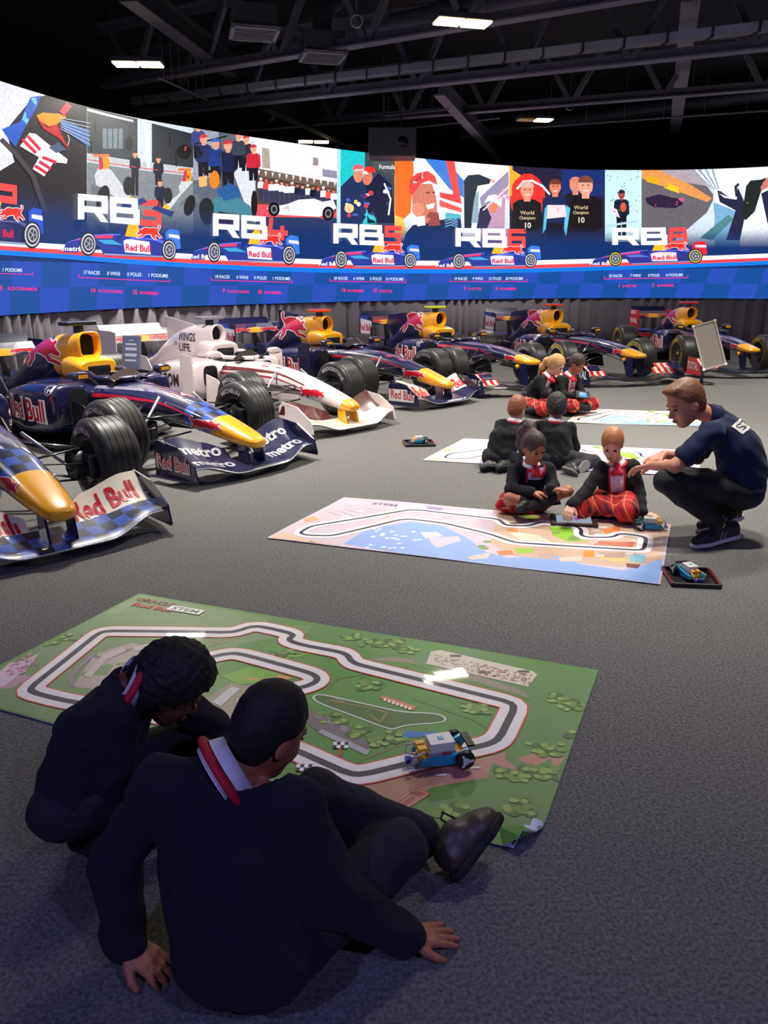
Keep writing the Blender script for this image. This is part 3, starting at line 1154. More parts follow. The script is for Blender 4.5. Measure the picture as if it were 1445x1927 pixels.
def truss(a, b, depth, nd, label):
    """lattice roof truss from a to b (bottom chord), depth above"""
    a, b = Vector(a), Vector(b)
    t = empty('roof_truss', (a + b) / 2)
    o = t.location
    up = Vector((0, 0, depth))
    d = (b - a).normalized()
    side = Vector((-d.y, d.x, 0))
    for s, z in ((1, 0), (1, depth)):
        m = MB()
        m.bar(a + Vector((0, 0, z)), b + Vector((0, 0, z)), 0.20, 0.025)
        m.bar(a + Vector((0, 0, z + (.07 if z == 0 else -.07))), b + Vector((0, 0, z + (.07 if z == 0 else -.07))), 0.02, 0.14)
        m.build('chord', STEEL, t, off=o)
    L = (b - a).length
    for i in range(nd):
        p0 = a + (b - a) * ((i + .15) / nd)
        p1 = a + (b - a) * ((i + .5) / nd)
        p2 = a + (b - a) * ((i + .85) / nd)
        MB().bar(p0 + up, p1, 0.09, 0.09).build('diagonal_brace', STEEL, t, off=o)
        MB().bar(p1, p2 + up, 0.09, 0.09).build('diagonal_brace', STEEL, t, off=o)
    tag(t, label, 'truss')
    return t


a, b = G(720, 170, 4.75), G(1445, 92, 4.75)
a, b = ext(a, b, -0.9, 1.7)
truss(a, b, 1.15, 9, 'long dark roof truss with cable tray running along its lower chord')
c0, c1 = G(640, 92, 5.0), G(1180, 2, 5.0)
c0, c1 = ext(c0, c1, -1.2, 1.8)
truss(c0, c1, 1.0, 8, 'dark roof truss nearer the entrance above the square air vents')
e0, e1 = G(760, 222, 4.85), G(1445, 168, 4.85)
e0, e1 = ext(e0, e1, -.6, 1.6)
truss(e0, e1, 1.0, 9, 'furthest dark roof truss above the top edge of the video wall')


def beam(a, b, w, h, name, label, cat, mat=STEEL):
    a, b = Vector(a), Vector(b)
    o = (a + b) / 2
    m = MB()
    m.bar(a, b, w, .03)
    m.bar(a + Vector((0, 0, h)), b + Vector((0, 0, h)), w, .03)
    m.bar(a + Vector((0, 0, h / 2)), b + Vector((0, 0, h / 2)), .03, h)
    return tag(m.build(name, mat, off=o, loc=o), label, cat)


beam(G(826, 178, 4.72), G(938, 300, 4.72) , .2, .25, 'roof_beam', 'short pale grey steel beam running back from the main truss to the screen', 'beam')
beam(G(500, 205, 4.8), G(690, 290, 4.8), .2, .25, 'roof_beam', 'dark steel beam behind the hanging projector box', 'beam', BLKST)
beam(G(240, 0, 5.15), G(520, 205, 5.15), .25, .3, 'roof_beam', 'long black steel beam above the brightest lamp', 'beam', BLKST)
beam(G(1300, 0, 5.2), G(1270, 250, 5.2), .25, .3, 'roof_beam', 'steel beam crossing above the main truss near the right wall', 'beam', STEEL)
# cable tray on the main truss
tr = empty('cable_tray', (a + b) / 2 + Vector((0, -0.25, 0.1)))
d = (b - a)
off = Vector((0, -0.28, 0.17))
MB().bar(a + off, b + off, .22, .012).build('tray_base', GALV, tr, off=tr.location)
for s in (-.11, .11):
    MB().bar(a + off + Vector((0, s, .05)), b + off + Vector((0, s, .05)), .012, .1).build('tray_side', GALV, tr, off=tr.location)
n = 26
for i in range(n):
    q = a + d * ((i + .5) / n) + off
    MB().box(q.x - .015, q.x + .015, q.y - .14, q.y + .14, q.z - .03, q.z + .12).build('tray_clamp', BLKST, tr, off=tr.location)
tag(tr, 'galvanised cable tray clamped along the main roof truss', 'cable tray')
# round ducts
for (p0, p1, r, lab) in ((G(600, 75, 5.75), G(915, 15, 5.75), .22, 'grey spiral ventilation duct beside the nearer truss'), (G(930, 245, 5.75), G(1445, 176, 5.75), .16, 'slim ventilation duct in front of the furthest truss')):
    p0, p1 = ext(p0, p1, -.15, 1.5)
    o = (p0 + p1) / 2
    pts = [p0 + (p1 - p0) * (i / 60) for i in range(61)]
    m = MB().tube(pts, [r * (1.03 if i % 3 == 0 else 1.0) for i in range(61)], 16)
    tag(m.build('air_duct', M('dark_duct', (96, 94, 110), .5, .4), off=o, loc=o, smooth=True, sharp=40), lab, 'duct')
# conduits / thin pipes
for (q0, q1, z, lab) in (((300, 147), (390, 188), 4.75, 'thin pipe hanging beside the brightest lamp'), ((720, 218), (845, 205), 4.7, 'thin conduit left of the pale steel beam'), ((772, 241), (940, 222), 4.8, 'thin conduit crossing behind the pale steel beam'),
                         ((1000, 240), (1445, 208), 4.6, 'long thin sprinkler pipe in front of the furthest duct')):
    p0, p1 = G(*q0, z), G(*q1, z)
    o = (p0 + p1) / 2
    m = MB().tube([p0, p1], .018, 6)
    for k in range(6):
        q = p0 + (p1 - p0) * ((k + .5) / 6)
        m.tube([q, q + Vector((0, 0, .8))], .006, 5)
    tag(m.build('ceiling_pipe', STEEL, off=o, loc=o), lab, 'pipe')
# hanging rings
for (u, v, lab) in ((671, 40, 'small hanging cable ring near the nearer air vent'), (1072, 200, 'small hanging cable ring below the main truss'), (1302, 174, 'small hanging cable ring by the steel cross beam')):
    q = G(u, v, 4.9)
    t = empty('cable_ring', q)
    m = MB().tube([(0.075 * math.cos(i * math.pi / 9), 0, .075 * math.sin(i * math.pi / 9)) for i in range(19)], .008, 6)
    m.build('ring', GALV, t, smooth=True)
    MB().tube([(0, 0, .075), (0, 0, 1.2)], .004, 5).build('wire', GALV, t)
    tag(t, lab, 'hook')
# square vents
for (u, v, lab) in ((478, 63, 'larger looking square air vent under a black flexible duct'), (607, 108, 'square air vent beside the spiral duct')):
    q = G(u, v, 4.95)
    t = empty('air_vent', q, .25)
    m = MB()
    for s in (-1, 1):
        m.box(-.33, .33, s * .31 - .025, s * .31 + .025, -.02, .02)
        m.box(s * .31 - .025, s * .31 + .025, -.33, .33, -.02, .02)
    m.build('frame', M('vent_grey', (110, 110, 122), .6), t)
    for k in range(7):
        T = Matrix.Translation((0, -.24 + k * .08, 0)) @ Matrix.Rotation(.6, 4, 'X')
        MB().box(-.29, .29, -.035, .035, -.004, .004, T).build('louvre', M('vent_grey2', (150, 150, 166), .6), t)
    MB().box(-.30, .30, -.30, .30, .06, .30).build('plenum_box', BLKST, t)
    MB().tube([(0, 0, .3), (0, 0, .5), (.1, .1, .75), (.3, .3, .9)], .15, 12).build('flexible_duct', BLKST, t, smooth=True, sharp=40)
    tag(t, lab, 'vent')
# hanging projector / speaker box above the screen
q = G(738, 272, 4.12)
t = empty('projector', q)
MB().box(-.45, .45, -.35, .35, -.25, .25, bev=.02).build('housing', M('projector_grey', (70, 68, 84), .5), t)
MB().box(-.18, -.14, -.03, .03, .25, 1.6).build('hanger', BLKST, t)
MB().box(.14, .18, -.03, .03, .25, 1.6).build('hanger', BLKST, t)
MB().lathe([(-.38, .0), (-.38, .09), (-.35, .1)], 20, Matrix.Translation((.2, 0, 0))).build('lens', M('lens_black', (8, 8, 12), .1), t, smooth=True)
tag(t, 'grey projector box hung above the middle of the video wall', 'projector')


# ceiling lamps: two LED bars in a housing
def lamp(loc, rz, power, label, size=.75, col=(1.0, .96, .87), lit=(1, 1), spread=140):
    t = empty('ceiling_lamp', loc, rz)
    MB().box(-size / 2, size / 2, -.17, .17, .02, .09, bev=.01).build('housing', BLKST, t)
    for s in (-1, 1):
        MB().box(s * size / 4 - size / 4 + .02, s * size / 4 + size / 4 - .02, -.14, .14, 0, .02).build('diffuser', M('lamp_light' if lit[(s + 1) // 2] else 'lamp_off', (255, 226, 160), .4, emit=16.0 if lit[(s + 1) // 2] else 0.0), t)
    for s in (-1, 1):
        MB().tube([(s * size * .45, 0, .09), (s * size * .45, 0, CEIL - loc[2])], .005, 5).build('suspension_wire', BLKST, t)
    MB().box(-.06, .06, -.05, .05, .09, .16).build('driver_box', BLKST, t)
    if power:
        li = bpy.data.lights.new('lamp_glow', 'AREA')
        li.shape = 'RECTANGLE'
        li.size = size
        li.size_y = .3
        li.energy = power * LAMP_W
        li.color = col
        li.spread = math.radians(spread)
        o = bpy.data.objects.new('lamp_glow', li)
        COL.objects.link(o)
        o.parent = t
        o.location = (0, 0, -.02)
    tag(t, label, 'lamp', 'high bay lamps under the roof')
    return t


lamp(G(260, 123, 4.75), .05, 520, 'brightest warm ceiling lamp hanging above the left of the video wall')
lamp(G(870, 45, 4.8), .25, 420, 'warm twin ceiling lamp below the nearer truss')
lamp(G(1006, 227, 4.8), .15, 250, 'small distant ceiling lamp below the furthest truss, only half of it lit', lit=(0, 1))
lamp(G(590, 268, 4.75), .1, 250, 'tiny distant ceiling lamp just above the top edge of the screen')
for i, (x, y, pw) in enumerate(((-6.5, 6.5, 340), (-2.2, 7.6, 430), (3.2, 7.8, 380), (6.8, 12.0, 420), (8.0, 7.5, 200), (1.9, 4.9, 115))):
    lamp((x, y, 4.8), .1, pw, spread=(140 if y > 10 else 108 if y > 5 else 92), label=['ceiling lamp over the first race car', 'ceiling lamp over the noses of the race cars', 'ceiling lamp over the middle play mats', 'ceiling lamp over the car by the info stand', 'ceiling lamp beside the right wall', 'unseen ceiling lamp added to light the crouching man and the mats'][i])  # the last lamp is an added fill that brightens faces and mats


# added violet-blue fill lamps, unseen behind the viewer, tinting the near carpet
def wash(loc, aim, power, label):
    t = empty('fill_lamp', loc)
    d = (Vector(aim) - Vector(loc)).normalized()
    q = d.to_track_quat('-Z', 'Y').to_matrix().to_4x4()
    MB().lathe([(-.02, .0), (-.02, .10), (.22, .12), (.22, .11), (.0, .09), (.0, 0)], 24, q @ Matrix.Rotation(-math.pi / 2, 4, 'X')).build('can', BLKST, t, smooth=True, sharp=40)
    MB().tube([(0, 0, .1), (0, 0, CEIL - loc[2])], .015, 8).build('hanger', BLKST, t)
    li = bpy.data.lights.new('fill_glow', 'AREA')
    li.shape = 'DISK'
    li.size = .2
    li.energy = power
    li.color = (.40, .40, 1.0)
    li.spread = math.radians(150)
    o = bpy.data.objects.new('fill_glow', li)
    COL.objects.link(o)
    o.parent = t
    o.matrix_local = Matrix.Translation(d * .24) @ q
    tag(t, label, 'lamp')


wash((-2.5, -2.0, 4.6), (-.3, 2.0, 0), 46, 'added violet fill lamp, unseen behind the viewer on the left')
wash((2.5, -2.0, 4.6), (.3, 2.0, 0), 46, 'added violet fill lamp, unseen behind the viewer on the right')


# ------------------------------------------------------------------ printed floor mats
class Sheet:
    """thin vinyl sheet on the floor: corners far-left, far-right, near-right, near-left"""

    def __init__(s, fl, fr, nr, nl, curl=None, wave=0.004, seed=0.0):
        s.c = [Vector((p[0], p[1])) for p in (fl, fr, nr, nl)]
        s.curl, s.wave, s.seed = curl, wave, seed

    def st(s, a, b):
        """normalised (0..1 along, 0..1 towards the viewer) -> floor xy"""
        p = (s.c[0] * (1 - a) + s.c[1] * a) * (1 - b) + (s.c[3] * (1 - a) + s.c[2] * a) * b
        return (p.x, p.y)

    def inv(s, x, y):
        a, b = .5, .5
        for _ in range(6):
            p = Vector(s.st(a, b))
            e = Vector((x, y)) - p
            da = (Vector(s.st(a + .01, b)) - p) / .01
            db = (Vector(s.st(a, b + .01)) - p) / .01
            det = da.x * db.y - da.y * db.x
            a += (e.x * db.y - e.y * db.x) / det
            b += (da.x * e.y - da.y * e.x) / det
        return a, b

    def inside(s, x, y):
        a, b = s.inv(x, y)
        return -.0005 < a < 1.0005 and -.0005 < b < 1.0005

    def at(s, x, y, off=0.0):
        z = 0.0025 + s.wave * (0.5 + 0.5 * math.sin(x * 5.1 + s.seed) * math.sin(y * 4.3 + s.seed * 2))
        if s.curl:
            (cx, cy), (dx, dy), R, start = s.curl
            q = (x - cx) * dx + (y - cy) * dy + start
            if q > 0:
                an = q / R
                bx, by = x - dx * q, y - dy * q
                h = R * math.sin(an) - math.sin(an) * off
                return Vector((bx + dx * h, by + dy * h, z + R * (1 - math.cos(an)) + math.cos(an) * off))
        return Vector((x, y, z + off))

    def build(s, label, art, gloss=.44, cat='floor mat', backing=(206, 204, 236)):
        o = Vector(s.st(.5, .5) + (0,))
        t = empty('play_mat', o)
        n, m = 40, 20
        V = [s.at(*s.st(i / n, j / m)) for j in range(m + 1) for i in range(n + 1)]
        Fc = [(j * (n + 1) + i, j * (n + 1) + i + 1, (j + 1) * (n + 1) + i + 1, (j + 1) * (n + 1) + i) for j in range(m) for i in range(n)]
        b = mesh('sheet', V, Fc, M('vinyl_back', backing, .5), t, smooth=True, off=o)
        md = b.modifiers.new('thickness', 'SOLIDIFY')
        md.thickness = .0012
        md.offset = 1
        art.build('printed_face', lambda x, y, lay: s.at(x, y, 0.0018 + 0.0004 * lay) if s.inside(x, y) else None, attr_mat('vinyl_print', gloss, coat=.12, noise=.05, nscale=5, bump=.004), t, gx=.12, gy=.12, off=o)
        tag(t, label, cat)
        return t


def gpx(pts):
    return [tuple(G(u, v).xy) for (u, v) in pts]


def rounded(pts, closed=False, it=2, k=.25):
    for _ in range(it):
        out = []
        n = len(pts)
        for i in range(n if closed else n - 1):
            a, b = Vector(pts[i]), Vector(pts[(i + 1) % n])
            L = (b - a).length
            f = min(k, .03 / max(L, 1e-4)) if L > .12 else k
            out += [tuple(a + (b - a) * f), tuple(a + (b - a) * (1 - f))]
        if not closed:
            out = [pts[0]] + out[1:-1] + [pts[-1]]
        pts = out
    return pts


def z5(*q):
    return [(x * .4152, 1100 + y * .4152) for x, y in q]


def z6(*q):
    return [(500 + x * .4567, 1120 + y * .4567) for x, y in q]


fl, fr, nr, nl = G(262, 1119).xy, G(1126, 1263).xy, G(1004, 1612).xy, G(-107, 1308).xy
inw = (Vector(nr) - (Vector(fl))).normalized()
mat1 = Sheet(fl, fr, nr, nl, curl=((nr.x, nr.y), (inw.x * .75 + .25, inw.y - .12), .045, .085))
art = Print()
GR = C(84, 140, 54)
art.poly([mat1.st(0, 0), mat1.st(1, 0), mat1.st(1, 1), mat1.st(0, 1)], GR)
art.layer = 1
# tone patches of the printed ground
art.poly(gpx([(262, 1122), (120, 1195), (-100, 1305), (60, 1352), (150, 1372), (380, 1300), (450, 1215), (620, 1185)]), C(118, 146, 92))
art.poly(gpx(z6((0, 90), (700, 200), (1360, 330), (1130, 980), (700, 960), (520, 900), (900, 760), (1090, 440), (640, 300), (0, 120))), C(96, 138, 72))
art.poly(gpx(z6((370, 800), (830, 690), (1040, 640), (1240, 660), (1200, 730), (900, 760), (680, 800), (560, 905), (400, 860))), C(188, 132, 120))
art.poly(gpx(z6((400, 270), (640, 290), (1090, 430), (1060, 400), (700, 280), (520, 260))), C(150, 136, 124))
art.poly(gpx(z5((0, 420), (130, 300), (250, 320), (200, 400), (60, 470), (0, 480))), C(190, 150, 170))
art.poly(gpx(z5((330, 470), (430, 320), (600, 270), (720, 300), (560, 420), (450, 480))), C(186, 168, 160))
art.poly(gpx(z5((920, 530), (1050, 450), (1180, 480), (1100, 600), (980, 640), (900, 600))), C(158, 146, 122))
art.poly(gpx(z5((1180, 270), (1445, 290), (1445, 330), (1200, 300))), C(90, 150, 50))
art.layer = 2
art.poly(gpx(z6((0, 350), (40, 330), (110, 345), (0, 385))), C(224, 150, 80))
art.poly(gpx(z5((1000, 420), (1130, 380), (1280, 410), (1200, 450), (1080, 460))), C(118, 172, 40))
art.poly(gpx(z5((1110, 430), (1190, 410), (1240, 430), (1150, 448))), C(224, 140, 66))
# thin service roads and lines
for pts, w, c in ((z6((80, 265), (200, 240)), .006, C(200, 204, 60)), (z6((20, 250), (190, 215)), .005, C(190, 200, 70)), (z5((850, 250), (920, 350), (960, 440)), .02, C(190, 196, 130)),
                  (z5((300, 340), (520, 330), (640, 280)), .016, C(150, 120, 120)), (z6((250, 400), (300, 350), (420, 330), (480, 300)), .006, C(110, 90, 50)), (z6((380, 350), (600, 300)), .006, C(90, 110, 40)),
                  (z6((240, 390), (300, 440), (420, 480), (480, 520), (420, 560)), .008, C(150, 130, 60)), (z6((390, 690), (560, 620), (640, 590)), .01, C(110, 120, 60)), (z6((600, 430), (860, 520), (920, 560)), .01, C(90, 120, 60)),
                  (z6((280, 440), (330, 545), (500, 640)), .008, C(90, 110, 60))):
    art.stroke(gpx(pts), w, c)
# karting loop
kart = rounded(gpx(z6((190, 430), (215, 412), (440, 462), (560, 488), (700, 492), (742, 508), (735, 530), (580, 540), (530, 558), (500, 556), (350, 500), (225, 455))), True)
art.poly(kart, C(70, 104, 46))
art.layer = 3
art.stroke(kart, .007, C(226, 230, 222), True)
art.stroke(gpx(z6((260, 440), (420, 470), (500, 490), (470, 530), (430, 500))), .01, C(140, 130, 60))
# pond
art.poly(rounded(gpx(z6((548, 572), (590, 564), (660, 572), (705, 566), (700, 580), (620, 592), (560, 592))), True), C(40, 120, 190))
# pit building and stands
art.poly(gpx(z6((190, 480), (330, 545), (430, 625), (410, 668), (200, 560), (150, 520))), C(120, 106, 112))
art.layer = 4
art.poly(gpx(z6((230, 560), (410, 640), (430, 645), (415, 668), (300, 615), (215, 575))), C(176, 170, 182))
for i in range(4):
    art.poly(gpx(z6((210 + i * 52, 490 + i * 26), (235 + i * 52, 502 + i * 26), (225 + i * 52, 520 + i * 26), (200 + i * 52, 508 + i * 26))), C(150, 138, 142))
art.poly(gpx(z6((680, 240), (720, 234), (1100, 320), (1118, 334), (1080, 384), (660, 290))), C(216, 206, 190))
art.layer = 5
random.seed(11)
for i in range(170):
    a, b = random.random(), random.random()
    x = 690 + a * 400
    y = 252 + a * 86 + b * 42
    art.rect(*gpx(z6((x, y)))[0], *[q + .009 for q in gpx(z6((x, y)))[0]], random.choice([C(176, 96, 84), C(150, 120, 100), C(200, 150, 130), C(120, 100, 100)]) if a > .45 else C(176, 164, 140))
for q in ((760, 262), (1040, 326), (880, 330)):
    a = gpx(z6(q))[0]
    art.rect(a[0], a[1], a[0] + .05, a[1] + .02, C(90, 84, 84))
# left grandstand
art.layer = 3
art.poly(gpx(z5((0, 400), (110, 305), (180, 315), (120, 390), (20, 470), (0, 470))), C(214, 190, 204))
art.layer = 4
for i in range(60):
    a, b = random.random(), random.random()
    q = gpx(z5((8 + a * 120 + b * 30, 400 - a * 80 + b * 50)))[0]
    art.rect(q[0], q[1], q[0] + .012, q[1] + .014, random.choice([C(190, 120, 160), C(150, 110, 130), C(220, 170, 190)]))
# buildings inside the left loop
for q in (((380, 420), (470, 320), (500, 330), (410, 430)), ((480, 320), (560, 290), (570, 310), (490, 345)), ((600, 290), (680, 275), (700, 300), (610, 310))):
    art.poly(gpx(z5(*q)), C(206, 190, 186))
art.stroke(gpx(z5((330, 470), (320, 430), (360, 380), (430, 320))), .018, C(160, 130, 160))
for i in range(4):
    art.stroke(gpx(z5((940 + i * 10, 290 - i * 12), (1040 + i * 20, 262 - i * 8))), .006, C(196, 186, 150))
art.poly(gpx(z5((960, 540), (1050, 470), (1090, 480), (1000, 560))), C(206, 206, 196))
for i in range(5):
    q = gpx(z5((1070 + i * 18, 545 - i * 9)))[0]
    art.rect(q[0], q[1], q[0] + .012, q[1] + .04, C(206, 206, 196))
# framed building plan and sign
art.poly(gpx(z6((500, 880), (610, 798), (682, 826), (560, 905))), C(178, 100, 90))
art.stroke(gpx(z6((512, 878), (612, 806), (668, 826), (560, 896))), .004, C(220, 170, 160), True)
art.stroke(gpx(z6((540, 876), (600, 832), (630, 842), (572, 884))), .003, C(220, 170, 160), True)
art.poly(gpx(z6((466, 430), (486, 420), (622, 465), (606, 482))), C(206, 130, 100))
art.layer = 5
for i in range(7):
    art.poly(gpx(z6((488 + i * 17, 430 + i * 6), (499 + i * 17, 434 + i * 6), (494 + i * 17, 446 + i * 6), (484 + i * 17, 442 + i * 6))), C(250, 226, 206))
art.poly(gpx(z6((690, 752), (700, 744), (750, 742), (740, 752))), C(226, 216, 210))
art.poly(gpx(z6((836, 722), (850, 714), (890, 712), (880, 722))), C(226, 216, 210))
# trees
art.layer = 4
for i, (x, y, n) in enumerate([(656, 1202, 4), (697, 1211, 5), (737, 1213, 5), (766, 1226, 4), (694, 1293, 4), (533, 1232, 3), (895, 1335, 5), (908, 1336, 3), (1056, 1318, 4), (1075, 1332, 4), (1010, 1412, 3), (1035, 1414, 4), (965, 1461, 5), (1007, 1458, 5), (1040, 1460, 4),
                              (968, 1522, 6), (850, 1532, 6), (737, 1390, 3), (715, 1400, 4), (680, 1382, 3), (89, 1211, 4), (140, 1200, 3), (625, 1356, 3), (1090, 1380, 3)]):
    g = G(x, y)
    random.seed(i)
    for k in range(n):
        for j in range(3):
            art.layer = 4 + j
            art.disc(g.x + random.uniform(-.05, .05), g.y + random.uniform(-.035, .035), .024 - .005 * j, .020 - .004 * j, (C(70, 106, 44), C(112, 146, 60), C(146, 176, 84))[j], 8)
# the racing line: red edge, white track, dark line
loop = gpx([(50, 1304), (191, 1190), (440, 1194), (478, 1180), (520, 1188), (556, 1197), (540, 1207), (566, 1216), (652, 1232), (662, 1250), (690, 1258), (972, 1328), (936, 1400), (878, 1413), (668, 1466), (560, 1418), (440, 1372), (120, 1322)])
inner = gpx([(300, 1330), (330, 1282), (382, 1244), (440, 1231), (500, 1246), (586, 1270), (600, 1281), (586, 1293), (530, 1306), (470, 1330)])
for wd, c, lay in ((.118, C(220, 52, 50), 7), (.106, C(240, 234, 232), 8), (.030, C(44, 40, 62), 9)):
    art.layer = lay
    art.stroke(rounded(loop, True, 2), wd, c, True)
    art.stroke(rounded(inner, False, 2), wd, c)
art.layer = 10
for x, y in ((626, 1413), (556, 1456)):
    g = G(x, y)
    for i in range(4):
        for j in range(2):
            art.rect(g.x + i * .014, g.y + j * .02, g.x + (i + 1) * .014, g.y + (j + 1) * .02, WHT if (i + j) % 2 else BLK)
    art.stroke([(g.x + .028, g.y - .05), (g.x + .028, g.y)], .008, C(220, 52, 50))
# titles in the far corner
a = Vector(gpx([(254, 1132)])[0])
e = (Vector(gpx([(420, 1160)])[0]) - a).normalized()
n_ = (-e.y, e.x)
art.text('ORACLE', a.x, a.y, .035, C(150, 40, 40), .015, ex=tuple(e), ey=n_, fit=.24)
b2 = Vector(gpx([(247, 1142)])[0])
art.text('Red Bull', b2.x, b2.y, .04, C(210, 60, 40), .02, ex=tuple(e), ey=n_, fit=.24)
b2 = Vector(gpx([(312, 1150)])[0])
art.poly([tuple(b2), tuple(b2 + e * .2), tuple(b2 + e * .2 + Vector(n_) * .06), tuple(b2 + Vector(n_) * .06)], C(240, 240, 236))
art.layer = 11
art.text('STEM', b2.x + e.x * .02 + n_[0] * .012, b2.y + e.y * .02 + n_[1] * .012, .036, C(90, 110, 80), .02, ex=tuple(e), ey=n_, fit=.16)
mat1.build('green race circuit play mat with a curled corner beside the two crouching boys', art)

# ---- harbour circuit mats
m2 = Sheet(G(647, 937).xy, G(1262, 990).xy, G(1242, 1102).xy, G(502, 1014).xy, wave=.006, seed=1.0)


def z4(x, y):
    g = G(480 + x * .5536, 920 + y * .5536)
    return m2.inv(g.x, g.y)


def harbour(sh, land, land2, sea):
    ar = Print()
    f = lambda pts: [sh.st(min(max(a, 0.004), .996), min(max(b, 0.006), .994)) for a, b in (z4(*p) for p in pts)]
    ar.poly([sh.st(0, 0), sh.st(1, 0), sh.st(1, 1), sh.st(0, 1)], land)
    ar.layer = 1
    ar.poly(f([(840, 60), (1420, 120), (1400, 250), (1240, 270), (880, 230), (800, 190)]), land2)
    ar.poly(f([(300, 190), (380, 140), (530, 115), (640, 130), (720, 170), (780, 215), (860, 238), (1010, 228), (1110, 262), (1250, 282), (1330, 262), (1390, 236), (1375, 335), (700, 262), (470, 232)]), sea)
    ar.poly(f([(40, 168), (100, 150), (180, 178), (300, 205), (480, 235), (200, 200)]), C(214, 184, 160))
    ar.layer = 2
    for q, c in ((((720, 235), (800, 220), (790, 238), (735, 244)), C(226, 196, 190)), (((590, 170), (690, 165), (700, 180), (620, 205), (600, 190)), C(206, 196, 216)), (((560, 150), (620, 150), (640, 165), (580, 172)), C(216, 206, 220)),
                 (((1000, 130), (1070, 130), (1100, 175), (1140, 182), (1060, 182), (1010, 160)), C(140, 190, 50)), (((890, 85), (960, 100), (965, 112), (900, 100)), C(150, 180, 70)), (((1180, 140), (1240, 130), (1240, 152), (1190, 155)), C(226, 120, 60)),
                 (((1160, 180), (1290, 185), (1280, 205), (1150, 195)), C(190, 110, 90)), (((1030, 238), (1110, 232), (1112, 250), (1040, 252)), C(226, 200, 186)), (((1115, 215), (1150, 215), (1152, 236), (1115, 236)), C(244, 140, 40)),
                 (((1170, 236), (1260, 240), (1255, 256), (1170, 250)), C(240, 190, 120)), (((1280, 225), (1330, 228), (1320, 256), (1270, 250)), C(130, 190, 200)), (((1260, 258), (1310, 262), (1300, 276), (1262, 272)), C(110, 60, 60)),
                 (((880, 205), (950, 208), (940, 222), (890, 222)), C(150, 190, 60)), (((820, 215), (870, 212), (880, 226), (830, 230)), C(220, 130, 80)), (((860, 150), (960, 160), (1010, 185), (900, 178)), C(226, 210, 190)),
                 (((855, 140), (890, 142), (895, 152), (860, 152)), C(236, 140, 70)), (((580, 62), (640, 68), (640, 78), (585, 72)), C(150, 130, 170)), (((150, 105), (200, 95), (220, 108), (170, 118)), C(240, 170, 130))):
        ar.poly(f(q), c)
    random.seed(5)
    for i in range(46):
        x, y = random.uniform(230, 820), random.uniform(55, 110)
        if random.random() < .5:
            x, y = random.uniform(1130, 1400), random.uniform(120, 250)
        ar.poly(f([(x, y), (x + 26, y + 1), (x + 24, y + 8), (x - 3, y + 7)]), random.choice([C(226, 214, 226), C(190, 176, 196), C(236, 226, 220), C(206, 186, 180)]))
    for i in range(26):
        x, y = random.uniform(370, 560), random.uniform(135, 205)
        ar.poly(f([(x, y), (x + 14, y), (x + 12, y + 4), (x - 2, y + 4)]), C(236, 240, 250))
    for i in range(16):
        x, y = random.choice([(60, 160), (100, 150), (130, 180), (170, 190), (900, 95), (940, 105), (1020, 150), (1080, 170), (780, 200), (800, 190)])
        q = f([(x + random.uniform(-15, 15), y + random.uniform(-6, 6))])[0]
        ar.disc(q[0], q[1], .03, .026, C(120, 150, 80), 8)
    for i in range(5):
        ar.stroke(f([(250 + i * 30, 80 - i * 3), (330 + i * 36, 110 - i * 6)]), .008, C(186, 170, 200))
    for i in range(3):
        ar.stroke(f([(1170, 222 + i * 6), (1255, 226 + i * 6)]), .008, C(120, 100, 110))
    tr = rounded(f([(150, 155), (190, 132), (520, 76), (560, 76), (830, 108), (850, 130), (930, 130), (970, 116), (1085, 128), (1110, 140), (1105, 160), (1130, 168), (1215, 168), (1240, 154), (1330, 168), (1320, 214), (880, 187), (800, 160), (640, 120), (530, 106), (490, 108), (260, 165), (175, 163)]), True)
    for wd, c, lay in ((.098, C(242, 236, 238), 4), (.026, C(46, 36, 56), 5)):
        ar.layer = lay
        ar.stroke(tr, wd, c, True)
    a = Vector(f([(395, 56)])[0])
    e = (Vector(f([(480, 64)])[0]) - a)
    L = e.length
    e.normalize()
    ar.layer = 3
    ar.text('STEM', a.x, a.y, .05, C(120, 96, 130), .02, ex=tuple(e), ey=(-e.y, e.x), fit=L)
    return ar


m2.build('pale harbour circuit play mat with tablet and toy car at its corner', harbour(m2, C(206, 188, 200), C(204, 172, 150), C(140, 170, 226)))
a = G(795, 867)
e = Vector((math.cos(-.27), math.sin(-.27)))
n_ = Vector((-e.y, e.x))
A = Vector((a.x, a.y))
m3 = Sheet(A + n_ * 1.12 + e * .2, A + n_ * 1.12 + e * 2.6, A + e * 2.44, A, wave=.006, seed=2.0)
m3.build('lilac circuit play mat under the two boys with their backs turned', harbour(m3, C(206, 190, 216), C(216, 180, 210), C(170, 180, 226)))
a = G(1066, 796)
e = Vector((math.cos(-.16), math.sin(-.16)))
n_ = Vector((-e.y, e.x))
A = Vector((a.x, a.y))
m4 = Sheet(A + n_ * 1.05 + e * .25, A + n_ * 1.05 + e * 1.75, A + e * 1.7, A, wave=.006, seed=3.0)
m4.build('furthest cream and blue circuit play mat in front of the two girls in tartan', harbour(m4, C(222, 212, 196), C(226, 214, 206), C(150, 180, 232)))


# ------------------------------------------------------------------ race cars
def ring(x, zc, hw, t, b, e=2.6, n=28, yc=0.0):
    out = []
    for k in range(n):
        a = 2 * math.pi * k / n
        c, s = math.cos(a), math.sin(a)
        y = math.copysign(abs(c) ** (2 / e), c) * hw
        z = math.copysign(abs(s) ** (2 / e), s) * (t if s > 0 else b)
        out.append((x, yc + y, zc + z))
    return out


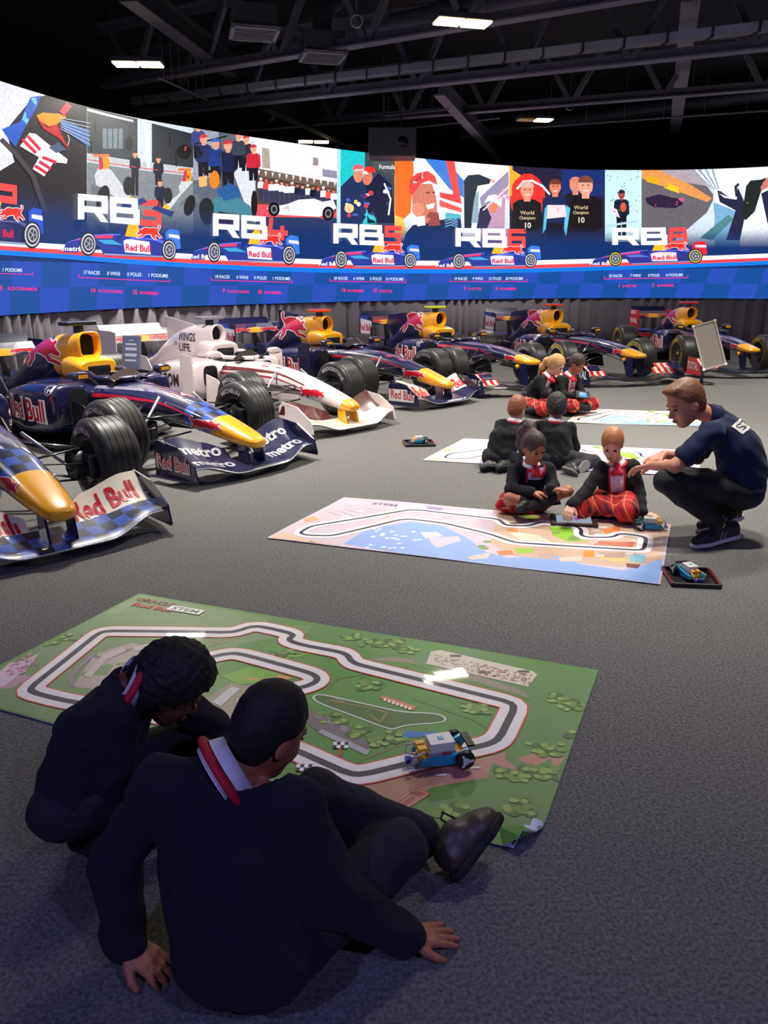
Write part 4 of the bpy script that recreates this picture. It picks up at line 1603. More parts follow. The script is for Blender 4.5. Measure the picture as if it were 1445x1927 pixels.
def rings_cr(keys, sub=3, n=28, yc=None):
    """keys: (x, zc, hw, t, b, e[, yc]) smoothed along x"""
    ks = [Vector(k) for k in keys]
    out = []
    for i in range(len(ks) - 1):
        p0, p1, p2, p3 = ks[max(i - 1, 0)], ks[i], ks[i + 1], ks[min(i + 2, len(ks) - 1)]
        for j in range(sub):
            t = j / sub
            out.append(0.5 * ((2 * p1) + (p2 - p0) * t + (2 * p0 - 5 * p1 + 4 * p2 - p3) * t * t + (3 * p1 - p0 - 3 * p2 + p3) * t ** 3))
    out.append(ks[-1])
    return [ring(k[0], k[1], k[2], k[3], k[4], max(2.0, k[5]), n, k[6] if len(k) > 6 else 0.0) for k in out]


NAVYP = dict(coat=1.0, rough=.35, spec=.5)
PAINT = {
    'navy': M('navy_paint', (22, 24, 66), **NAVYP), 'yellow': M('yellow_paint', (246, 170, 22), **NAVYP), 'white': M('white_paint', (236, 222, 222), **NAVYP),
    'maroon': M('maroon_paint', (84, 34, 30), **NAVYP), 'red': M('red_paint', (214, 26, 44), **NAVYP), 'blue': M('blue_paint', (26, 62, 150), **NAVYP), 'silver': M('silver_paint', (176, 176, 186), rough=.3, metal=.5, coat=.6),
    'cream': M('cream_paint', (236, 226, 206), **NAVYP), 'carbon': M('carbon', (26, 26, 32), .35, coat=.5, noise=.2, nscale=60), 'grey': M('grey_paint', (140, 138, 146), .4, coat=.4),
    'lime': M('lime_paint', (206, 220, 30), **NAVYP), 'orange': M('orange_paint', (240, 70, 34), **NAVYP), 'black': M('matte_black', (8, 8, 10), .8)}
TYRE = M('tyre_rubber', (46, 45, 46), .42, spec=.45, noise=.12, nscale=12)
RIMG = M('rim_grey', (120, 120, 128), .3, .8)
RIMD = M('rim_dark', (44, 44, 50), .4, .6)
DECAL = attr_mat('car_print', .35, coat=1.0)
TYPRINT = attr_mat('tyre_print', .6)


def checker_mat():
    m = bpy.data.materials.new('checked_paint')
    m.use_nodes = True
    nt = m.node_tree
    b = nt.nodes['Principled BSDF']
    tc = nt.nodes.new('ShaderNodeTexCoord')
    mp = nt.nodes.new('ShaderNodeMapping')
    mp.inputs['Location'].default_value = (0.013, 0.011, 0.5)
    mp.inputs['Scale'].default_value = (9, 11, 0.001)
    ch = nt.nodes.new('ShaderNodeTexChecker')
    ch.inputs['Scale'].default_value = 1.0
    ch.inputs['Color1'].default_value = C(20, 24, 64)
    ch.inputs['Color2'].default_value = C(46, 84, 176)
    nt.links.new(tc.outputs['Object'], mp.inputs['Vector'])
    nt.links.new(mp.outputs[0], ch.inputs['Vector'])
    nt.links.new(ch.outputs['Color'], b.inputs['Base Color'])
    b.inputs['Roughness'].default_value = .35
    b.inputs['Coat Weight'].default_value = 1.0
    return m


CHECK = checker_mat()


def arc_text(s, R, y, a0, h, col, bold=.02, outward=1, wide=1.0):
    """text bent round a tyre wall at axial y; faces +y when outward"""
    p = Print()
    p.text(s, 0, 0, h, col, bold, wide=wide)

    def f(u, v, lay):
        a = a0 - u / R * (1 if outward < 0 else -1) * -1
        a = a0 + (u / R) * (-1 if outward < 0 else 1)
        # looked at from outside the letters stand outward from the hub
        return Vector(((R + v) * math.cos(a), y, (R + v) * math.sin(a)))
    return p, f


TY_CACHE = {}


def wheel(parent, x, y, side, width, brand, slick, ringcol, front=True):
    """side +1 = left wheel (outer face to +y)"""
    t_off = Vector((x, y, .33))
    key = (width, slick)
    w = width / 2
    prof = [(-w + .012, .172), (-w - .004, .20), (-w - .008, .25), (-w + .004, .298), (-w + .03, .325), (-w + .05, .33)]
    if slick:
        prof += [(-w * .3, .3305), (w * .3, .3305)]
    else:
        for g in (-.078, -.026, .026, .078):
            prof += [(g - .008, .33), (g - .006, .3255), (g + .006, .3255), (g + .008, .33)]
    prof += [(w - .05, .33), (w - .03, .325), (w - .004, .298), (w + .008, .25), (w + .004, .20), (w - .012, .172)]
    prof += [(w - .05, .165), (-w + .05, .165)]
    if key not in TY_CACHE:
        o = MB().lathe(prof, 48, closed=True).build('tyre', TYRE, parent, smooth=True, sharp=38)
        TY_CACHE[key] = o.data
    else:
        o = link('tyre', TY_CACHE[key], parent)
    o.location = t_off
    tyre = o
    # lettering on both walls
    for s in (1, -1):
        pr = Print()
        col = C(196, 196, 200) if not ringcol else C(240, 206, 40)
        for a0 in ((math.pi * .72, -math.pi * .28) if True else ()):
            tris, tw = text_tris(brand, .015)
            k = .042 / .69
            R = .228
            # reading clockwise seen from the outside of this wall
            for tr in tris:
                pts = []
                for q in tr:
                    an = a0 - (q[0] * k) / R * (1)
                    r = R + q[1] * k
                    pts.append((an if s < 0 else math.pi - an, r))
                pr.tri(pts, col)
        if ringcol:
            for i in range(40):
                for (lo, hi) in ((.268, .276),):
                    a, b2 = i * math.pi / 20, (i + 1) * math.pi / 20
                    pr.poly([(a, lo - .055), (b2, lo - .055), (b2, lo - .046), (a, lo - .046)], ringcol)
                    pr.poly([(a, lo), (b2, lo), (b2, hi), (a, hi)], ringcol)
        yy = s * (w + .0105)
        lab = pr.build('wall_lettering', lambda u, v, lay: Vector((v * math.cos(u), yy, v * math.sin(u))), TYPRINT, tyre)
    # rim
        m = MB().lathe([(-w + .02, .166), (-w + .02, .172), (w - .02, .172), (w - .02, .166), (w - .06, .15), (-w + .06, .15)], 32, closed=True)
    m.lathe([(w * side - .03 * side, .15), (w * side - .03 * side, .172)], 32)
    rm = m.build('rim', RIMG, parent, smooth=True, sharp=40)
    rm.location = t_off
    m = MB()
    for k in range(9):
        a = 2 * math.pi * k / 9
        d = Vector((math.cos(a), 0, math.sin(a)))
        m.bar(d * .03 + Vector((0, side * (w - .055), 0)), d * .155 + Vector((0, side * (w - .03), 0)), .022, .03, up=(0, 1, 0))
    m.lathe([(side * (w - .08), .0), (side * (w - .03), .001), (side * (w - .035), .035), (side * (w - .08), .04)], 16)
    sp = m.build('spokes', RIMG, rm)
    MB().lathe([(-side * (w - .05), .04), (-side * (w - .05), .15), (side * (w - .1), .15), (side * (w - .1), .0)], 24).build('brake_drum', RIMD, rm, smooth=True, sharp=40)
    MB().lathe([(side * (w - .035), .0), (side * (w - .005), .001), (side * (w - .008), .018), (side * (w - .035), .022)], 8).build('wheel_nut', PAINT['yellow'], rm)
    return tyre


def bvh_of(objs):
    V, F = [], []
    for o in objs:
        n = len(V)
        M4 = o.matrix_basis
        V += [M4 @ v.co for v in o.data.vertices]
        F += [tuple(i + n for i in p.vertices) for p in o.data.polygons]
    return BVHTree.FromPolygons(V, F)


def decal(pr, name, bv, O, ax, ay, d, parent, cell=.05, lift=.004, mat=None):
    """project a drawing onto the bodywork along d; ax, ay = drawing axes in car space"""
    O, ax, ay, d = Vector(O), Vector(ax), Vector(ay), Vector(d).normalized()

    def f(u, v, lay):
        s = O + ax * u + ay * v - d * 1.0
        h = bv.ray_cast(s, d, 2.2)
        if h[0] is None:
            return None
        nn = h[1]
        if nn.dot(d) > 0:
            nn = -nn
        return h[0] - d * (lift + .0015 * lay) * .5 + nn * (lift + .0015 * lay) * .5
    # drop stretched pieces: raycast jumps are limited by cell size
    items = []
    o = pr.build(name, f, mat or DECAL, parent, gx=cell, gy=cell)
    me = o.data
    bm = bmesh.new()
    bm.from_mesh(me)
    bad = [fc for fc in bm.faces if max(e.calc_length() for e in fc.edges) > cell * 3.2]
    bmesh.ops.delete(bm, geom=bad, context='FACES')
    bm.to_mesh(me)
    bm.free()
    return o


def plate(name, poly, y, th, mat, parent):
    return MB().prism(poly, y - th / 2, y + th / 2, 'y').build(name, mat, parent)


def wing_strip(xle, chord, zf, ys, tilt, th, camber=0.0):
    """wing element across ys; zf(y) height of leading edge; returns MB"""
    rings = []
    for y in ys:
        z0 = zf(y)
        c = chord(y) if callable(chord) else chord
        x0 = xle(y) if callable(xle) else xle
        tl = tilt(y) if callable(tilt) else tilt
        pts = []
        for s in (0, .08, .3, .6, 1.0):
            pts.append((s, th * (1 - s) ** .5 * .5 * min(1, s * 14 + .15)))
        up = [(x0 - s * c, y, z0 + math.sin(tl) * s * s * c * .7 + math.sin(tl) * s * c * .3 + t) for s, t in pts]
        lo = [(x0 - s * c, y, z0 + math.sin(tl) * s * s * c * .7 + math.sin(tl) * s * c * .3 - t - .002) for s, t in pts[::-1]]
        rings.append(up + lo)
    return MB().loft(rings)


def race_car(loc, rz, cfg, label):
    t = empty('race_car', (loc[0], loc[1], 0), rz)
    P_ = PAINT
    hi = cfg.get('high', False)
    body, nosec, side2 = P_[cfg['body']], P_[cfg['nose']], P_[cfg.get('side', cfg['body'])]
    airc = P_[cfg['air']]
    H = cfg.get('up', 1.0)
    parts = []
    # --- nose and chassis
    if hi:
        tip = [(1.06, .465, .06, .018, .018, 2.4), (1.03, .468, .11, .035, .035, 3), (.92, .475, .125, .05, .05, 3.2), (.70, .495, .135, .065, .065, 3.2)]
        mid = [(.70, .495, .135, .065, .065, 3.2), (.40, .52, .15, .085, .085, 3.2), (.12, .535, .17, .10, .10, 3.0)]
        cha = [(.12, .535, .17, .10, .10, 3.0), (-.3, .535, .20, .115, .14, 3), (-.7, .51, .24, .15, .19, 3), (-1.0, .48, .30, .19, .22, 3), (-1.4, .46, .36, .21, .26, 3), (-1.9, .44, .36, .22, .26, 3), (-2.4, .40, .28, .22, .22, 3)]
    else:
        tip = [(1.05, .275, .05, .025, .025, 2.2), (1.02, .28, .085, .045, .045, 2.4), (.92, .30, .115, .065, .06, 2.5), (.74, .335, .135, .085, .075, 2.6), (.56, .372, .148, .10, .09, 2.6)]
        mid = [(.56, .372, .148, .10, .09, 2.6), (.38, .408, .158, .11, .10, 2.7), (.20, .44, .170, .12, .11, 2.7)]
        cha = [(.20, .44, .170, .12, .11, 2.7), (-.1, .475, .19, .135, .13, 2.8), (-.5, .49, .22, .16, .17, 2.8), (-.85, .475, .27, .19, .20, 3), (-1.1, .46, .32, .21, .22, 3), (-1.5, .44, .37, .23, .24, 3), (-2.0, .42, .35, .23, .24, 3), (-2.5, .38, .26, .2, .2, 3)]
    rt = rings_cr(tip, 4)
    if cfg.get('tip'):
        MB().loft(rt[:9], True, False).build('nose_tip', P_[cfg['tip']], t, smooth=True, sharp=60)
        rt = rt[8:]
    nc = MB().loft(rt, not cfg.get('tip'), False).build('nose_cone', nosec, t, smooth=True, sharp=60)
    nm = MB().loft(rings_cr(mid, 4), False, False).build('nose_panel', CHECK if cfg.get('check') else body, t, smooth=True)
    ch = MB().loft(rings_cr(cha, 5), False, True).build('chassis', body, t, smooth=True, sharp=60)
    parts += [nc, nm, ch]
    # cockpit: opening, rim, headrest, steering wheel, wind deflector
    ztop = .70 if not hi else .68
    MB().loft([[(-.95 + .42 * math.cos(a) * .9 - .25, .215 * math.sin(a) * (1 + .2 * math.cos(a + math.pi)), z) for a in [2 * math.pi * k / 24 for k in range(24)]] for z in (ztop - .06, ztop - .012)]).build('cockpit_opening', P_['black'], t)
    MB().tube([(-1.18 + .40 * math.cos(a), .225 * math.sin(a), ztop - .01 + (.05 if math.cos(a) < 0 else .012)) for a in [2 * math.pi * k / 28 for k in range(29)]], .026, 8, caps=False).build('cockpit_rim', body, t, smooth=True)
    MB().box(-1.02, -1.0, -.11, .11, ztop - .03, ztop + .06, bev=.01).build('steering_wheel', P_['carbon'], t)
    MB().loft([[(-.80 - k * .05, y, ztop - .03 + (.05 + k * .035) * (1 - (y / .24) ** 2)) for y in [-.22 + .044 * i for i in range(11)]] for k in range(3)], False, False).build('wind_deflector', M('tinted_screen', (60, 50, 50), .1, spec=.6), t, smooth=True, fix=False)
    hr = rings_cr([(-1.36, ztop + .06, .20, .075, .10, 3.2), (-1.42, ztop + .075, .225, .09, .12, 3), (-1.60, ztop + .08, .22, .11, .14, 3), (-1.75, ztop + .06, .20, .12, .14, 3)], 3)
    hrest = MB().loft(hr).build('headrest', airc, t, smooth=True, sharp=50)
    MB().box(-1.40, -1.352, -.13, .13, ztop - .02, ztop + .09, bev=.015).build('headrest_pad', P_['carbon'], t)
    parts.append(hrest)
    # airbox
    rr = .105 if cfg.get('round') else .12
    ex = 2.2 if cfg.get('round') else 3.6
    z0 = .93 * H
    ab = [ring(-1.60, z0, rr * .72, rr * .86, rr * .86, ex), ring(-1.50, z0, rr * .86, rr, rr, ex), ring(-1.485, z0, rr * .98, rr * 1.12, rr * 1.12, ex)]
    ab += rings_cr([(-1.50, z0 - .005, rr * 1.12, rr * 1.22, rr * 1.25, ex), (-1.62, z0 - .03, rr * 1.25, rr * 1.32, rr * 1.8, 2.8), (-1.78, z0 - .07, .17, .185, .24, 2.6), (-1.94, z0 - .12, .19, .22, .24, 2.6)], 3)
    abx = MB().loft(ab, False, False).build('airbox', airc, t, smooth=True, sharp=70)
    MB().loft([ring(-1.61, z0, rr * .8, rr * .95, rr * .95, ex), ring(-1.58, z0, rr * .78, rr * .93, rr * .93, ex)]).build('air_intake', P_['black'], t)
    parts.append(abx)
    # engine cover
    ec = rings_cr([(-1.94, z0 - .12, .19, .22, .24, 2.6), (-2.25, z0 - .21, .185, .245, .25, 2.4), (-2.6, z0 - .33, .16, .22, .25, 2.3), (-3.0, .47, .12, .15, .22, 2.3), (-3.3, .42, .08, .10, .16, 2.3)], 4)
    ecv = MB().loft(ec).build('engine_cover', P_[cfg.get('cover', cfg['body'])], t, smooth=True, sharp=60)
    parts.append(ecv)
    fin = cfg.get('fin')
    if fin:
        fp = {1: [(-1.9, z0 + .08), (-2.3, z0 + .12), (-2.75, z0 + .10), (-2.80, z0 - .3), (-2.6, .5), (-2.0, z0 - .1)],
              2: [(-1.85, z0 + .12), (-2.6, z0 + .08), (-3.3, z0 + .0), (-3.42, z0 - .2), (-3.0, .5), (-2.0, z0 - .1)],
              3: [(-1.9, z0 + .08), (-2.75, z0 + .19), (-2.72, z0 - .1), (-2.6, .55), (-2.0, z0 - .1)]}[fin]
        parts.append(plate('engine_cover_fin', fp, 0, .02, P_[cfg.get('cover', cfg['body'])], t))
    # T camera
    tcz = z0 + rr * 1.25
    MB().box(-1.75, -1.62, -.02, .02, tcz - .06, tcz + .05).build('camera_mast', P_['carbon'], t)
    MB().box(-1.78, -1.60, -.17, .17, tcz + .045, tcz + .085, bev=.012).build('camera_pod', P_[cfg['cam']], t)
    # side pods
    for s in (1, -1):
        if hi:
            k = [(-1.18, .49, .16, .17, .20, 3.5, .47), (-1.3, .49, .185, .185, .27, 3.6, .47), (-1.7, .44, .205, .20, .28, 3.6, .45), (-2.2, .34, .18, .19, .22, 3.2, .36), (-2.7, .26, .11, .12, .15, 3, .22), (-3.0, .22, .06, .08, .1, 3, .13)]
        else:
            k = [(-1.12, .46, .19, .20, .20, 4, .49), (-1.24, .45, .205, .215, .27, 4, .49), (-1.7, .42, .215, .215, .30, 4, .48), (-2.2, .36, .20, .19, .26, 3.6, .40), (-2.7, .28, .13, .13, .18, 3.2, .27), (-3.05, .24, .07, .08, .12, 3, .16)]
        px_ = cfg.get('podx', 0.0)
        k = [(q[0] + px_,) + q[1:6] + (q[6] * s,) for q in k]
        q = k[0]
        k = [(q[0] + .03, q[1], q[2] * .86, q[3] * .86, q[4] * .86, 3.4, q[6])] + k
        sp = MB().loft(rings_cr(k, 4), True, True).build('side_pod', side2, t, smooth=True, sharp=60)
        parts.append(sp)
        q = k[0]
        MB().loft([ring(q[0] - .05, q[1] + .02, q[2] * .62, q[3] * .78, q[4] * .74, 4, 28, q[6] - s * q[2] * .34), ring(q[0] + .004, q[1] + .02, q[2] * .62, q[3] * .78, q[4] * .74, 4, 28, q[6] - s * q[2] * .34)]).build('side_pod_intake', P_['black'], t)
        # mirror
        mi = MB().loft(rings_cr([(-.90, .75, .075, .035, .035, 2.6, s * .47), (-.95, .75, .085, .045, .045, 3, s * .47), (-1.0, .75, .08, .04, .04, 3, s * .47)], 2)).build('mirror', body, t, smooth=True, sharp=50)
        MB().box(-.893, -.885, s * .47 - .05, s * .47 + .05, .735, .768).build('mirror_cap', nosec if cfg['body'] == 'navy' else body, mi)
        MB().tube([(-.97, s * .40, .74), (-1.0, s * .26, .66)], .012, 6).build('mirror_stalk', P_['carbon'], mi)
        # barge board and turning vane
        plate('barge_board', [(-.55, .14), (-.95, .12), (-1.08, .16), (-1.05, .52 if not hi else .4), (-.85, .48 if not hi else .36), (-.62, .34)], s * (.42 if hi else .52), .012, P_['carbon'] if cfg['body'] != 'white' else P_['white'], t)
        if cfg.get('defl'):
            plate('deflector', [(-1.05, .12), (-1.30, .12), (-1.34, .72), (-1.26, .76), (-1.08, .74)], s * .70, .014, P_['white'] if cfg['body'] == 'white' else body, t)
        plate('winglet', [(-2.3, .46), (-2.62, .46), (-2.66, .66), (-2.45, .64)], s * .52, .012, body, t) if not hi else None
    # floor and plank
    fl_ = [(-.55, .12), (-1.0, .30), (-1.15, .68), (-2.5, .68), (-2.75, .45), (-3.55, .40)]
    MB().prism(fl_ + [(x, -y) for x, y in fl_[::-1]], .045, .07, 'z').build('floor_panel', P_['carbon'], t)
    MB().box(-3.7, -2.6, -.13, .13, .16, .38, bev=.03).build('gearbox', P_['carbon'], t)
    MB().prism([(-3.2, .10), (-3.75, .34), (-3.75, .36), (-3.2, .16)], -.48, .48, 'y').build('diffuser', P_['carbon'], t)
    MB().box(-.9, -.5, -.05, .05, .06, .30, bev=.02).build('splitter', P_['carbon'], t)
    # wheels
    fw, rw = (.30, .36) if not hi else (.27, .36)
    ylat = .90
    for s in (1, -1):
        wheel(t, 0, s * (ylat - fw / 2), s, fw, cfg['tyre'], hi, cfg.get('ring'))
        wheel(t, -3.1, s * (ylat - rw / 2), s, rw, cfg['tyre'], hi, cfg.get('ring'), False)
        # suspension
        hub = Vector((0, s * (ylat - fw - .02), .33))
        yi = .18
        zl = .30 if not hi else .44
        SM = P_['carbon']
        for a, b, r in (((.22, s * yi, .47 if not hi else .55), hub + Vector((0, 0, .12)), .022), ((-.38, s * yi, .50 if not hi else .55), hub + Vector((0, 0, .12)), .022), ((.22, s * .10, zl), hub + Vector((0, 0, -.12)), .022), ((-.38, s * .12, zl), hub + Vector((0, 0, -.12)), .022),
                        ((.12, s * yi, .40 if not hi else .5), hub + Vector((.12, 0, .02)), .014)):
            MB().tube([a, b], r, 8, .35).build('wishbone', SM, t, smooth=True)
        MB().tube([(-.1, s * .19, .60), hub + Vector((0, -s * .02, -.1))], .013, 8).build('push_rod', P_['silver'] if not hi else SM, t, smooth=True)
        MB().tube([hub + Vector((0, -s * .10, 0)), hub + Vector((0, s * .14, 0))], .12, 16).build('upright', SM, t, smooth=True, sharp=40)
        MB().box(.02, .20, hub.y - .04, hub.y + .04, .24, .42, bev=.02).build('brake_duct', SM, t)
        hub = Vector((-3.1, s * (ylat - rw - .02), .33))
        for a, b in (((-2.75, s * .10, .38), hub + Vector((0, 0, .12))), ((-3.3, s * .12, .38), hub + Vector((0, 0, .12))), ((-2.75, s * .10, .2), hub + Vector((0, 0, -.12))), ((-3.35, s * .10, .2), hub + Vector((0, 0, -.12)))):
            MB().tube([a, b], .02, 8, .4).build('wishbone', SM, t, smooth=True)
        MB().tube([hub + Vector((0, -s * .16, 0)), hub + Vector((0, s * .1, 0))], .11, 14).build('upright', SM, t, smooth=True, sharp=40)
    # --- front wing
    wcol, fcol, ecol = P_[cfg['wing']], P_.get(cfg['flap']), P_[cfg['plate']]
    flaps = []
    if not hi:
        hs = cfg.get('hs', .70)
        zf = lambda y: .075 + .085 * sstep(.26, .60, abs(y)) - .0 * abs(y)
        ys = [-hs + 2 * hs * i / 36 for i in range(37)]
        mp = wing_strip(lambda y: 1.10 - .10 * sstep(.2, .7, abs(y)), .30, zf, ys, .22, .03).build('front_wing', CHECK if cfg.get('wcheck') else wcol, t, smooth=True, sharp=50)
        # bright leading edge
        MB().tube([(1.103 - .10 * sstep(.2, .7, abs(y)), y, zf(y)) for y in ys], .006, 6).build('leading_edge', P_['silver'], mp, smooth=True)
        for s in (1, -1):
            yy = [s * (.13 + (hs - .15) * i / 12) for i in range(13)]
            f1 = wing_strip(lambda y: .84 - .02 * sstep(.2, .7, abs(y)), lambda y: .12 + .10 * sstep(.1, .3, abs(y)), lambda y: .115 + .085 * sstep(.26, .60, abs(y)), yy, .85, .016).build('wing_flap', fcol, t, smooth=True, sharp=50)
            flaps.append(f1)
            ep = plate('wing_end_plate', [(1.06, .07), (1.02, .20), (.80, .33), (.55, .36), (.50, .30), (.50, .06)], s * hs, .014, ecol, t)
            MB().prism([(1.06, s * hs), (.50, s * hs), (.50, s * (hs + .08)), (.80, s * (hs + .06))], .055, .067, 'z').build('end_plate_foot', ecol, ep)
            MB().prism([(1.0, .10), (.86, .12), (.84, .28), (.96, .27)], s * .085 - .008, s * .085 + .008, 'y').build('nose_pylon', body if cfg['body'] != 'white' else P_['yellow'], t)
            parts.append(ep)
        parts_w = [mp] + flaps
    else:
        hs = .90
        zf = lambda y: .10 + .03 * sstep(.25, .5, abs(y)) - .03 * sstep(.7, .9, abs(y))
        ys = [-hs + 2 * hs * i / 40 for i in range(41)]
        mp = wing_strip(lambda y: 1.14 - .12 * sstep(.3, .9, abs(y)), lambda y: .24 + .10 * sstep(.3, .7, abs(y)), zf, ys, .12, .025).build('front_wing', wcol, t, smooth=True, sharp=50)
        for s in (1, -1):
            for j in range(2):
                yy = [s * (.46 + .10 * j + (.40 - .10 * j) * i / 10) for i in range(11)]
                f1 = wing_strip(lambda y: .86 - .09 * j, .14, lambda y: .145 + .06 * j, yy, .75, .014).build('wing_flap', P_[('red', 'cream')[j]] if cfg['flap'] == 'multi' else fcol, t, smooth=True, sharp=50)
                flaps.append(f1)
                for k in range(3):
                    yb = s * (.50 + .12 * k + .06 * j)
                    f2 = wing_strip(lambda y: .862 - .09 * j, .142, lambda y: .151 + .06 * j, [yb, yb + s * .03, yb + s * .055], .75, .014).build('flap_panel', P_[('cream', 'red')[j]], f1, smooth=True, sharp=50)
            cs = wing_strip(.98, .14, lambda y: .26, [s * (.66 + .20 * i / 6) for i in range(7)], .5, .012).build('cascade_wing', P_['navy'] if cfg['plate'] != 'red' else P_['red'], t, smooth=True, sharp=50)
            ep = plate('wing_end_plate', [(1.04, .06), (.98, .24), (.80, .32), (.52, .33), (.50, .06)], s * hs, .012, ecol, t)
            MB().prism([(1.04, s * hs), (.50, s * hs), (.50, s * (hs + .09)), (.80, s * (hs + .07))], .05, .062, 'z').build('end_plate_foot', ecol, ep)
            parts.append(ep)
            MB().prism([(1.03, .13), (.86, .14), (.72, .44), (.98, .45)], s * .11 - .009, s * .11 + .009, 'y').build('nose_pylon', P_['navy'], t)
            MB().tube([(.78, s * .13, .42), (.80, s * .13, .37)], .03, 10).build('pylon_pod', P_['yellow'], t, smooth=True)
    # --- rear wing
    rs = .50 if not hi else .38
    zt = .93 if not hi else .97
    ys = [-rs + 2 * rs * i / 12 for i in range(13)]
    rwm = wing_strip(-3.42, .26, lambda y: zt - .16, ys, .35, .035).build('rear_wing', P_[cfg.get('rwing', cfg['body'])], t, smooth=True, sharp=50)
    rwf = wing_strip(-3.60, .20, lambda y: zt - .09, ys, .9, .02).build('rear_wing_flap', P_[cfg.get('rwing', cfg['body'])], t, smooth=True, sharp=50)
    # front-facing banner of the upper element
    ban = MB().prism([(-3.40, zt - .17), (-3.44, zt - .10), (-3.60, zt - .03), (-3.62, zt - .05), (-3.48, zt - .15)], -rs, rs, 'y').build('rear_wing_slat', P_[cfg.get('rwing', cfg['body'])], t)
    for s in (1, -1):
        ep = plate('rear_end_plate', [(-3.30, zt - .42 if not hi else zt - .55), (-3.28, zt - .02), (-3.42, zt), (-3.80, zt), (-3.82, zt - .35), (-3.60, .30), (-3.46, .30)], s * rs, .014, P_[cfg.get('rplate', cfg['body'])], t)
        parts.append(ep)
    MB().prism([(-3.35, .36), (-3.30, .62), (-3.45, zt - .14), (-3.52, zt - .14), (-3.46, .6), (-3.50, .36)], -.012, .012, 'y').build('rear_wing_pylon', P_['carbon'], t)
    MB().prism([(-3.30, .50), (-3.33, .53), (-3.55, .56), (-3.55, .54)], -rs, rs, 'y').build('beam_wing', P_['carbon'], t)

    # --- livery
    bpy.context.view_layer.update()
    bv = bvh_of(parts)
    RED, WH, YE = C(206, 24, 48), C(244, 238, 240), C(248, 180, 30)
    for s in (1, -1):
        d = (0, -s, 0)
        if not cfg.get('nobull'):
            pr = Print()
            bull(pr, 0, 0, .44, .25, RED, WH)
            decal(pr, 'bull_emblem', bv, (-2.20, 0, z0 - .08), (1, 0, 0), (0, 0, 1), d, t, .06)
        if not cfg.get('noside'):
            pr = Print()
            k = -s
            fit = .78
            for lay, off, c in ((0, .075, WH), (1, .015, RED)):
                pr.layer = lay
                pr.text('Red Bull', 0, 0, .20, c, off, ex=(1, 0), fit=fit + (.04 if lay == 0 else 0))
            # letters read left to right as seen from that side
            O = (-1.28 if s > 0 else -2.06, 0, .30 if not hi else .34)
            decal(pr, 'side_lettering', bv, O, (-1, 0, 0) if s > 0 else (1, 0, 0), (0, 0, 1), d, t, .06)
        # nose emblem
        pr = Print()
        bull(pr, 0, 0, .20 if not hi else .13, .085 if not hi else .06, RED, WH)
        decal(pr, 'nose_emblem', bv, (.50, 0, .385) if not hi else (.62, 0, .50), (1, 0, 0), (0, 0, 1), d, t, .04)
        # sweeping side stripes
        if not cfg.get('nostripe'):
            n = 14
            for (z1, z2, c, zz) in (((.52, .56, RED, 0), (.60, .63, C(120, 116, 140), 0)) if not cfg.get('maroon') else ((.50, .53, C(190, 60, 70), 0), (.55, .60, C(110, 40, 40), 0))):
                pr = Print()
                for i in range(n):
                    x0, x1 = -1.15 + i * 1.5 / n, -1.15 + (i + 1) * 1.5 / n
                    dz = lambda x: -.10 * sstep(-.2, .6, x) + .02 * math.sin((x + 1.2) * 2) + (.03 if hi else 0)
                    w0, w1 = (1 - .8 * i / n), (1 - .8 * (i + 1) / n)
                    pr.poly([(x0, z1 + dz(x0)), (x1, z1 + dz(x1)), (x1, z1 + (z2 - z1) * w1 + dz(x1)), (x0, z1 + (z2 - z1) * w0 + dz(x0))], c)
                decal(pr, 'side_stripe', bv, (0, 0, 0), (1, 0, 0), (0, 0, 1), d, t, .08)
        # end plate words
        if cfg.get('epword'):
            pr = Print()
            wtxt = cfg['epword']
            if wtxt == 'Red Bull':
                if cfg.get('epwhite'):
                    pr.poly([(-.02, -.04), (.44, -.02), (.46, .14), (-.02, .12)], WH)
                pr.layer = 1
                pr.text(wtxt, 0, 0, .11, WH, .07, fit=.44)
                pr.layer = 2
                pr.text(wtxt, .01, .004, .11, RED, .015, fit=.42)
            else:
                pr.text(wtxt, 0, 0, .12, WH, .03, fit=.42)
            O = (.97 if s > 0 else .53, 0, .13)
            decal(pr, 'end_plate_lettering', bv, O, (-1, 0, 0) if s > 0 else (1, 0, 0), (0, 0, 1), d, t, .08)
        # rear end plates
        if cfg.get('rword'):
            pr = Print()
            if cfg['rword'] == 'TOTAL':
                pr.rect(-.27, -.60, .26, -.14, C(206, 22, 40))
                pr.layer = 1
                pr.text('TOTAL', -.22, -.28, .09, WH, .03, fit=.4)
                pr.text('GEOX', -.22, -.09, .07, WH, .03, fit=.3)
            else:
                pr.rect(-.27, -.62, .26, -.34, C(200, 26, 48))
                pr.poly([(-.27, -.34), (.26, -.34), (.26, -.10), (-.27, -.06)], C(226, 220, 232))
                pr.poly([(-.27, -.06), (.26, -.10), (.26, -.01), (-.27, -.01)], C(40, 74, 180))
                pr.layer = 1
                pr.text('Red Bull', -.22, -.28, .12, C(190, 40, 60), .03, fit=.44)
            if s > 0:
                pr2 = Print()
                for lay, pts, c in pr.items:
                    pr2.items.append((lay, [(-p[0], p[1]) for p in pts], c) if False else (lay, pts, c))
                pr = pr2
            decal(pr, 'rear_plate_print', bv, (-3.55, 0, zt), (-1, 0, 0) if s > 0 else (1, 0, 0), (0, 0, 1), d, t, .1)
    # emblem across the rear wing: two bulls and a sun
    bvw = bvh_of([ban])
    pr = Print()
    if cfg['body'] == 'white':
        pr.poly([(-rs + .02, -.07), (rs - .02, -.07), (rs - .02, .10), (-rs + .02, .10)], C(120, 50, 40))
    pr.layer = 1
    pr.disc(0, 0, .19, .075, YE, 18)
    for s in (1, -1):
        bull(pr, s * .26, .0, -s * .20, .075, RED, WH)
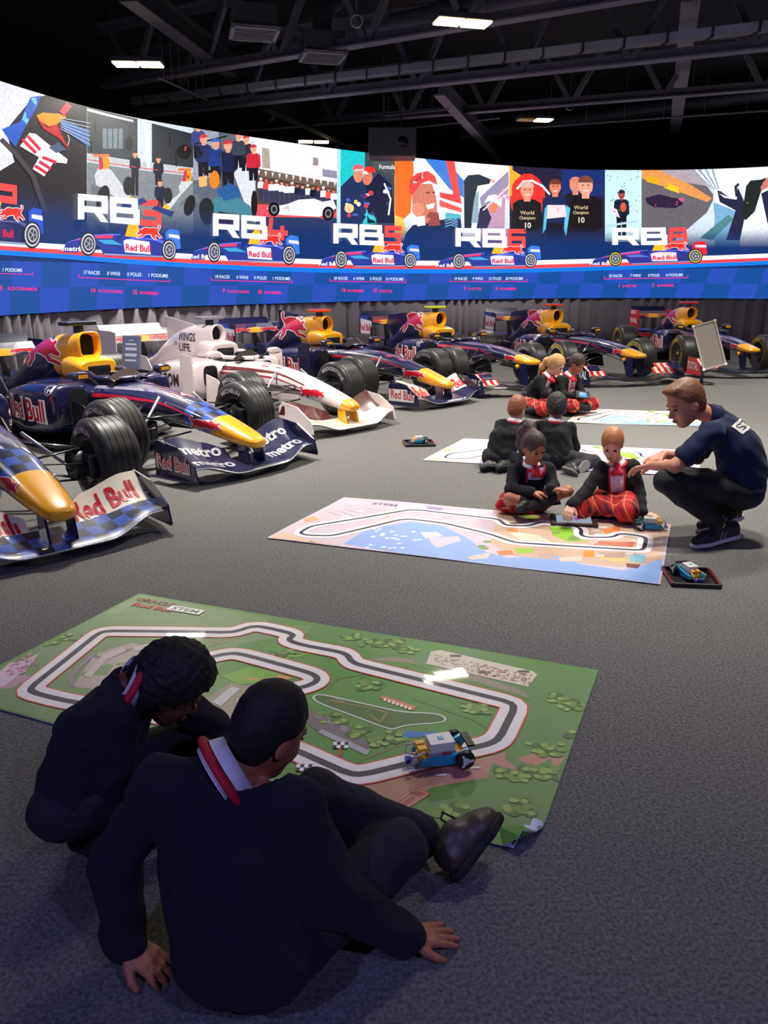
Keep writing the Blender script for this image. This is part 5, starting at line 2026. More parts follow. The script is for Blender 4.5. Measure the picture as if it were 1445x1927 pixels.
    decal(pr, 'rear_wing_emblem', bvw, (-3.3, 0, zt - .085), (0, 1, 0), (.45, 0, .9), (-1, 0, -.35), t, .07)
    # front wing words
    bvf = bvh_of(flaps + [mp])
    if cfg.get('flapword'):
        for s in (1, -1):
            pr = Print()
            w1 = cfg['flapword']
            c = RED if w1 == 'Red Bull' else C(190, 188, 196)
            pr.text(w1, 0, 0, .13 if w1 == 'Red Bull' else .09, c, .03, fit=.46)
            # read from in front of the car
            decal(pr, 'flap_lettering', bvf, (.785 if w1 == 'Red Bull' else .745, -.64 if s < 0 else .16, .3), (0, 1, 0), (-1, 0, 0), (0, 0, -1), t, .06)
            if w1 == 'metro':
                pr = Print()
                pr.text(w1, 0, 0, .13, c, .03, fit=.42)
                decal(pr, 'wing_lettering', bvf, (.955, -.62 if s < 0 else .20, .3), (0, 1, 0), (-1, 0, 0), (0, 0, -1), t, .06)
    # number on the nose
    if cfg.get('num'):
        pr = Print()
        pr.text(cfg['num'], 0, 0, .16, C(226, 150, 160), .03, fit=.18)
        decal(pr, 'race_number', bv, (.05, -.09, .6), (0, 1, 0), (-1, 0, 0), (0, 0, -1), t, .05)
    # small sponsor patches on the chassis top
    random.seed(len(label))
    pr = Print()
    for i in range(10 if cfg['body'] == 'navy' else 3):
        x, y = random.uniform(-.9, .2), random.uniform(-.14, .14)
        pr.poly([(x, y), (x + .10, y + .01), (x + .11, y + .035), (x + .01, y + .03)], random.choice([C(206, 70, 120), C(120, 110, 170), C(200, 196, 214), C(180, 40, 70)]))
    decal(pr, 'sponsor_patches', bv, (0, 0, .8), (1, 0, 0), (0, 1, 0), (0, 0, -1), t, .06)
    if cfg['body'] == 'white':
        for s in (1, -1):
            sx = (-1, 0, 0) if s > 0 else (1, 0, 0)
            pr = Print()
            for i in range(16):
                xa, xb = -1.0 + i * .1, -.9 + i * .1
                zt_ = lambda x: .44 - .05 * sstep(.0, .6, x)
                pr.poly([(xa, .22), (xb, .22), (xb, zt_(xb)), (xa, zt_(xa))], C(84, 34, 30))
            decal(pr, 'lower_paint_band', bv, (0, 0, 0), (1, 0, 0), (0, 0, 1), (0, -s, 0), t, .08, lift=.002)
            pr = Print()
            pr.text('WINGS', 0, .10, .10, C(50, 40, 44), .02, fit=.40)
            pr.text('LIFE', .02, -.04, .10, C(50, 40, 44), .02, fit=.26)
            pr.text('FOR', -.10, .03, .04, C(50, 40, 44), .01, fit=.08)
            decal(pr, 'cover_lettering', bv, (-1.76 if s > 0 else -2.18, 0, z0 - .20), sx, (0, 0, 1), (0, -s, 0), t, .06)
            pr = Print()
            pr.text('LIFE.COM', 0, 0, .14, C(60, 46, 50), .03, fit=.70)
            decal(pr, 'side_lettering', bv, (-1.36 if s > 0 else -2.1, 0, .36), sx, (0, 0, 1), (0, -s, 0), t, .06)
            pr = Print()
            pr.text('DONATE', 0, 0, .10, C(90, 40, 40), .02, fit=.5)
            decal(pr, 'chassis_lettering', bv, (-.45 if s > 0 else -1.0, 0, .36), sx, (0, 0, 1), (0, -s, 0), t, .06)
            pr = Print()
            pr.disc(0, 0, .03, .03, C(206, 40, 50))
            decal(pr, 'round_badge', bv, (-1.18, 0, .66), (1, 0, 0), (0, 0, 1), (0, -s, 0), t, .06)
    else:
        for s in (1, -1):
            pr = Print()
            pr.disc(0, 0, .055, .055, WH, 18)
            pr.layer = 1
            pr.disc(0, 0, .046, .046, C(26, 28, 70), 18)
            pr.layer = 2
            pr.text(cfg.get('badge', '9'), -.022, -.028, .06, WH, .03)
            decal(pr, 'round_badge', bv, (-1.19, 0, .62), (-1, 0, 0) if s > 0 else (1, 0, 0), (0, 0, 1), (0, -s, 0), t, .06)
    if cfg.get('podx'):
        for o_ in [c for c in t.children if c.name.split('.')[0] in ('mirror', 'barge_board')]:
            o_.location.x += cfg['podx']
    tag(t, label, 'race car')
    return t


D2 = math.radians
base = dict(body='navy', nose='yellow', air='yellow', cam='carbon', wing='navy', flap='navy', plate='navy')
race_car((-2.664, 5.24), D2(-46.5), dict(base, check=True, wcheck=True, podx=-.7, flap='cream', flapword='Red Bull', tyre='MICHELIN', badge='15'), 'navy race car with cream wing flaps and a blue checked nose behind its yellow tip')
race_car((-1.89, 7.255), D2(-38.6), dict(base, check=True, flapword='metro', epword='Red Bull', tyre='MICHELIN', num='14', badge='14', up=1.06), 'navy race car with square yellow air intake and metro lettering on its front wing')
race_car((-1.069, 9.254), D2(-43.6), dict(base, body='white', nose='white', tip='yellow', defl=True, hs=.64, air='white', cam='grey', wing='cream', flap='maroon', plate='white', nobull=True, noside=True, maroon=True, round=True, fin=3, tyre='BRIDGESTONE', rwing='white', rplate='white', up=1.03), 'white race car with a brown nose and front wing')
race_car((.168, 11.09), D2(-46.2), dict(base, defl=True, hs=.62, cam='orange', wing='navy', flap='cream', plate='navy', epword='Red Bull', epwhite=True, flapword='Red Bull', round=True, fin=3, tyre='POTENZA', rword='Red Bull', badge='9', up=1.05), 'navy race car with orange camera pod and tall cut-off engine fin')
race_car((1.708, 12.343), D2(-60.9), dict(base, high=True, cam='lime', wing='carbon', flap='multi', epword='MOBILE', round=True, fin=2, tyre='POTENZA', rword='Red Bull', badge='14', up=1.05), 'navy race car with lime camera pod and MOBILE on its wing end plate')
race_car((3.731, 13.398), D2(-71.0), dict(base, high=True, cam='orange', wing='carbon', flap='multi', epword='TOTAL', round=True, fin=2, tyre='BRIDGESTONE', rword='Red Bull', badge='5', up=1.05, ring=C(206, 206, 210)), 'navy race car with orange camera pod behind the two girls in tartan')
race_car((6.253, 14.44), D2(-86.5), dict(base, high=True, cam='red', wing='carbon', flap='multi', plate='red', epword='TOTAL', round=True, tyre='P ZERO', rword='TOTAL', badge='1', up=1.05, ring=C(226, 196, 30), rplate='red'), 'navy race car with yellow ringed tyres behind the info stand')


# ------------------------------------------------------------------ soft bodies: blended distance fields turned into meshes
class Sdf:
    def __init__(s):
        s.p = []

    def rc(s, a, b, r1, r2=None, k=.02):
        a, b = np.array(a, np.float32), np.array(b, np.float32)
        r2 = r1 if r2 is None else r2
        ab = b - a
        L2 = float(ab @ ab) + 1e-9
        rm = max(r1, r2)

        def f(X, Y, Z):
            px, py, pz = X - a[0], Y - a[1], Z - a[2]
            t = np.clip((px * ab[0] + py * ab[1] + pz * ab[2]) / L2, 0, 1)
            dx, dy, dz = px - t * ab[0], py - t * ab[1], pz - t * ab[2]
            return np.sqrt(dx * dx + dy * dy + dz * dz) - (r1 + (r2 - r1) * t)
        s.p.append((f, np.minimum(a, b) - rm, np.maximum(a, b) + rm, k, 'add'))
        return s

    def chain(s, pts, rs, k=.02):
        for i in range(len(pts) - 1):
            s.rc(pts[i], pts[i + 1], rs[i], rs[i + 1], k)
        return s

    def el(s, c, r, R=None, k=.02, op='add'):
        """ellipsoid; R = rows are its unit axes"""
        c = np.array(c, np.float32)
        r = np.array(r, np.float32)
        R = np.eye(3, dtype=np.float32) if R is None else np.array(R, np.float32)

        def f(X, Y, Z):
            px, py, pz = X - c[0], Y - c[1], Z - c[2]
            q = [(R[i, 0] * px + R[i, 1] * py + R[i, 2] * pz) for i in range(3)]
            k0 = np.sqrt(sum((q[i] / r[i]) ** 2 for i in range(3)))
            k1 = np.sqrt(sum((q[i] / r[i] ** 2) ** 2 for i in range(3)))
            return k0 * (k0 - 1) / (k1 + 1e-6)
        ext_ = np.sqrt(((R * r[:, None]) ** 2).sum(0))
        s.p.append((f, c - ext_, c + ext_, k, op))
        return s

    def cut(s, p, n, k=.008):
        p, n = np.array(p, np.float32), np.array(Vector(n).normalized(), np.float32)

        def f(X, Y, Z):
            return (X - p[0]) * n[0] + (Y - p[1]) * n[1] + (Z - p[2]) * n[2]
        s.p.append((f, None, None, k, 'cut'))
        return s

    def mesh(s, name, h, mat, parent, off, fold=0.0, freq=30.0, seed=0.0, bumps=0.0, bfreq=140.0):
        adds = [q for q in s.p if q[1] is not None and q[4] == 'add']
        lo = np.min([q[1] for q in adds], 0) - 4 * h - .012
        hi = np.max([q[2] for q in adds], 0) + 4 * h + .012
        n = np.ceil((hi - lo) / h).astype(int) + 1
        ax = [(lo[i] + h * np.arange(n[i])).astype(np.float32) for i in range(3)]
        F = np.full(n, .15, np.float32)
        for f, b0, b1, k, op in s.p:
            if b0 is None:
                sl = tuple(slice(0, n[i]) for i in range(3))
            else:
                m = k + 4 * h
                i0 = np.clip(np.floor((b0 - m - lo) / h).astype(int), 0, n - 1)
                i1 = np.clip(np.ceil((b1 + m - lo) / h).astype(int) + 1, 1, n)
                sl = tuple(slice(i0[i], i1[i]) for i in range(3))
            X, Y, Z = ax[0][sl[0]][:, None, None], ax[1][sl[1]][None, :, None], ax[2][sl[2]][None, None, :]
            d = f(X, Y, Z)
            A = F[sl]
            if op == 'add':
                q = np.maximum(k - np.abs(A - d), 0) / k
                F[sl] = np.minimum(A, d) - q * q * k * .25
            elif op == 'sub':
                q = np.maximum(k - np.abs(A + d), 0) / k
                F[sl] = np.maximum(A, -d) + q * q * k * .25
            else:
                q = np.maximum(k - np.abs(A - d), 0) / k
                F[sl] = np.maximum(A, d) + q * q * k * .25
        X, Y, Z = ax[0][:, None, None], ax[1][None, :, None], ax[2][None, None, :]
        if fold:
            w = np.sin(freq * (X * .8 + Z * .9) + seed + 2.1 * np.sin(freq * .45 * (Y - X) + seed)) * np.sin(freq * .55 * (Y + .6 * Z) + 1.7 * seed)
            F += fold * w
            w = np.abs(np.sin(freq * .9 * (X * .5 - Y * .4 + Z * 1.1) + 1.9 * np.sin(freq * .5 * (X + Y) + seed * 3))) - .6
            F += fold * .8 * w * (.5 + .5 * np.sin(freq * .6 * (Y + .8 * X) + seed))
        if bumps:
            for kf, (a1, a2, a3) in ((1.0, (1, .3, -.2)), (.73, (-.3, 1, .4)), (1.31, (.5, -.4, 1))):
                u1, u2, u3 = X * a1 + Y * a2 + Z * a3, Y * a1 - X * a2 + Z * .3, Z * a1 + X * .37 - Y * a3
                F += bumps * .6 * np.sin(bfreq * kf * u1 + 2.3 * np.sin(bfreq * .31 * u2 + seed)) * np.sin(bfreq * kf * u2 * 1.1 + 1.9 * np.sin(bfreq * .27 * u3)) * np.sin(bfreq * kf * u3 + seed * 2)
        V, Q = surface_nets(F, lo, h)
        V = V - np.array(off, np.float32)
        me = bpy.data.meshes.new(name)
        me.vertices.add(len(V))
        me.vertices.foreach_set('co', V.astype(np.float32).ravel())
        me.loops.add(len(Q) * 4)
        me.loops.foreach_set('vertex_index', Q.astype(np.int32).ravel())
        me.polygons.add(len(Q))
        me.polygons.foreach_set('loop_start', np.arange(0, len(Q) * 4, 4, dtype=np.int32))
        me.polygons.foreach_set('loop_total', np.full(len(Q), 4, np.int32))
        me.update(calc_edges=True)
        me.validate()
        me.polygons.foreach_set('use_smooth', np.ones(len(me.polygons), bool))
        me.materials.append(mat)
        return link(name, me, parent)


def surface_nets(F, lo, h):
    S = F < 0
    n = np.array(F.shape)
    c = n - 1
    acc = np.zeros(c, np.int8)
    for dx in (0, 1):
        for dy in (0, 1):
            for dz in (0, 1):
                acc += S[dx:c[0] + dx, dy:c[1] + dy, dz:c[2] + dz]
    act = np.argwhere((acc > 0) & (acc < 8))
    idx = -np.ones(c, np.int64)
    idx[act[:, 0], act[:, 1], act[:, 2]] = np.arange(len(act))
    pos = np.zeros((len(act), 3), np.float32)
    cnt = np.zeros(len(act), np.float32)
    I, J, K = act.T
    for ax in range(3):
        o1, o2 = [a for a in range(3) if a != ax]
        for a in (0, 1):
            for b in (0, 1):
                d0 = [0, 0, 0]
                d0[o1], d0[o2] = a, b
                d1 = list(d0)
                d1[ax] = 1
                f0 = F[I + d0[0], J + d0[1], K + d0[2]]
                f1 = F[I + d1[0], J + d1[1], K + d1[2]]
                m = (f0 < 0) != (f1 < 0)
                t = np.where(m, f0 / np.where(m, f0 - f1, 1), 0)
                p = np.array(d0, np.float32)[None, :].repeat(len(act), 0)
                p[:, ax] = t
                pos += np.where(m[:, None], p, 0)
                cnt += m
    V = lo[None, :] + h * (act + pos / cnt[:, None])
    quads = []
    for ax in range(3):
        o1, o2 = (ax + 1) % 3, (ax + 2) % 3
        sl0 = [slice(None)] * 3
        sl1 = [slice(None)] * 3
        sl0[ax], sl1[ax] = slice(0, -1), slice(1, None)
        A, B = S[tuple(sl0)], S[tuple(sl1)]
        e = np.argwhere(A != B)
        ok = (e[:, o1] > 0) & (e[:, o2] > 0) & (e[:, o1] < c[o1]) & (e[:, o2] < c[o2])
        e = e[ok]
        if not len(e):
            continue
        ins = A[e[:, 0], e[:, 1], e[:, 2]]
        cs = []
        for (a, b) in ((1, 1), (0, 1), (0, 0), (1, 0)):
            q = e.copy()
            q[:, o1] -= a
            q[:, o2] -= b
            cs.append(idx[q[:, 0], q[:, 1], q[:, 2]])
        q = np.stack(cs, 1)
        q[~ins] = q[~ins][:, ::-1]
        quads.append(q)
    return V, np.concatenate(quads)


def V3(*a):
    return Vector(a)


def blob(name, c, r, R, mat, parent, off, n=12, m=8):
    """small smooth ellipsoid; R rows = axes"""
    V, Fc = [], []
    for i in range(m + 1):
        th = math.pi * i / m
        for j in range(n):
            ph = 2 * math.pi * j / n
            q = (math.sin(th) * math.cos(ph) * r[0], math.sin(th) * math.sin(ph) * r[1], math.cos(th) * r[2])
            V.append(Vector(c) + R[0] * q[0] + R[1] * q[1] + R[2] * q[2])
    for i in range(m):
        for j in range(n):
            Fc.append((i * n + j, i * n + (j + 1) % n, (i + 1) * n + (j + 1) % n, (i + 1) * n + j))
    return mesh(name, V, Fc, mat, parent, None, True, off)


def frame(f, u):
    f = Vector(f).normalized()
    u = Vector(u)
    u = (u - f * u.dot(f)).normalized()
    r = f.cross(u)
    return f, r, u


def add_head(sd, c, f, r, u, s, ears=True):
    c = Vector(c)
    R = (f, r, u)
    at = lambda x, y, z: c + (f * x + r * y + u * z) * s
    sd.el(at(-.012, 0, .035), (.100 * s, .077 * s, .098 * s), R, .02)
    sd.el(at(.022, 0, -.035), (.070 * s, .064 * s, .082 * s), R, .03)
    sd.el(at(.055, 0, -.098), (.026 * s, .030 * s, .022 * s), R, .03)
    for k in (-1, 1):
        sd.el(at(.055, k * .036, -.030), (.024 * s, .024 * s, .026 * s), R, .02)
        sd.el(at(.074, k * .026, .026), (.016 * s, .026 * s, .010 * s), R, .015)
        if ears:
            sd.el(at(-.012, k * .077, -.012), (.020 * s, .009 * s, .032 * s), R, .008)
        sd.el(at(.092, k * .031, .006), (.014 * s, .018 * s, .010 * s), R, .008, op='sub')
    sd.rc(at(.082, 0, .010), at(.108, 0, -.028), .008 * s, .013 * s, .012)
    for k in (-1, 1):
        sd.el(at(.098, k * .012, -.034), (.010 * s, .009 * s, .008 * s), R, .006)
    sd.el(at(.088, 0, -.058), (.013 * s, .024 * s, .007 * s), R, .006)
    sd.el(at(.084, 0, -.070), (.014 * s, .020 * s, .008 * s), R, .006)


def add_hand(sd, w, d, n, thumb, s=1.0, curl=.3, spread=.12):
    """w wrist, d finger direction, n palm normal, thumb = side sign along d x n"""
    w = Vector(w)
    d, l, n = frame(d, n)
    tips = []
    for i, (o, L) in enumerate(((-.030, .066), (-.010, .076), (.011, .070), (.031, .052))):
        o2 = o * thumb * -1
        b0 = w + l * (o2 * .55) * s + d * .012 * s
        kn = w + l * o2 * s + d * (.085 - abs(o - .0) * .25) * s
        sd.rc(b0, kn, .014 * s, .0125 * s, .012)
        fd = (d + l * (o2 * spread * 22)).normalized()
        a1, a2, a3 = curl * .45, curl * 1.2, curl * 1.8
        p0 = kn
        for ang, ln, ra, rb in ((a1, .45, .0105, .0095), (a2, .32, .0095, .0088), (a3, .25, .0088, .0075)):
            p1 = p0 + (fd * math.cos(ang) + n * math.sin(ang)) * L * ln * s
            sd.rc(p0, p1, ra * s, rb * s, .004)
            p0 = p1
        tips.append(p0)
    lt_ = l * thumb
    p0 = w + d * .020 * s + lt_ * .020 * s
    p1 = w + d * .050 * s + lt_ * .048 * s + n * .010 * s
    p2 = p1 + (d * .75 + lt_ * .45 + n * .2).normalized() * .030 * s
    p3 = p2 + (d * .95 + lt_ * .15 + n * (.2 + curl * .4)).normalized() * .024 * s
    sd.rc(p0, p1, .016 * s, .0125 * s, .012)
    sd.rc(p1, p2, .0115 * s, .0105 * s, .005)
    sd.rc(p2, p3, .0105 * s, .0085 * s, .005)
    return tips


SKINS = {'dark': M('skin_dark', (104, 62, 46), .5, noise=.08, nscale=30), 'brown': M('skin_brown', (166, 104, 76), .5, noise=.08, nscale=30), 'tan': M('skin_tan', (176, 112, 84), .5, noise=.07, nscale=30), 'fair': M('skin_fair', (222, 164, 142), .5, noise=.06, nscale=30), 'man': M('skin_man', (204, 138, 112), .5, noise=.07, nscale=30)}
JUMP = M('jumper_wool', (38, 36, 46), .9, spec=.2, sheen=.04, bump=.0012, nscale=260, noise=.15)
CARD = M('cardigan_wool', (30, 30, 34), .9, spec=.2, sheen=.04, bump=.0012, nscale=260, noise=.15)
TROU = M('trouser_cloth', (44, 42, 50), .8, spec=.25, sheen=.03, noise=.12, nscale=200)
JEAN = M('black_jeans', (34, 34, 38), .75, spec=.3, noise=.2, nscale=120)
POLO = M('navy_polo', (28, 36, 66), .8, spec=.25, sheen=.04, noise=.08, nscale=200)
SHIRT = M('white_shirt', (232, 230, 240), .7)
TRIM = M('red_trim', (200, 24, 52), .7)
SOCK = M('black_sock', (20, 20, 26), .9)
SHOE = M('black_shoe', (30, 28, 28), .5, noise=.2, nscale=60)
SHOEB = M('brown_black_shoe', (74, 62, 54), .45, noise=.25, nscale=40)
SOLE = M('dark_sole', (34, 33, 36), .8)
SOLEG = M('grey_sole', (116, 114, 116), .8, noise=.2, nscale=60)
SOLEL = M('lilac_sole', (206, 190, 206), .6)
HAIRS = {'strawberry': M('hair_strawberry', (178, 116, 72), .5, noise=.3, nscale=160, bump=.002), 'black': M('hair_black', (24, 20, 22), .6, noise=.3, nscale=180, bump=.003), 'ginger': M('hair_ginger', (140, 80, 50), .5, noise=.35, nscale=160, bump=.002), 'brown': M('hair_brown', (120, 76, 48), .5, noise=.35, nscale=160, bump=.002), 'blonde': M('hair_blonde', (196, 150, 96), .5, noise=.3, nscale=160, bump=.002), 'dark': M('hair_dark_brown', (60, 42, 40), .55, noise=.35, nscale=160, bump=.002)}
EYE = M('eye_dark', (34, 22, 20), .2)
LIP = M('lips', (176, 92, 84), .5)


def tartan_mat():
    m = bpy.data.materials.new('red_tartan')
    m.use_nodes = True
    nt = m.node_tree
    b = nt.nodes['Principled BSDF']
    tc = nt.nodes.new('ShaderNodeTexCoord')
    mp = nt.nodes.new('ShaderNodeMapping')
    mp.inputs['Rotation'].default_value = (.5, .35, .6)
    nt.links.new(tc.outputs['Object'], mp.inputs['Vector'])
    sx = nt.nodes.new('ShaderNodeSeparateXYZ')
    nt.links.new(mp.outputs[0], sx.inputs[0])

    def mth(op, a, bb):
        n = nt.nodes.new('ShaderNodeMath')
        n.operation = op
        for i, q in enumerate((a, bb)):
            if isinstance(q, (int, float)):
                n.inputs[i].default_value = q
            elif q is not None:
                nt.links.new(q, n.inputs[i])
        return n.outputs[0]
    dk, yl = [], []
    for ax in (0, 1):
        t = mth('FRACT', mth('MULTIPLY', sx.outputs[ax], 11.0), None)
        dk.append(mth('LESS_THAN', mth('ABSOLUTE', mth('SUBTRACT', t, .5), None), .15))
        yl.append(mth('LESS_THAN', mth('ABSOLUTE', mth('SUBTRACT', t, .86), None), .03))
    d = mth('MULTIPLY', mth('ADD', dk[0], dk[1]), .45)
    mx = nt.nodes.new('ShaderNodeMix')
    mx.data_type = 'RGBA'
    mx.inputs[6].default_value = C(196, 26, 38)
    mx.inputs[7].default_value = C(30, 26, 24)
    nt.links.new(d, mx.inputs[0])
    m2 = nt.nodes.new('ShaderNodeMix')
    m2.data_type = 'RGBA'
    m2.inputs[7].default_value = C(210, 170, 110)
    nt.links.new(mx.outputs[2], m2.inputs[6])
    nt.links.new(mth('MULTIPLY', mth('MINIMUM', mth('ADD', yl[0], yl[1]), 1.0), .75), m2.inputs[0])
    nt.links.new(m2.outputs[2], b.inputs['Base Color'])
    b.inputs['Roughness'].default_value = .85
    return m


TART = tartan_mat()


def shoe(t, off, heel, toe, up, s, mat, sole, h=.006, laces=False, stripes=None):
    """heel and toe points on the sole line; up = out of the top of the foot"""
    heel, toe = Vector(heel), Vector(toe)
    d, l, u = frame(toe - heel, up)
    L = (toe - heel).length
    q = lambda x, z, y=0: heel + d * (L * x) + u * z * s + l * y * s
    sd = Sdf()
    sd.chain([q(.05, .035), q(.35, .035), q(.72, .030), q(.93, .026)], [.036 * s, .034 * s, .042 * s, .030 * s], .02)
    sd.chain([q(.05, .060), q(.35, .066), q(.60, .045)], [.034 * s, .036 * s, .03 * s], .02)
    sd.cut(heel + u * .012 * s, -u, .006)
    sh_ = sd.mesh('shoe', h, mat, t, off)
    so = Sdf()
    so.chain([q(.04, .008), q(.35, .008), q(.72, .008), q(.95, .010)], [.040 * s, .036 * s, .046 * s, .034 * s], .02)
    so.cut(heel + u * .016 * s, u, .004).cut(heel - u * .008 * s, -u, .004)
    so.mesh('sole', h, sole, sh_, off)
    if laces:
        for i in range(4):
            x = .42 + i * .07
            MB().tube([q(x, .075 - i * .006, -.022), q(x + .03, .088 - i * .008, 0), q(x, .075 - i * .006, .022)], .003, 5).build('lace', M('lace_black', (18, 16, 16), .8), sh_, off=off)
        MB().tube([q(.42, .085, 0), q(.36, .12, .01), q(.40, .135, .045), q(.46, .10, .05)], .003, 5).build('lace_loop', M('lace_black', (18, 16, 16), .8), sh_, off=off)
    if stripes:
        for i in range(2):
            for sg in (-1, 1):
                MB().tube([q(.40 + i * .09, .022, sg * .042), q(.33 + i * .09, .05, sg * .041), q(.30 + i * .10, .075, sg * .032)], .0035, 5).build('stripe', stripes, sh_, off=off)
    return sh_


def person(label, J, o):
    """J: joints; o: looks. Every joint is a point in the room."""
    s = o.get('s', .8)
    h = o.get('h', .008)
    g = {k: Vector(v) for k, v in J.items()}
    base_ = Vector((g['pel'].x, g['pel'].y, 0))
    t = empty('person', base_)
    off = base_
    face, fr_, fu = frame(o['face'], o.get('up', (0, 0, 1)))
    hs = o.get('hs', s * 1.12)
    hc = g['head']
    lat = (g['Lsh'] - g['Rsh']).normalized()
    sk = SKINS[o['skin']]
    hipw = .085 * s * 1.15
    Lh, Rh = g.get('Lhip', g['pel'] + lat * hipw), g.get('Rhip', g['pel'] - lat * hipw)
    chest, neck, pel = g['chest'], g['neck'], g['pel']

    def torso(sd, ex, k=.03):
        for sg in (-1, 1):
            a = pel + lat * sg * .06 * s
            b = chest + lat * sg * .065 * s
            sd.rc(a, b, (.095 + ex) * s if False else .095 * s + ex, .098 * s + ex, k)
            sd.rc(b, (neck + (g['Lsh'] if sg > 0 else g['Rsh'])) / 2 - (neck - chest) * .18, .092 * s + ex, .062 * s + ex, k)
        sd.rc(g['Lsh'], g['Rsh'], .056 * s + ex, .056 * s + ex, k)
        sd.rc(chest, neck, .085 * s + ex, .060 * s + ex, k)

    def arms(sd, ex, upto=1.0, k=.02):
        for sd_ in 'LR':
            a, e, w = g[sd_ + 'sh'], g[sd_ + 'el'], g[sd_ + 'wr']
            if upto <= .5:
                sd.rc(a, a + (e - a) * (upto * 2), .058 * s + ex, .052 * s + ex * 1.4, k)
            else:
                sd.rc(a, e, .054 * s + ex, .043 * s + ex, k)
                sd.rc(e, e + (w - e) * (upto * 2 - 1), .043 * s + ex, .033 * s + ex, k)

    def legs(sd, ex, sides='LR', upto=1.0, k=.02):
        for sd_ in sides:
            hp = Lh if sd_ == 'L' else Rh
            sd.rc(hp, g[sd_ + 'kn'], .086 * s + ex, .058 * s + ex, k)
            kn, an = g[sd_ + 'kn'], g[sd_ + 'an']
            if upto > .5:
                m = kn + (an - kn) * .35
                sd.rc(kn, m, .056 * s + ex, .056 * s + ex, k)
                sd.rc(m, kn + (an - kn) * (upto * 2 - 1), .056 * s + ex, .036 * s + ex * 1.3, k)

    # the body, one surface
    b = Sdf()
    torso(b, -.008)
    arms(b, -.004)
    legs(b, -.006)
    b.rc(neck - (hc - neck) * .1, hc - fu * .03 * hs - face * .02 * hs, .050 * s * 1.05, .046 * s * 1.1, .02)
    add_head(b, hc, face, fr_, fu, hs)
    for sd_ in 'LR':
        hd = o.get(sd_ + 'hand')
        if hd:
            add_hand(b, g[sd_ + 'wr'], hd[0], hd[1], hd[2], s * 1.08, hd[3] if len(hd) > 3 else .3, hd[4] if len(hd) > 4 else .12)
    b.mesh('body', o.get('hb', h), sk, t, off)

    # clothes
    top = Sdf()
    lo_ = o.get('loose', 0.0)
    torso(top, .012 + lo_ * .8)
    if o.get('short'):
        arms(top, .012, .33)
    else:
        arms(top, .010 + lo_, .985)
        for sd_ in 'LR':
            e, w = g[sd_ + 'el'], g[sd_ + 'wr']
            top.rc(e + (w - e) * .86, e + (w - e) * .97, .033 * s + .013 + lo_, .033 * s + .014 + lo_ * .8, .01)
    for q in o.get('topx', []):
        top.rc(*q)
    top.el(hc - fu * .03 * hs, (.075 * hs, .075 * hs, .075 * hs), (face, fr_, fu), .01, op='sub')
    nd = (hc - fu * .05 * hs - face * .02 * hs - neck).normalized()
    R0 = (.066 * s + .008) * o.get('cs', 1.0)
    rn = math.sqrt((1.1 * R0) ** 2 + .05 ** 2)
    top.el(neck + nd * .05, (rn, rn, rn), None, .008, op='sub')
    tp = top.mesh(o.get('topname', 'jumper'), h, o['top'], t, off, fold=o.get('fold', .0045), freq=o.get('freq', 48), seed=o.get('seed', 1.0))
    if o.get('skirt'):
        sk_ = Sdf()
        sk_.rc(Lh, Rh, .10 * s + .016, .10 * s + .016, .04)
        for sd_ in 'LR':
            hp = Lh if sd_ == 'L' else Rh
            k2 = g[sd_ + 'kn']
            e = hp + (k2 - hp) * o['skirt']
            sk_.rc(hp, e, .088 * s + .018, .075 * s + .022, .05)
        m = (Lh + Rh) / 2 + ((g['Lkn'] + g['Rkn']) / 2 - (Lh + Rh) / 2) * (o['skirt'] * .8)
        sk_.rc((Lh + Rh) / 2, Vector((m.x, m.y, max(m.z - .01, .05))), .08 * s + .02, .06 * s + .01, .06)
        for q in o.get('skx', []):
            sk_.rc(*q)
        sk_.cut((0, 0, .006), (0, 0, -1), .004)
        sk_.mesh('skirt', h, TART, t, off, fold=.005, freq=46, seed=2.0)
        for sd_ in 'LR':
            if o.get('socks'):
                so = Sdf()
                kn, an = g[sd_ + 'kn'], g[sd_ + 'an']
                so.rc(kn + (an - kn) * .38, an, .054 * s + .004, .036 * s + .005, .02)
                so.mesh('sock', h, SOCK, t, off)
    else:
        tr = Sdf()
        tr.rc(Lh, Rh, .098 * s + .006, .098 * s + .006, .04)
        legs(tr, .010 + lo_, upto=.96)
        for q in o.get('trx', []):
            tr.rc(*q)
        tr.cut((0, 0, .004), (0, 0, -1), .004)
        tr.mesh('trousers', h, o.get('trou', TROU), t, off, fold=.0045, freq=40, seed=o.get('seed', 1) + 2)
    # shoes
    for sd_ in 'LR':
        f_ = o.get(sd_ + 'foot')
        if f_:
            shoe(t, off, f_[0], f_[1], f_[2], s * o.get('shs', 1.15), o.get('shoe', SHOE), o.get('sole', SOLE), min(h, .007), o.get('laces') and sd_ in o['laces'], o.get('stripes'))
            kn, an = g[sd_ + 'kn'], g[sd_ + 'an']
            if not o.get('skirt'):
                so = Sdf().rc(kn + (an - kn) * .85, Vector(f_[0]) * .75 + Vector(f_[1]) * .25 + Vector(f_[2]).normalized() * .06 * s, .036 * s, .034 * s)
                so.mesh('sock', h, SOCK, t, off)
    # hair
    hr = o['hair']
    hm = HAIRS[hr[0]]
    at = lambda x, y, z: hc + (face * x + fr_ * y + fu * z) * hs
    H = Sdf()
    th = {'short': .010, 'afro': .030, 'curly': .022, 'crop': .006, 'tied': .009}[hr[1]]
    H.el(at(-.016, 0, .040), (.100 * hs + th, .078 * hs + th, .097 * hs + th), (face, fr_, fu), .02)
    H.el(at(-.040, 0, -.020), (.066 * hs + th, .066 * hs + th, .070 * hs + th), (face, fr_, fu), .03)
    if hr[1] == 'short':
        H.el(at(.045, 0, .105), (.055 * hs, .058 * hs, .030 * hs), (face, fr_, fu), .02)
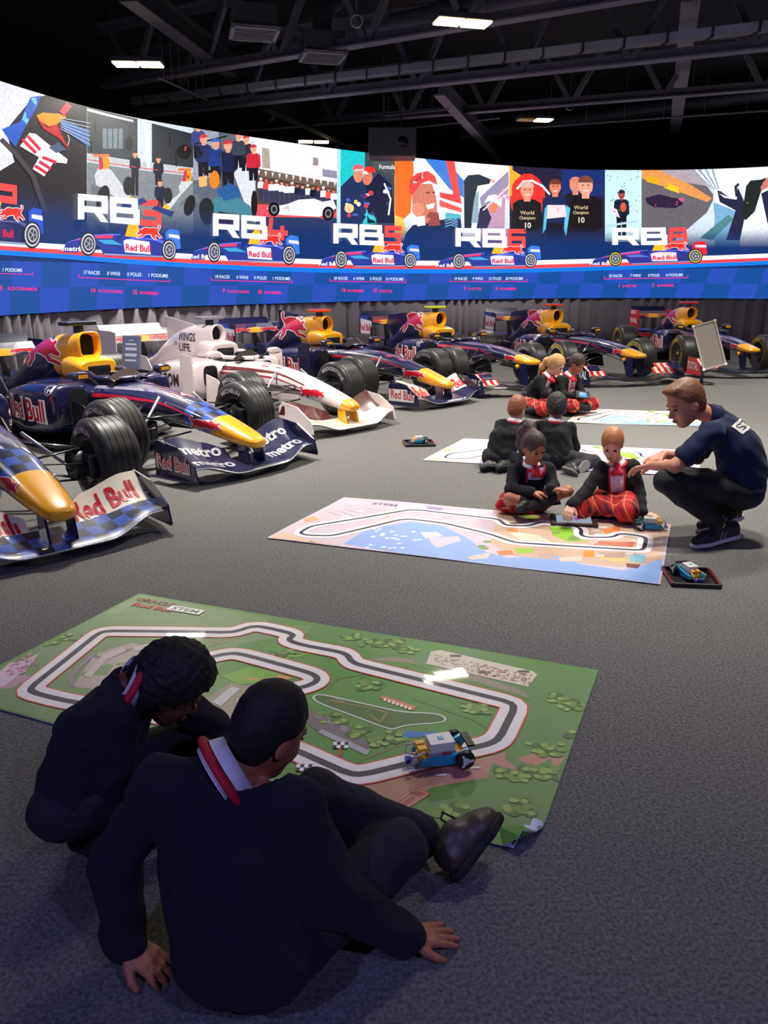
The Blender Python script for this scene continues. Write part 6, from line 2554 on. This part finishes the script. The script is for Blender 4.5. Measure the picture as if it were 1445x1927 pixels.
    if hr[1] == 'tied':
        H.el(at(.105, 0, -.030), (.080 * hs, .066 * hs, .108 * hs), (face, fr_, fu), .012, op='sub')
        H.el(at(.050, 0, -.085), (.070 * hs, .10 * hs, .055 * hs), (face, fr_, fu), .012, op='sub')
    else:
        H.cut(at(.060, 0, .066), face * .80 - fu * .60, .01)
    H.cut(at(-.02, 0, -.075), -fu * .9 + face * .25, .01)
    for k in (-1, 1):
        H.el(at(.012, k * .088, -.036), (.040 * hs, .034 * hs, .050 * hs), (face, fr_, fu), .012, op='sub')
    for q in o.get('hairx', []):
        pts = [at(*p_) for p_ in q[0]]
        H.chain(pts, [r_ * hs for r_ in q[1]], .02)
    H.mesh('hair', min(h, .0065), hm, t, off, bumps={'afro': .006, 'curly': .006}.get(hr[1], .0018), bfreq=170 if hr[1] in ('afro', 'curly') else 120, seed=.7)
    if o.get('bobble'):
        a = at(*o['bobble'])
        blob('hair_bobble', a, (.022, .022, .018), (face, fr_, fu), TRIM, t, off)
    # features
    for k in (-1, 1):
        blob('eye', at(.084, k * .031, .004), (.010 * hs, .013 * hs, .0046 * hs), (face, fr_, fu), EYE, t, off)
        a, bq, c2 = at(.090, k * .016, .026), at(.091, k * .032, .031), at(.078, k * .050, .024)
        MB().tube([a, bq, c2], .0032 * hs, 6).build('eyebrow', hm, t, smooth=True, off=off)
    MB().tube([at(.0935, -.020, -.0645), at(.1005, 0, -.0635), at(.0935, .020, -.0645)], [.003 * hs, .006 * hs, .003 * hs], 8).build('lips', LIP, t, smooth=True, off=off)
    # collar and neck trim
    nd = (hc - fu * .05 * hs - face * .02 * hs - neck).normalized()
    f2, l2, n2 = frame(face - nd * face.dot(nd), nd)
    def ring_(r, z, dip):
        return [neck + nd * (z + dip * math.cos(a)) + f2 * (r * math.cos(a)) + l2 * (r * math.sin(a)) for a in [2 * math.pi * i / 24 for i in range(24)]]
    cz = o.get('cz', -.006)
    if o.get('collar', True):
        MB().loft([ring_(R0 * 1.06, cz - .02, -.008), ring_(R0 * .82, cz + .046 * s, -.012), ring_(R0 * .88, cz + .050 * s, -.012), ring_(R0 * 1.04, cz + .010, -.012)], False, False).build('shirt_collar', o.get('collarmat', SHIRT), t, smooth=True, off=off)
    if o.get('trim', True):
        rr_ = ring_(R0 * 1.14, cz, -.010)
        MB().tube(rr_ + [rr_[0]], .011 * s + .001, 8, caps=False, flat=1.3).build('neck_trim', TRIM, t, smooth=True, off=off)
    tag(t, label, 'person')
    # front panel of an open cardigan, drawn onto the knit
    if o.get('front'):
        fd = o['front']
        bv = BVHTree.FromPolygons([v.co.copy() for v in tp.data.vertices], [tuple(p_.vertices) for p_ in tp.data.polygons])
        fwd, lv, uv = frame(fd, neck - pel)
        pr = Print()
        W = .052 * s / .8
        FL = o.get('fl', .21)
        pr.poly([(-W, -.01), (W, -.01), (W * .9, -FL), (-W * .9, -FL)], C(226, 222, 236))
        pr.layer = 1
        for k in (-1, 1):
            pr.stroke([(k * W * 1.1, .02), (k * W * 1.05, -FL * .5), (k * W * .95, -FL - .02)], .014, C(196, 24, 50))
        O = neck - off
        decal(pr, 'shirt_front', bv, O, -lv if False else lv, uv, -fwd, t, .02, lift=.004, mat=attr_mat('cloth_print', .8))
        # neckerchief
        kn_ = neck + fwd * (.075 * s) - uv * .005
        nk = Sdf()
        nk.el(kn_, (.02, .022, .02), (fwd, lv, uv), .01)
        for k in (-1, 1):
            nk.rc(kn_, kn_ - uv * .055 + lv * k * .022 + fwd * .022, .014, .022, .01)
        nk.mesh('neckerchief', .005, TRIM, t, off)
    return t, tp


def PP(**kw):
    return {k: P(*v) for k, v in kw.items()}


# ---- crouching man in a navy polo
J = PP(pel=(1393, 922, 4.87), chest=(1382, 842, 4.87), neck=(1342, 784, 4.87), head=(1289, 760, 4.86), Lsh=(1340, 815, 4.70), Rsh=(1340, 806, 5.04), Lel=(1268, 878, 4.66), Lwr=(1226, 876, 4.86), Rel=(1312, 862, 5.08), Rwr=(1250, 855, 5.04),
       Lkn=(1252, 906, 4.68), Rkn=(1264, 893, 5.02), Lan=(1356, 988, 4.70), Ran=(1382, 968, 4.98), Lhip=(1392, 925, 4.77), Rhip=(1394, 918, 4.97))
ft = G(1306, 1032)
fh = P(1384, 1004, 4.74)
fr2 = G(1335, 1000)
t_man, tp = person('man in a navy polo shirt and black jeans squatting beside the play mat', J, dict(
    s=1.04, hs=1.12, h=.009, hb=.008, face=(-.88, -.22, -.42), up=(-.42, 0, .9), skin='man', top=POLO, topname='polo_shirt', short=True, trou=JEAN, hair=('brown', 'short'), trim=False, collarmat=POLO,
    Lhand=((-.75, .6, -.35), (-.2, -.1, -1), -1, .5), Rhand=((-1, -.10, -.42), (-.35, 0, -1), 1, .45, .2), shoe=M('trainer_black', (32, 32, 40), .6), sole=SOLEL, stripes=M('shoe_stripe', (180, 170, 170), .5), laces='LR',
    Lfoot=((fh.x, fh.y, .055), (ft.x, ft.y, .012), (-.25, 0, 1)), Rfoot=((fh.x + .13, 5.0, .10), (fh.x - .12, 5.0, .012), (-.3, 0, 1)), fold=.005, freq=42, seed=.4,
    topx=[(P(1402, 918, 4.80), P(1396, 850, 4.82), .115, .105, .09), (P(1402, 918, 4.94), P(1396, 850, 4.92), .115, .105, .09), (P(1404, 880, 4.87), P(1372, 812, 4.87), .10, .09, .09)]))
bpy.context.view_layer.update()
bv = BVHTree.FromPolygons([v.co.copy() for v in tp.data.vertices], [tuple(p_.vertices) for p_ in tp.data.polygons])
pr = Print()
pr.poly([(-.13, -.035), (.13, -.035), (.13, .05), (-.13, .05)], C(226, 220, 214))
pr.layer = 1
pr.text('STEM', -.115, -.018, .052, C(70, 66, 70), .015, fit=.23)
o_ = t_man.location
bc = P(1404, 795, 4.85)
decal(pr, 'back_print', bv, bc - o_, (.25, .93, -.12), (-.5, .0, .86), (-.8, .05, -.6), t_man, .02, lift=.004, mat=attr_mat('cloth_print', .8))

# ---- two girls by the harbour mat
J = PP(pel=(1160, 938, 5.44), chest=(1161, 900, 5.42), neck=(1160, 872, 5.39), head=(1152, 836, 5.35), Rsh=(1131, 882, 5.37), Lsh=(1190, 879, 5.42), Rel=(1104, 924, 5.26), Rwr=(1074, 950, 5.11), Lel=(1203, 926, 5.36), Lwr=(1208, 966, 5.20),
       Rkn=(1092, 957, 5.20), Lkn=(1180, 966, 5.10), Ran=(1128, 958, 5.46), Lan=(1196, 954, 5.50))
person('fair girl in a black cardigan and tartan skirt pointing at a tablet', J, dict(
    s=.78, h=.007, hb=.0055, face=(-.30, -.80, -.50), up=(-.15, -.4, .9), skin='fair', top=CARD, topname='cardigan', skirt=.92, hair=('strawberry', 'tied'), socks=True, front=(-.25, -1, .12),
    hairx=[([(-.10, 0, .0), (-.13, .02, -.04), (-.12, .05, -.09), (-.09, .07, -.12)], [.03, .03, .026, .012])], Rhand=((-.35, -.75, -.55), (0, .4, -1), 1, .5), Lhand=((1, -.25, -.12), (0, 0, -1), 1, .25)))
J = PP(pel=(983, 945, 5.50), chest=(990, 902, 5.47), neck=(1000, 875, 5.43), head=(1004, 843, 5.38), Rsh=(970, 886, 5.44), Lsh=(1030, 884, 5.42), Rel=(962, 921, 5.34), Rwr=(998, 926, 5.24), Lel=(1040, 914, 5.34), Lwr=(1036, 921, 5.22),
       Rkn=(958, 938, 5.26), Lkn=(1068, 924, 5.30), Ran=(1020, 952, 5.22), Lan=(990, 956, 5.18))
person('dark haired girl with a puffy ponytail sitting cross-legged in a cardigan', J, dict(
    s=.78, h=.007, hb=.0055, face=(.42, -.80, -.40), up=(.1, -.3, .95), skin='brown', top=CARD, topname='cardigan', skirt=.30, fl=.10, hair=('dark', 'tied'), socks=True, front=(.35, -1, .1), bobble=(-.085, .02, .115),
    hairx=[([(-.08, 0, .11), (-.13, -.01, .11), (-.17, -.02, .03), (-.165, -.03, -.07), (-.14, -.03, -.15)], [.035, .055, .064, .062, .035])],
    Rhand=((1, -.1, -.1), (0, 0, -1), -1, .3), Lhand=((.75, -.35, .1), (0, 0, -1), 1, .3), Rfoot=(P(1026, 952, 5.24), P(1052, 948, 5.30), (0, .3, 1)), Lfoot=(P(990, 956, 5.20), P(972, 962, 5.14), (0, -.3, 1)), shs=.8,
    skx=[(P(940, 950, 5.42), P(985, 950, 5.45), .035, .08, .04)]))

# ---- two boys with their backs turned on the lilac mat
J = PP(pel=(940, 860, 6.86), chest=(952, 822, 6.93), neck=(968, 794, 7.0), head=(973, 770, 7.03), Lsh=(942, 802, 7.0), Rsh=(990, 802, 6.98), Lel=(930, 836, 7.12), Lwr=(952, 852, 7.3), Rel=(996, 836, 7.08), Rwr=(1000, 852, 7.28),
       Lkn=(930, 862, 7.2), Rkn=(972, 864, 7.16), Lan=(922, 876, 6.76), Ran=(950, 876, 6.74))
person('ginger haired boy kneeling with his back turned beside a dark haired boy', J, dict(
    s=.80, h=.009, face=(.55, .75, -.38), skin='fair', top=CARD, hair=('ginger', 'short'), Lhand=((.5, .8, -.2), (0, 0, -1), 1), Rhand=((.1, 1, -.2), (0, 0, -1), -1), seed=3.0, collar=True,
    Lfoot=(P(934, 882, 6.72), P(908, 884, 6.66), (0, .9, .5)), Rfoot=(P(958, 882, 6.70), P(938, 884, 6.62), (0, .9, .5))))
J = PP(pel=(1052, 862, 6.84), chest=(1043, 820, 6.92), neck=(1044, 794, 6.98), head=(1047, 768, 7.02), Lsh=(1014, 804, 6.98), Rsh=(1072, 806, 6.94), Lel=(1006, 840, 7.08), Lwr=(1024, 856, 7.28), Rel=(1082, 842, 7.06), Rwr=(1078, 856, 7.26),
       Lkn=(1012, 866, 7.10), Rkn=(1118, 868, 6.90), Lan=(1090, 876, 6.72), Ran=(1066, 882, 6.66))
person('curly dark haired boy sitting with his back turned and grey soles showing', J, dict(
    s=.82, h=.009, face=(.15, .88, -.42), skin='brown', top=CARD, hair=('black', 'curly'), Lhand=((.3, .9, -.2), (0, 0, -1), 1), Rhand=((-.1, 1, -.2), (0, 0, -1), -1), seed=4.0, sole=SOLEG,
    Lfoot=(P(1092, 886, 6.66), P(1106, 872, 6.74), (.3, .9, .1)), Rfoot=(P(1062, 884, 6.62), P(1082, 892, 6.52), (-.1, .9, .4))))

# ---- two girls in front of the cars
J = PP(pel=(1002, 760, 9.75), chest=(1012, 730, 9.74), neck=(1030, 708, 9.71), head=(1047, 687, 9.67), Rsh=(1014, 715, 9.60), Lsh=(1036, 713, 9.84), Rel=(1026, 742, 9.50), Rwr=(1050, 752, 9.44), Lel=(1050, 738, 9.78), Lwr=(1062, 754, 9.62),
       Rkn=(1022, 770, 9.40), Lkn=(1036, 766, 9.66), Ran=(988, 774, 9.52), Lan=(1000, 770, 9.8))
person('blonde girl with a long ponytail kneeling in a tartan skirt', J, dict(
    s=.86, h=.010, face=(.70, -.50, -.50), up=(.3, -.3, .9), skin='fair', top=CARD, topname='cardigan', skirt=1.0, hair=('blonde', 'tied'), socks=True, front=(.7, -.7, .1),
    hairx=[([(-.10, 0, .03), (-.14, .0, -.03), (-.15, .01, -.13), (-.13, .02, -.25)], [.04, .045, .04, .015])], Rhand=((1, 0, -.3), (0, 0, -1), -1), Lhand=((1, 0, -.5), (0, 0, -1), 1)))
J = PP(pel=(1064, 758, 9.95), chest=(1063, 730, 9.94), neck=(1071, 707, 9.90), head=(1086, 685, 9.86), Rsh=(1052, 716, 9.82), Lsh=(1084, 715, 9.98), Rel=(1060, 742, 9.72), Rwr=(1080, 746, 9.64), Lel=(1094, 738, 9.90), Lwr=(1094, 746, 9.72),
       Rkn=(1078, 764, 9.56), Lkn=(1116, 760, 9.78), Ran=(1108, 769, 9.56), Lan=(1082, 769, 9.52))
person('brown haired girl holding a lit tablet on her tartan skirt', J, dict(
    s=.84, h=.010, face=(.60, -.58, -.55), up=(.3, -.3, .9), skin='brown', top=CARD, topname='cardigan', skirt=1.0, hair=('dark', 'tied'), socks=True, front=(.5, -.8, .1),
    hairx=[([(-.10, 0, .03), (-.15, .0, -.04), (-.17, .01, -.12), (-.18, .02, -.18)], [.03, .028, .022, .01])], Rhand=((1, 0, .1), (0, 0, -1), -1), Lhand=((.2, -.9, .1), (0, 0, -1), 1)))

# ---- two boys in the foreground
J = PP(pel=(150, 1490, 1.94), chest=(195, 1372, 1.97), neck=(246, 1292, 2.0), head=(322, 1294, 2.03), Rsh=(214, 1352, 1.90), Lsh=(288, 1288, 2.10), Rel=(222, 1490, 1.88), Rwr=(320, 1452, 1.98), Lel=(400, 1368, 2.18), Lwr=(430, 1420, 2.14),
       Rkn=(262, 1502, 1.90), Ran=(170, 1580, 1.90), Lkn=(392, 1372, 2.24), Lan=(330, 1480, 2.12))
fa, fb = G(150, 1600), G(235, 1620)
person('boy with short afro hair crouching with his head bent over the green mat', J, dict(
    s=.82, h=.006, hb=.005, face=(.72, .20, -.66), up=(.62, .1, .75), skin='dark', top=JUMP, hair=('black', 'afro'), seed=1.4, hs=.93, loose=.008, fold=.0055, freq=46, cs=1.3, cz=-.012,
    Rhand=((.9, .3, -.3), (0, 0, -1), -1, .5), Lhand=((.6, -.4, -.6), (0, 0, -1), 1, .5), Rfoot=((fa.x, fa.y, .03), (fb.x, fb.y, .012), (0, 0, 1)), Lfoot=(P(300, 1490, 2.10), P(390, 1480, 2.16), (0, 0, 1)),
    topx=[(P(140, 1470, 1.92), P(180, 1390, 1.95), .085, .10, .05), (P(120, 1500, 1.92), P(128, 1480, 1.93), .05, .06, .04)]))
J = PP(pel=(452, 1790, 1.46), chest=(425, 1600, 1.54), neck=(436, 1446, 1.61), head=(508, 1376, 1.66), Lsh=(308, 1478, 1.61), Rsh=(552, 1520, 1.56), Lel=(215, 1625, 1.56), Lwr=(236, 1760, 1.53), Rel=(640, 1690, 1.50), Rwr=(762, 1766, 1.575),
       Lkn=(596, 1500, 1.80), Lan=(805, 1580, 1.90), Rkn=(752, 1598, 1.72), Ran=(590, 1650, 1.80), Lhip=(405, 1790, 1.53), Rhip=(530, 1780, 1.47))
hl = P(868, 1640, 1.81)
tl = P(935, 1548, 1.92)
gz = G(800, 1770)
J['Rwr'] = Vector((J['Rwr'].x, J['Rwr'].y, .045))
J['Lwr'] = Vector((J['Lwr'].x, J['Lwr'].y, .075))
person('boy with cropped hair sitting with his back turned and both hands on the carpet', J, dict(
    s=.86, h=.006, hb=.0045, face=(.62, .62, -.48), up=(.35, .25, .9), skin='tan', top=JUMP, hair=('black', 'crop'), seed=2.2, hs=.93,
    Rhand=((.93, .30, -.22), (0, 0, -1), -1, .10, .22), Lhand=((.80, -.30, -.42), (.1, 0, -1), -1, .25, .14), shoe=SHOEB, sole=SOLE, laces='L', freq=44, fold=.0055, loose=.014, cs=1.3, cz=-.022, shs=1.3,
    Lfoot=(hl, tl, (-.70, .30, .55)), Rfoot=(P(600, 1650, 1.8), P(500, 1660, 1.75), (0, 0, 1)),
    topx=[(P(430, 1790, 1.42), P(410, 1640, 1.50), .115, .115, .05), (P(510, 1790, 1.42), P(480, 1640, 1.50), .11, .11, .05)]))


# ------------------------------------------------------------------ small things: brick-built toy cars, trays, tablets, stands
AQ = M('aqua_plastic', (22, 150, 190), .3)
WP = M('white_plastic', (232, 228, 220), .35)
YP = M('yellow_plastic', (236, 176, 30), .35)
BP = M('black_plastic_toy', (20, 20, 24), .4)
RP = M('red_plastic', (200, 40, 40), .35)
GP = M('grey_cable', (190, 190, 196), .5)


def toy_car(loc, rz, label, s=1.0, tilt=0.0):
    t = empty('toy_car', loc, rz)
    B = lambda nm, x0, x1, y0, y1, z0, z1, m: MB().box(x0 * s, x1 * s, y0 * s, y1 * s, z0 * s, z1 * s, bev=.002).build(nm, m, t)
    B('chassis', -.075, .085, -.035, .035, .018, .034, YP)
    hub = B('control_hub', -.04, .045, -.032, .032, .052, .086, WP)
    B('hub_base', -.045, .05, -.030, .030, .036, .052, M('light_grey_plastic', (170, 168, 166), .4))
    MB().box(-.006 * s, .012 * s, -.009 * s, .009 * s, .086 * s, .089 * s).build('hub_button', M('hub_button', (120, 200, 210), .4), hub)
    for sg in (-1, 1):
        sh_ = MB()
        pts = [(.105, .034), (.092, .062), (.06, .050), (.02, .044), (-.03, .040), (-.075, .040), (-.085, .022), (-.02, .012), (.06, .012), (.095, .018)]
        sh_.prism([(a * s, b * s) for a, b in pts], (sg * .036) * s, (sg * .050) * s, 'y')
        sh_.build('side_panel', AQ, t)
        for i in range(3):
            MB().box((-.080 + i * .0) * s, (-.05 + i * .0) * s, sg * .006 * s + i * .002, sg * .028 * s + i * .002, (.052 + i * .006) * s, (.058 + i * .006) * s).build('yellow_beam', YP, t)
        w = MB().lathe([(-.011 * s, .012 * s), (-.011 * s, .030 * s), (-.007 * s, .033 * s), (.007 * s, .033 * s), (.011 * s, .030 * s), (.011 * s, .012 * s)], 24).build('wheel', BP, t, smooth=True, sharp=40)
        w.location = (.070 * s, sg * .064 * s, .033 * s)
        m = MB().lathe([(-.012 * s, .0), (-.012 * s, .012 * s), (.012 * s, .012 * s), (.012 * s, .0)], 12)
        for k in range(3):
            a = 2 * math.pi * k / 3
            m.bar((0, sg * .011 * s, 0), (.026 * s * math.cos(a), sg * .011 * s, .026 * s * math.sin(a)), .009 * s, .004 * s, up=(0, 1, 0))
        m.build('wheel_hub', WP, w)
        MB().tube([(-.06 * s, sg * .03 * s, .06 * s), (-.105 * s, sg * .042 * s, .052 * s), (-.11 * s, sg * .035 * s, .025 * s), (-.07 * s, sg * .02 * s, .020 * s)], .004 * s, 6).build('cable', GP, t, smooth=True)
    ca = MB().lathe([(-.012 * s, 0.0), (-.012 * s, .012 * s), (.012 * s, .012 * s), (.012 * s, 0.0)], 14).build('caster', GP, t, smooth=True, sharp=40)
    ca.location = (-.085 * s, 0, .012 * s)
    B('red_brick', .0, .03, -.036, -.03, .036, .05, RP)
    B('blue_sensor', -.12, -.098, -.012, .012, .012, .03, M('blue_plastic', (40, 60, 170), .3))
    B('spoiler', .086, .112, -.04, .04, .062, .070, BP)
    tag(t, label, 'toy car')
    return t


g = G(826, 1436)
toy_car((g.x, g.y, .012), .25, 'aqua and yellow brick-built toy car driving on the green mat', 1.05)
g = G(1222, 998)
toy_car((g.x, g.y, .012), 2.9, 'aqua brick-built toy car under the fair girl hand on the harbour mat', .95)
g = G(1075, 779)
toy_car((g.x, g.y, .012), .4, 'distant aqua toy car beside the furthest mat', 1.0)


def tray(loc, rz, w, d, label):
    t = empty('tray', loc, rz)
    MB().box(-w / 2, w / 2, -d / 2, d / 2, 0, .006).build('base', BP, t)
    for sg in (-1, 1):
        MB().box(-w / 2, w / 2, sg * d / 2 - .008, sg * d / 2 + .008, 0, .026, bev=.003).build('rim', BP, t)
        MB().box(sg * w / 2 - .008, sg * w / 2 + .008, -d / 2, d / 2, 0, .026, bev=.003).build('side_rim', M('dark_red_plastic', (96, 30, 38), .35), t)
    tag(t, label, 'tray')
    return t


g = G(1299, 1090)
tray((g.x, g.y, 0), -.12, .26, .26, 'black tray with red sides holding a toy car in front of the man')
toy_car((g.x - .005, g.y + .01, .008), 1.75, 'brick-built toy car with white cable loops standing in the black tray', .92)
g = G(788, 836)
tray((g.x, g.y, 0), .1, .30, .26, 'dark tray on the carpet near the race car noses')
toy_car((g.x, g.y + .02, .008), .3, 'brick-built toy car in the dark tray near the race cars', .85)


def tablet(loc, rot, w, d, label, lit, case, band=True):
    t = empty('tablet', loc)
    t.rotation_euler = rot
    MB().box(-w / 2, w / 2, -d / 2, d / 2, 0, .016, bev=.005).build('case', case, t)
    for sg in (-1, 1):
        MB().box(sg * w / 2 - .016, sg * w / 2 + .016, -d / 2 - .004, d / 2 + .004, -.002, .020, bev=.006).build('grip', case, t)
    pr = Print()
    pr.rect(-w / 2 + .024, -d / 2 + .016, w / 2 - .024, d / 2 - .016, C(*lit))
    pr.layer = 1
    for i in range(3):
        pr.rect(-w * .26 + i * w * .14, -.01 + .008 * (i % 2), -w * .26 + i * w * .14 + w * .12, .028 + .006 * (i % 2), C(170, 70, 170) if band else C(210, 236, 250))
    if band:
        pr.rect(-w / 2 + .024, -d / 2 + .016, w / 2 - .024, -d / 2 + .026, C(150, 40, 60))
    pr.build('display', lambda u, v, lay: Vector((u, v, .0168 + .0004 * lay)), attr_mat('tablet_display', .2, emit=.9), t)
    tag(t, label, 'tablet')
    return t


g = G(1079, 985)
tablet((g.x, g.y, .014), (.06, 0, -.16), .29, .19, 'rugged dark tablet with purple shapes lying on the harbour mat', (150, 170, 186), M('tablet_case', (52, 30, 34), .5))
q = P(1096, 744, 9.62)
tablet((q.x, q.y, q.z), (.75, .12, .1), .15, .11, 'small tablet with light blue display held by the girl near the cars', (110, 190, 250), BP, False)

# info panel between the first cars and the stand on the right
q = P(250, 690, 9.4)
t = empty('info_sign', (q.x, q.y, 0), -.35)
MB().tube([(0, .02, 0), (0, .02, .62)], .016, 10).build('post', PAINT['carbon'], t)
MB().lathe([(0, .0), (0, .14), (.012, .14), (.014, 0)], 24, Matrix.Rotation(math.pi / 2, 4, 'X')).build('base', PAINT['carbon'], t)
T = Matrix.Translation((0, 0, .80)) @ Matrix.Rotation(-.18, 4, 'X')
MB().box(-.13, .13, -.01, .01, -.20, .20, T, bev=.004).build('board', M('panel_grey', (104, 108, 124), .5), t)
pr = Print()
pr.rect(-.118, -.188, .118, .188, C(86, 94, 116))
pr.layer = 1
for z, w_ in ((.14, .03), (.10, .075), (.088, .075), (.05, .08), (.038, .08), (.026, .08), (-.02, .085), (-.032, .085), (-.044, .085), (-.09, .08), (-.102, .08)):
    pr.rect(-w_, z, w_, z + .007, C(206, 208, 220))
pr.build('printed_text', lambda u, v, lay: T @ Vector((u, -.0125 - .001 * lay, v)), attr_mat('panel_print', .4), t)
tag(t, 'small grey info panel between the navy and white race cars', 'sign')

q = G(1319, 722)
t = empty('info_stand', (q.x, q.y, 0), -.25)
MB().tube([(0, 0, 0), (0, 0, .6)], .028, 12).build('post', M('stand_steel', (120, 112, 122), .4, .6), t, smooth=True)
MB().lathe([(0, .0), (0, .2), (.015, .2), (.018, 0)], 28, Matrix.Rotation(math.pi / 2, 4, 'X')).build('base', PAINT['carbon'], t)
T = Matrix.Translation((0.05, -.05, .62)) @ Matrix.Rotation(-.30, 4, 'Y') @ Matrix.Rotation(-.35, 4, 'X')
MB().box(-.17, .17, -.012, .012, -.37, .37, T, bev=.006).build('board', M('stand_board', (140, 132, 128), .55, noise=.05, nscale=8), t)
fm = MB()
for sg in (-1, 1):
    fm.box(sg * .165 - .012, sg * .165 + .012, -.02, .004, -.37, .37, T)
    fm.box(-.17, .17, -.02, .004, sg * .365 - .012, sg * .365 + .012, T)
fm.build('frame', M('stand_frame', (176, 168, 166), .4, .5), t)
for sx in (-1, 1):
    for sz in (-1, 1):
        MB().box(sx * .165 - .02, sx * .165 + .02, -.026, .006, sz * .365 - .02, sz * .365 + .02, T).build('corner_clip', M('stand_clip', (220, 216, 216), .3, .7), t)
tag(t, 'tilted grey info stand seen from behind above the crouching man', 'sign')
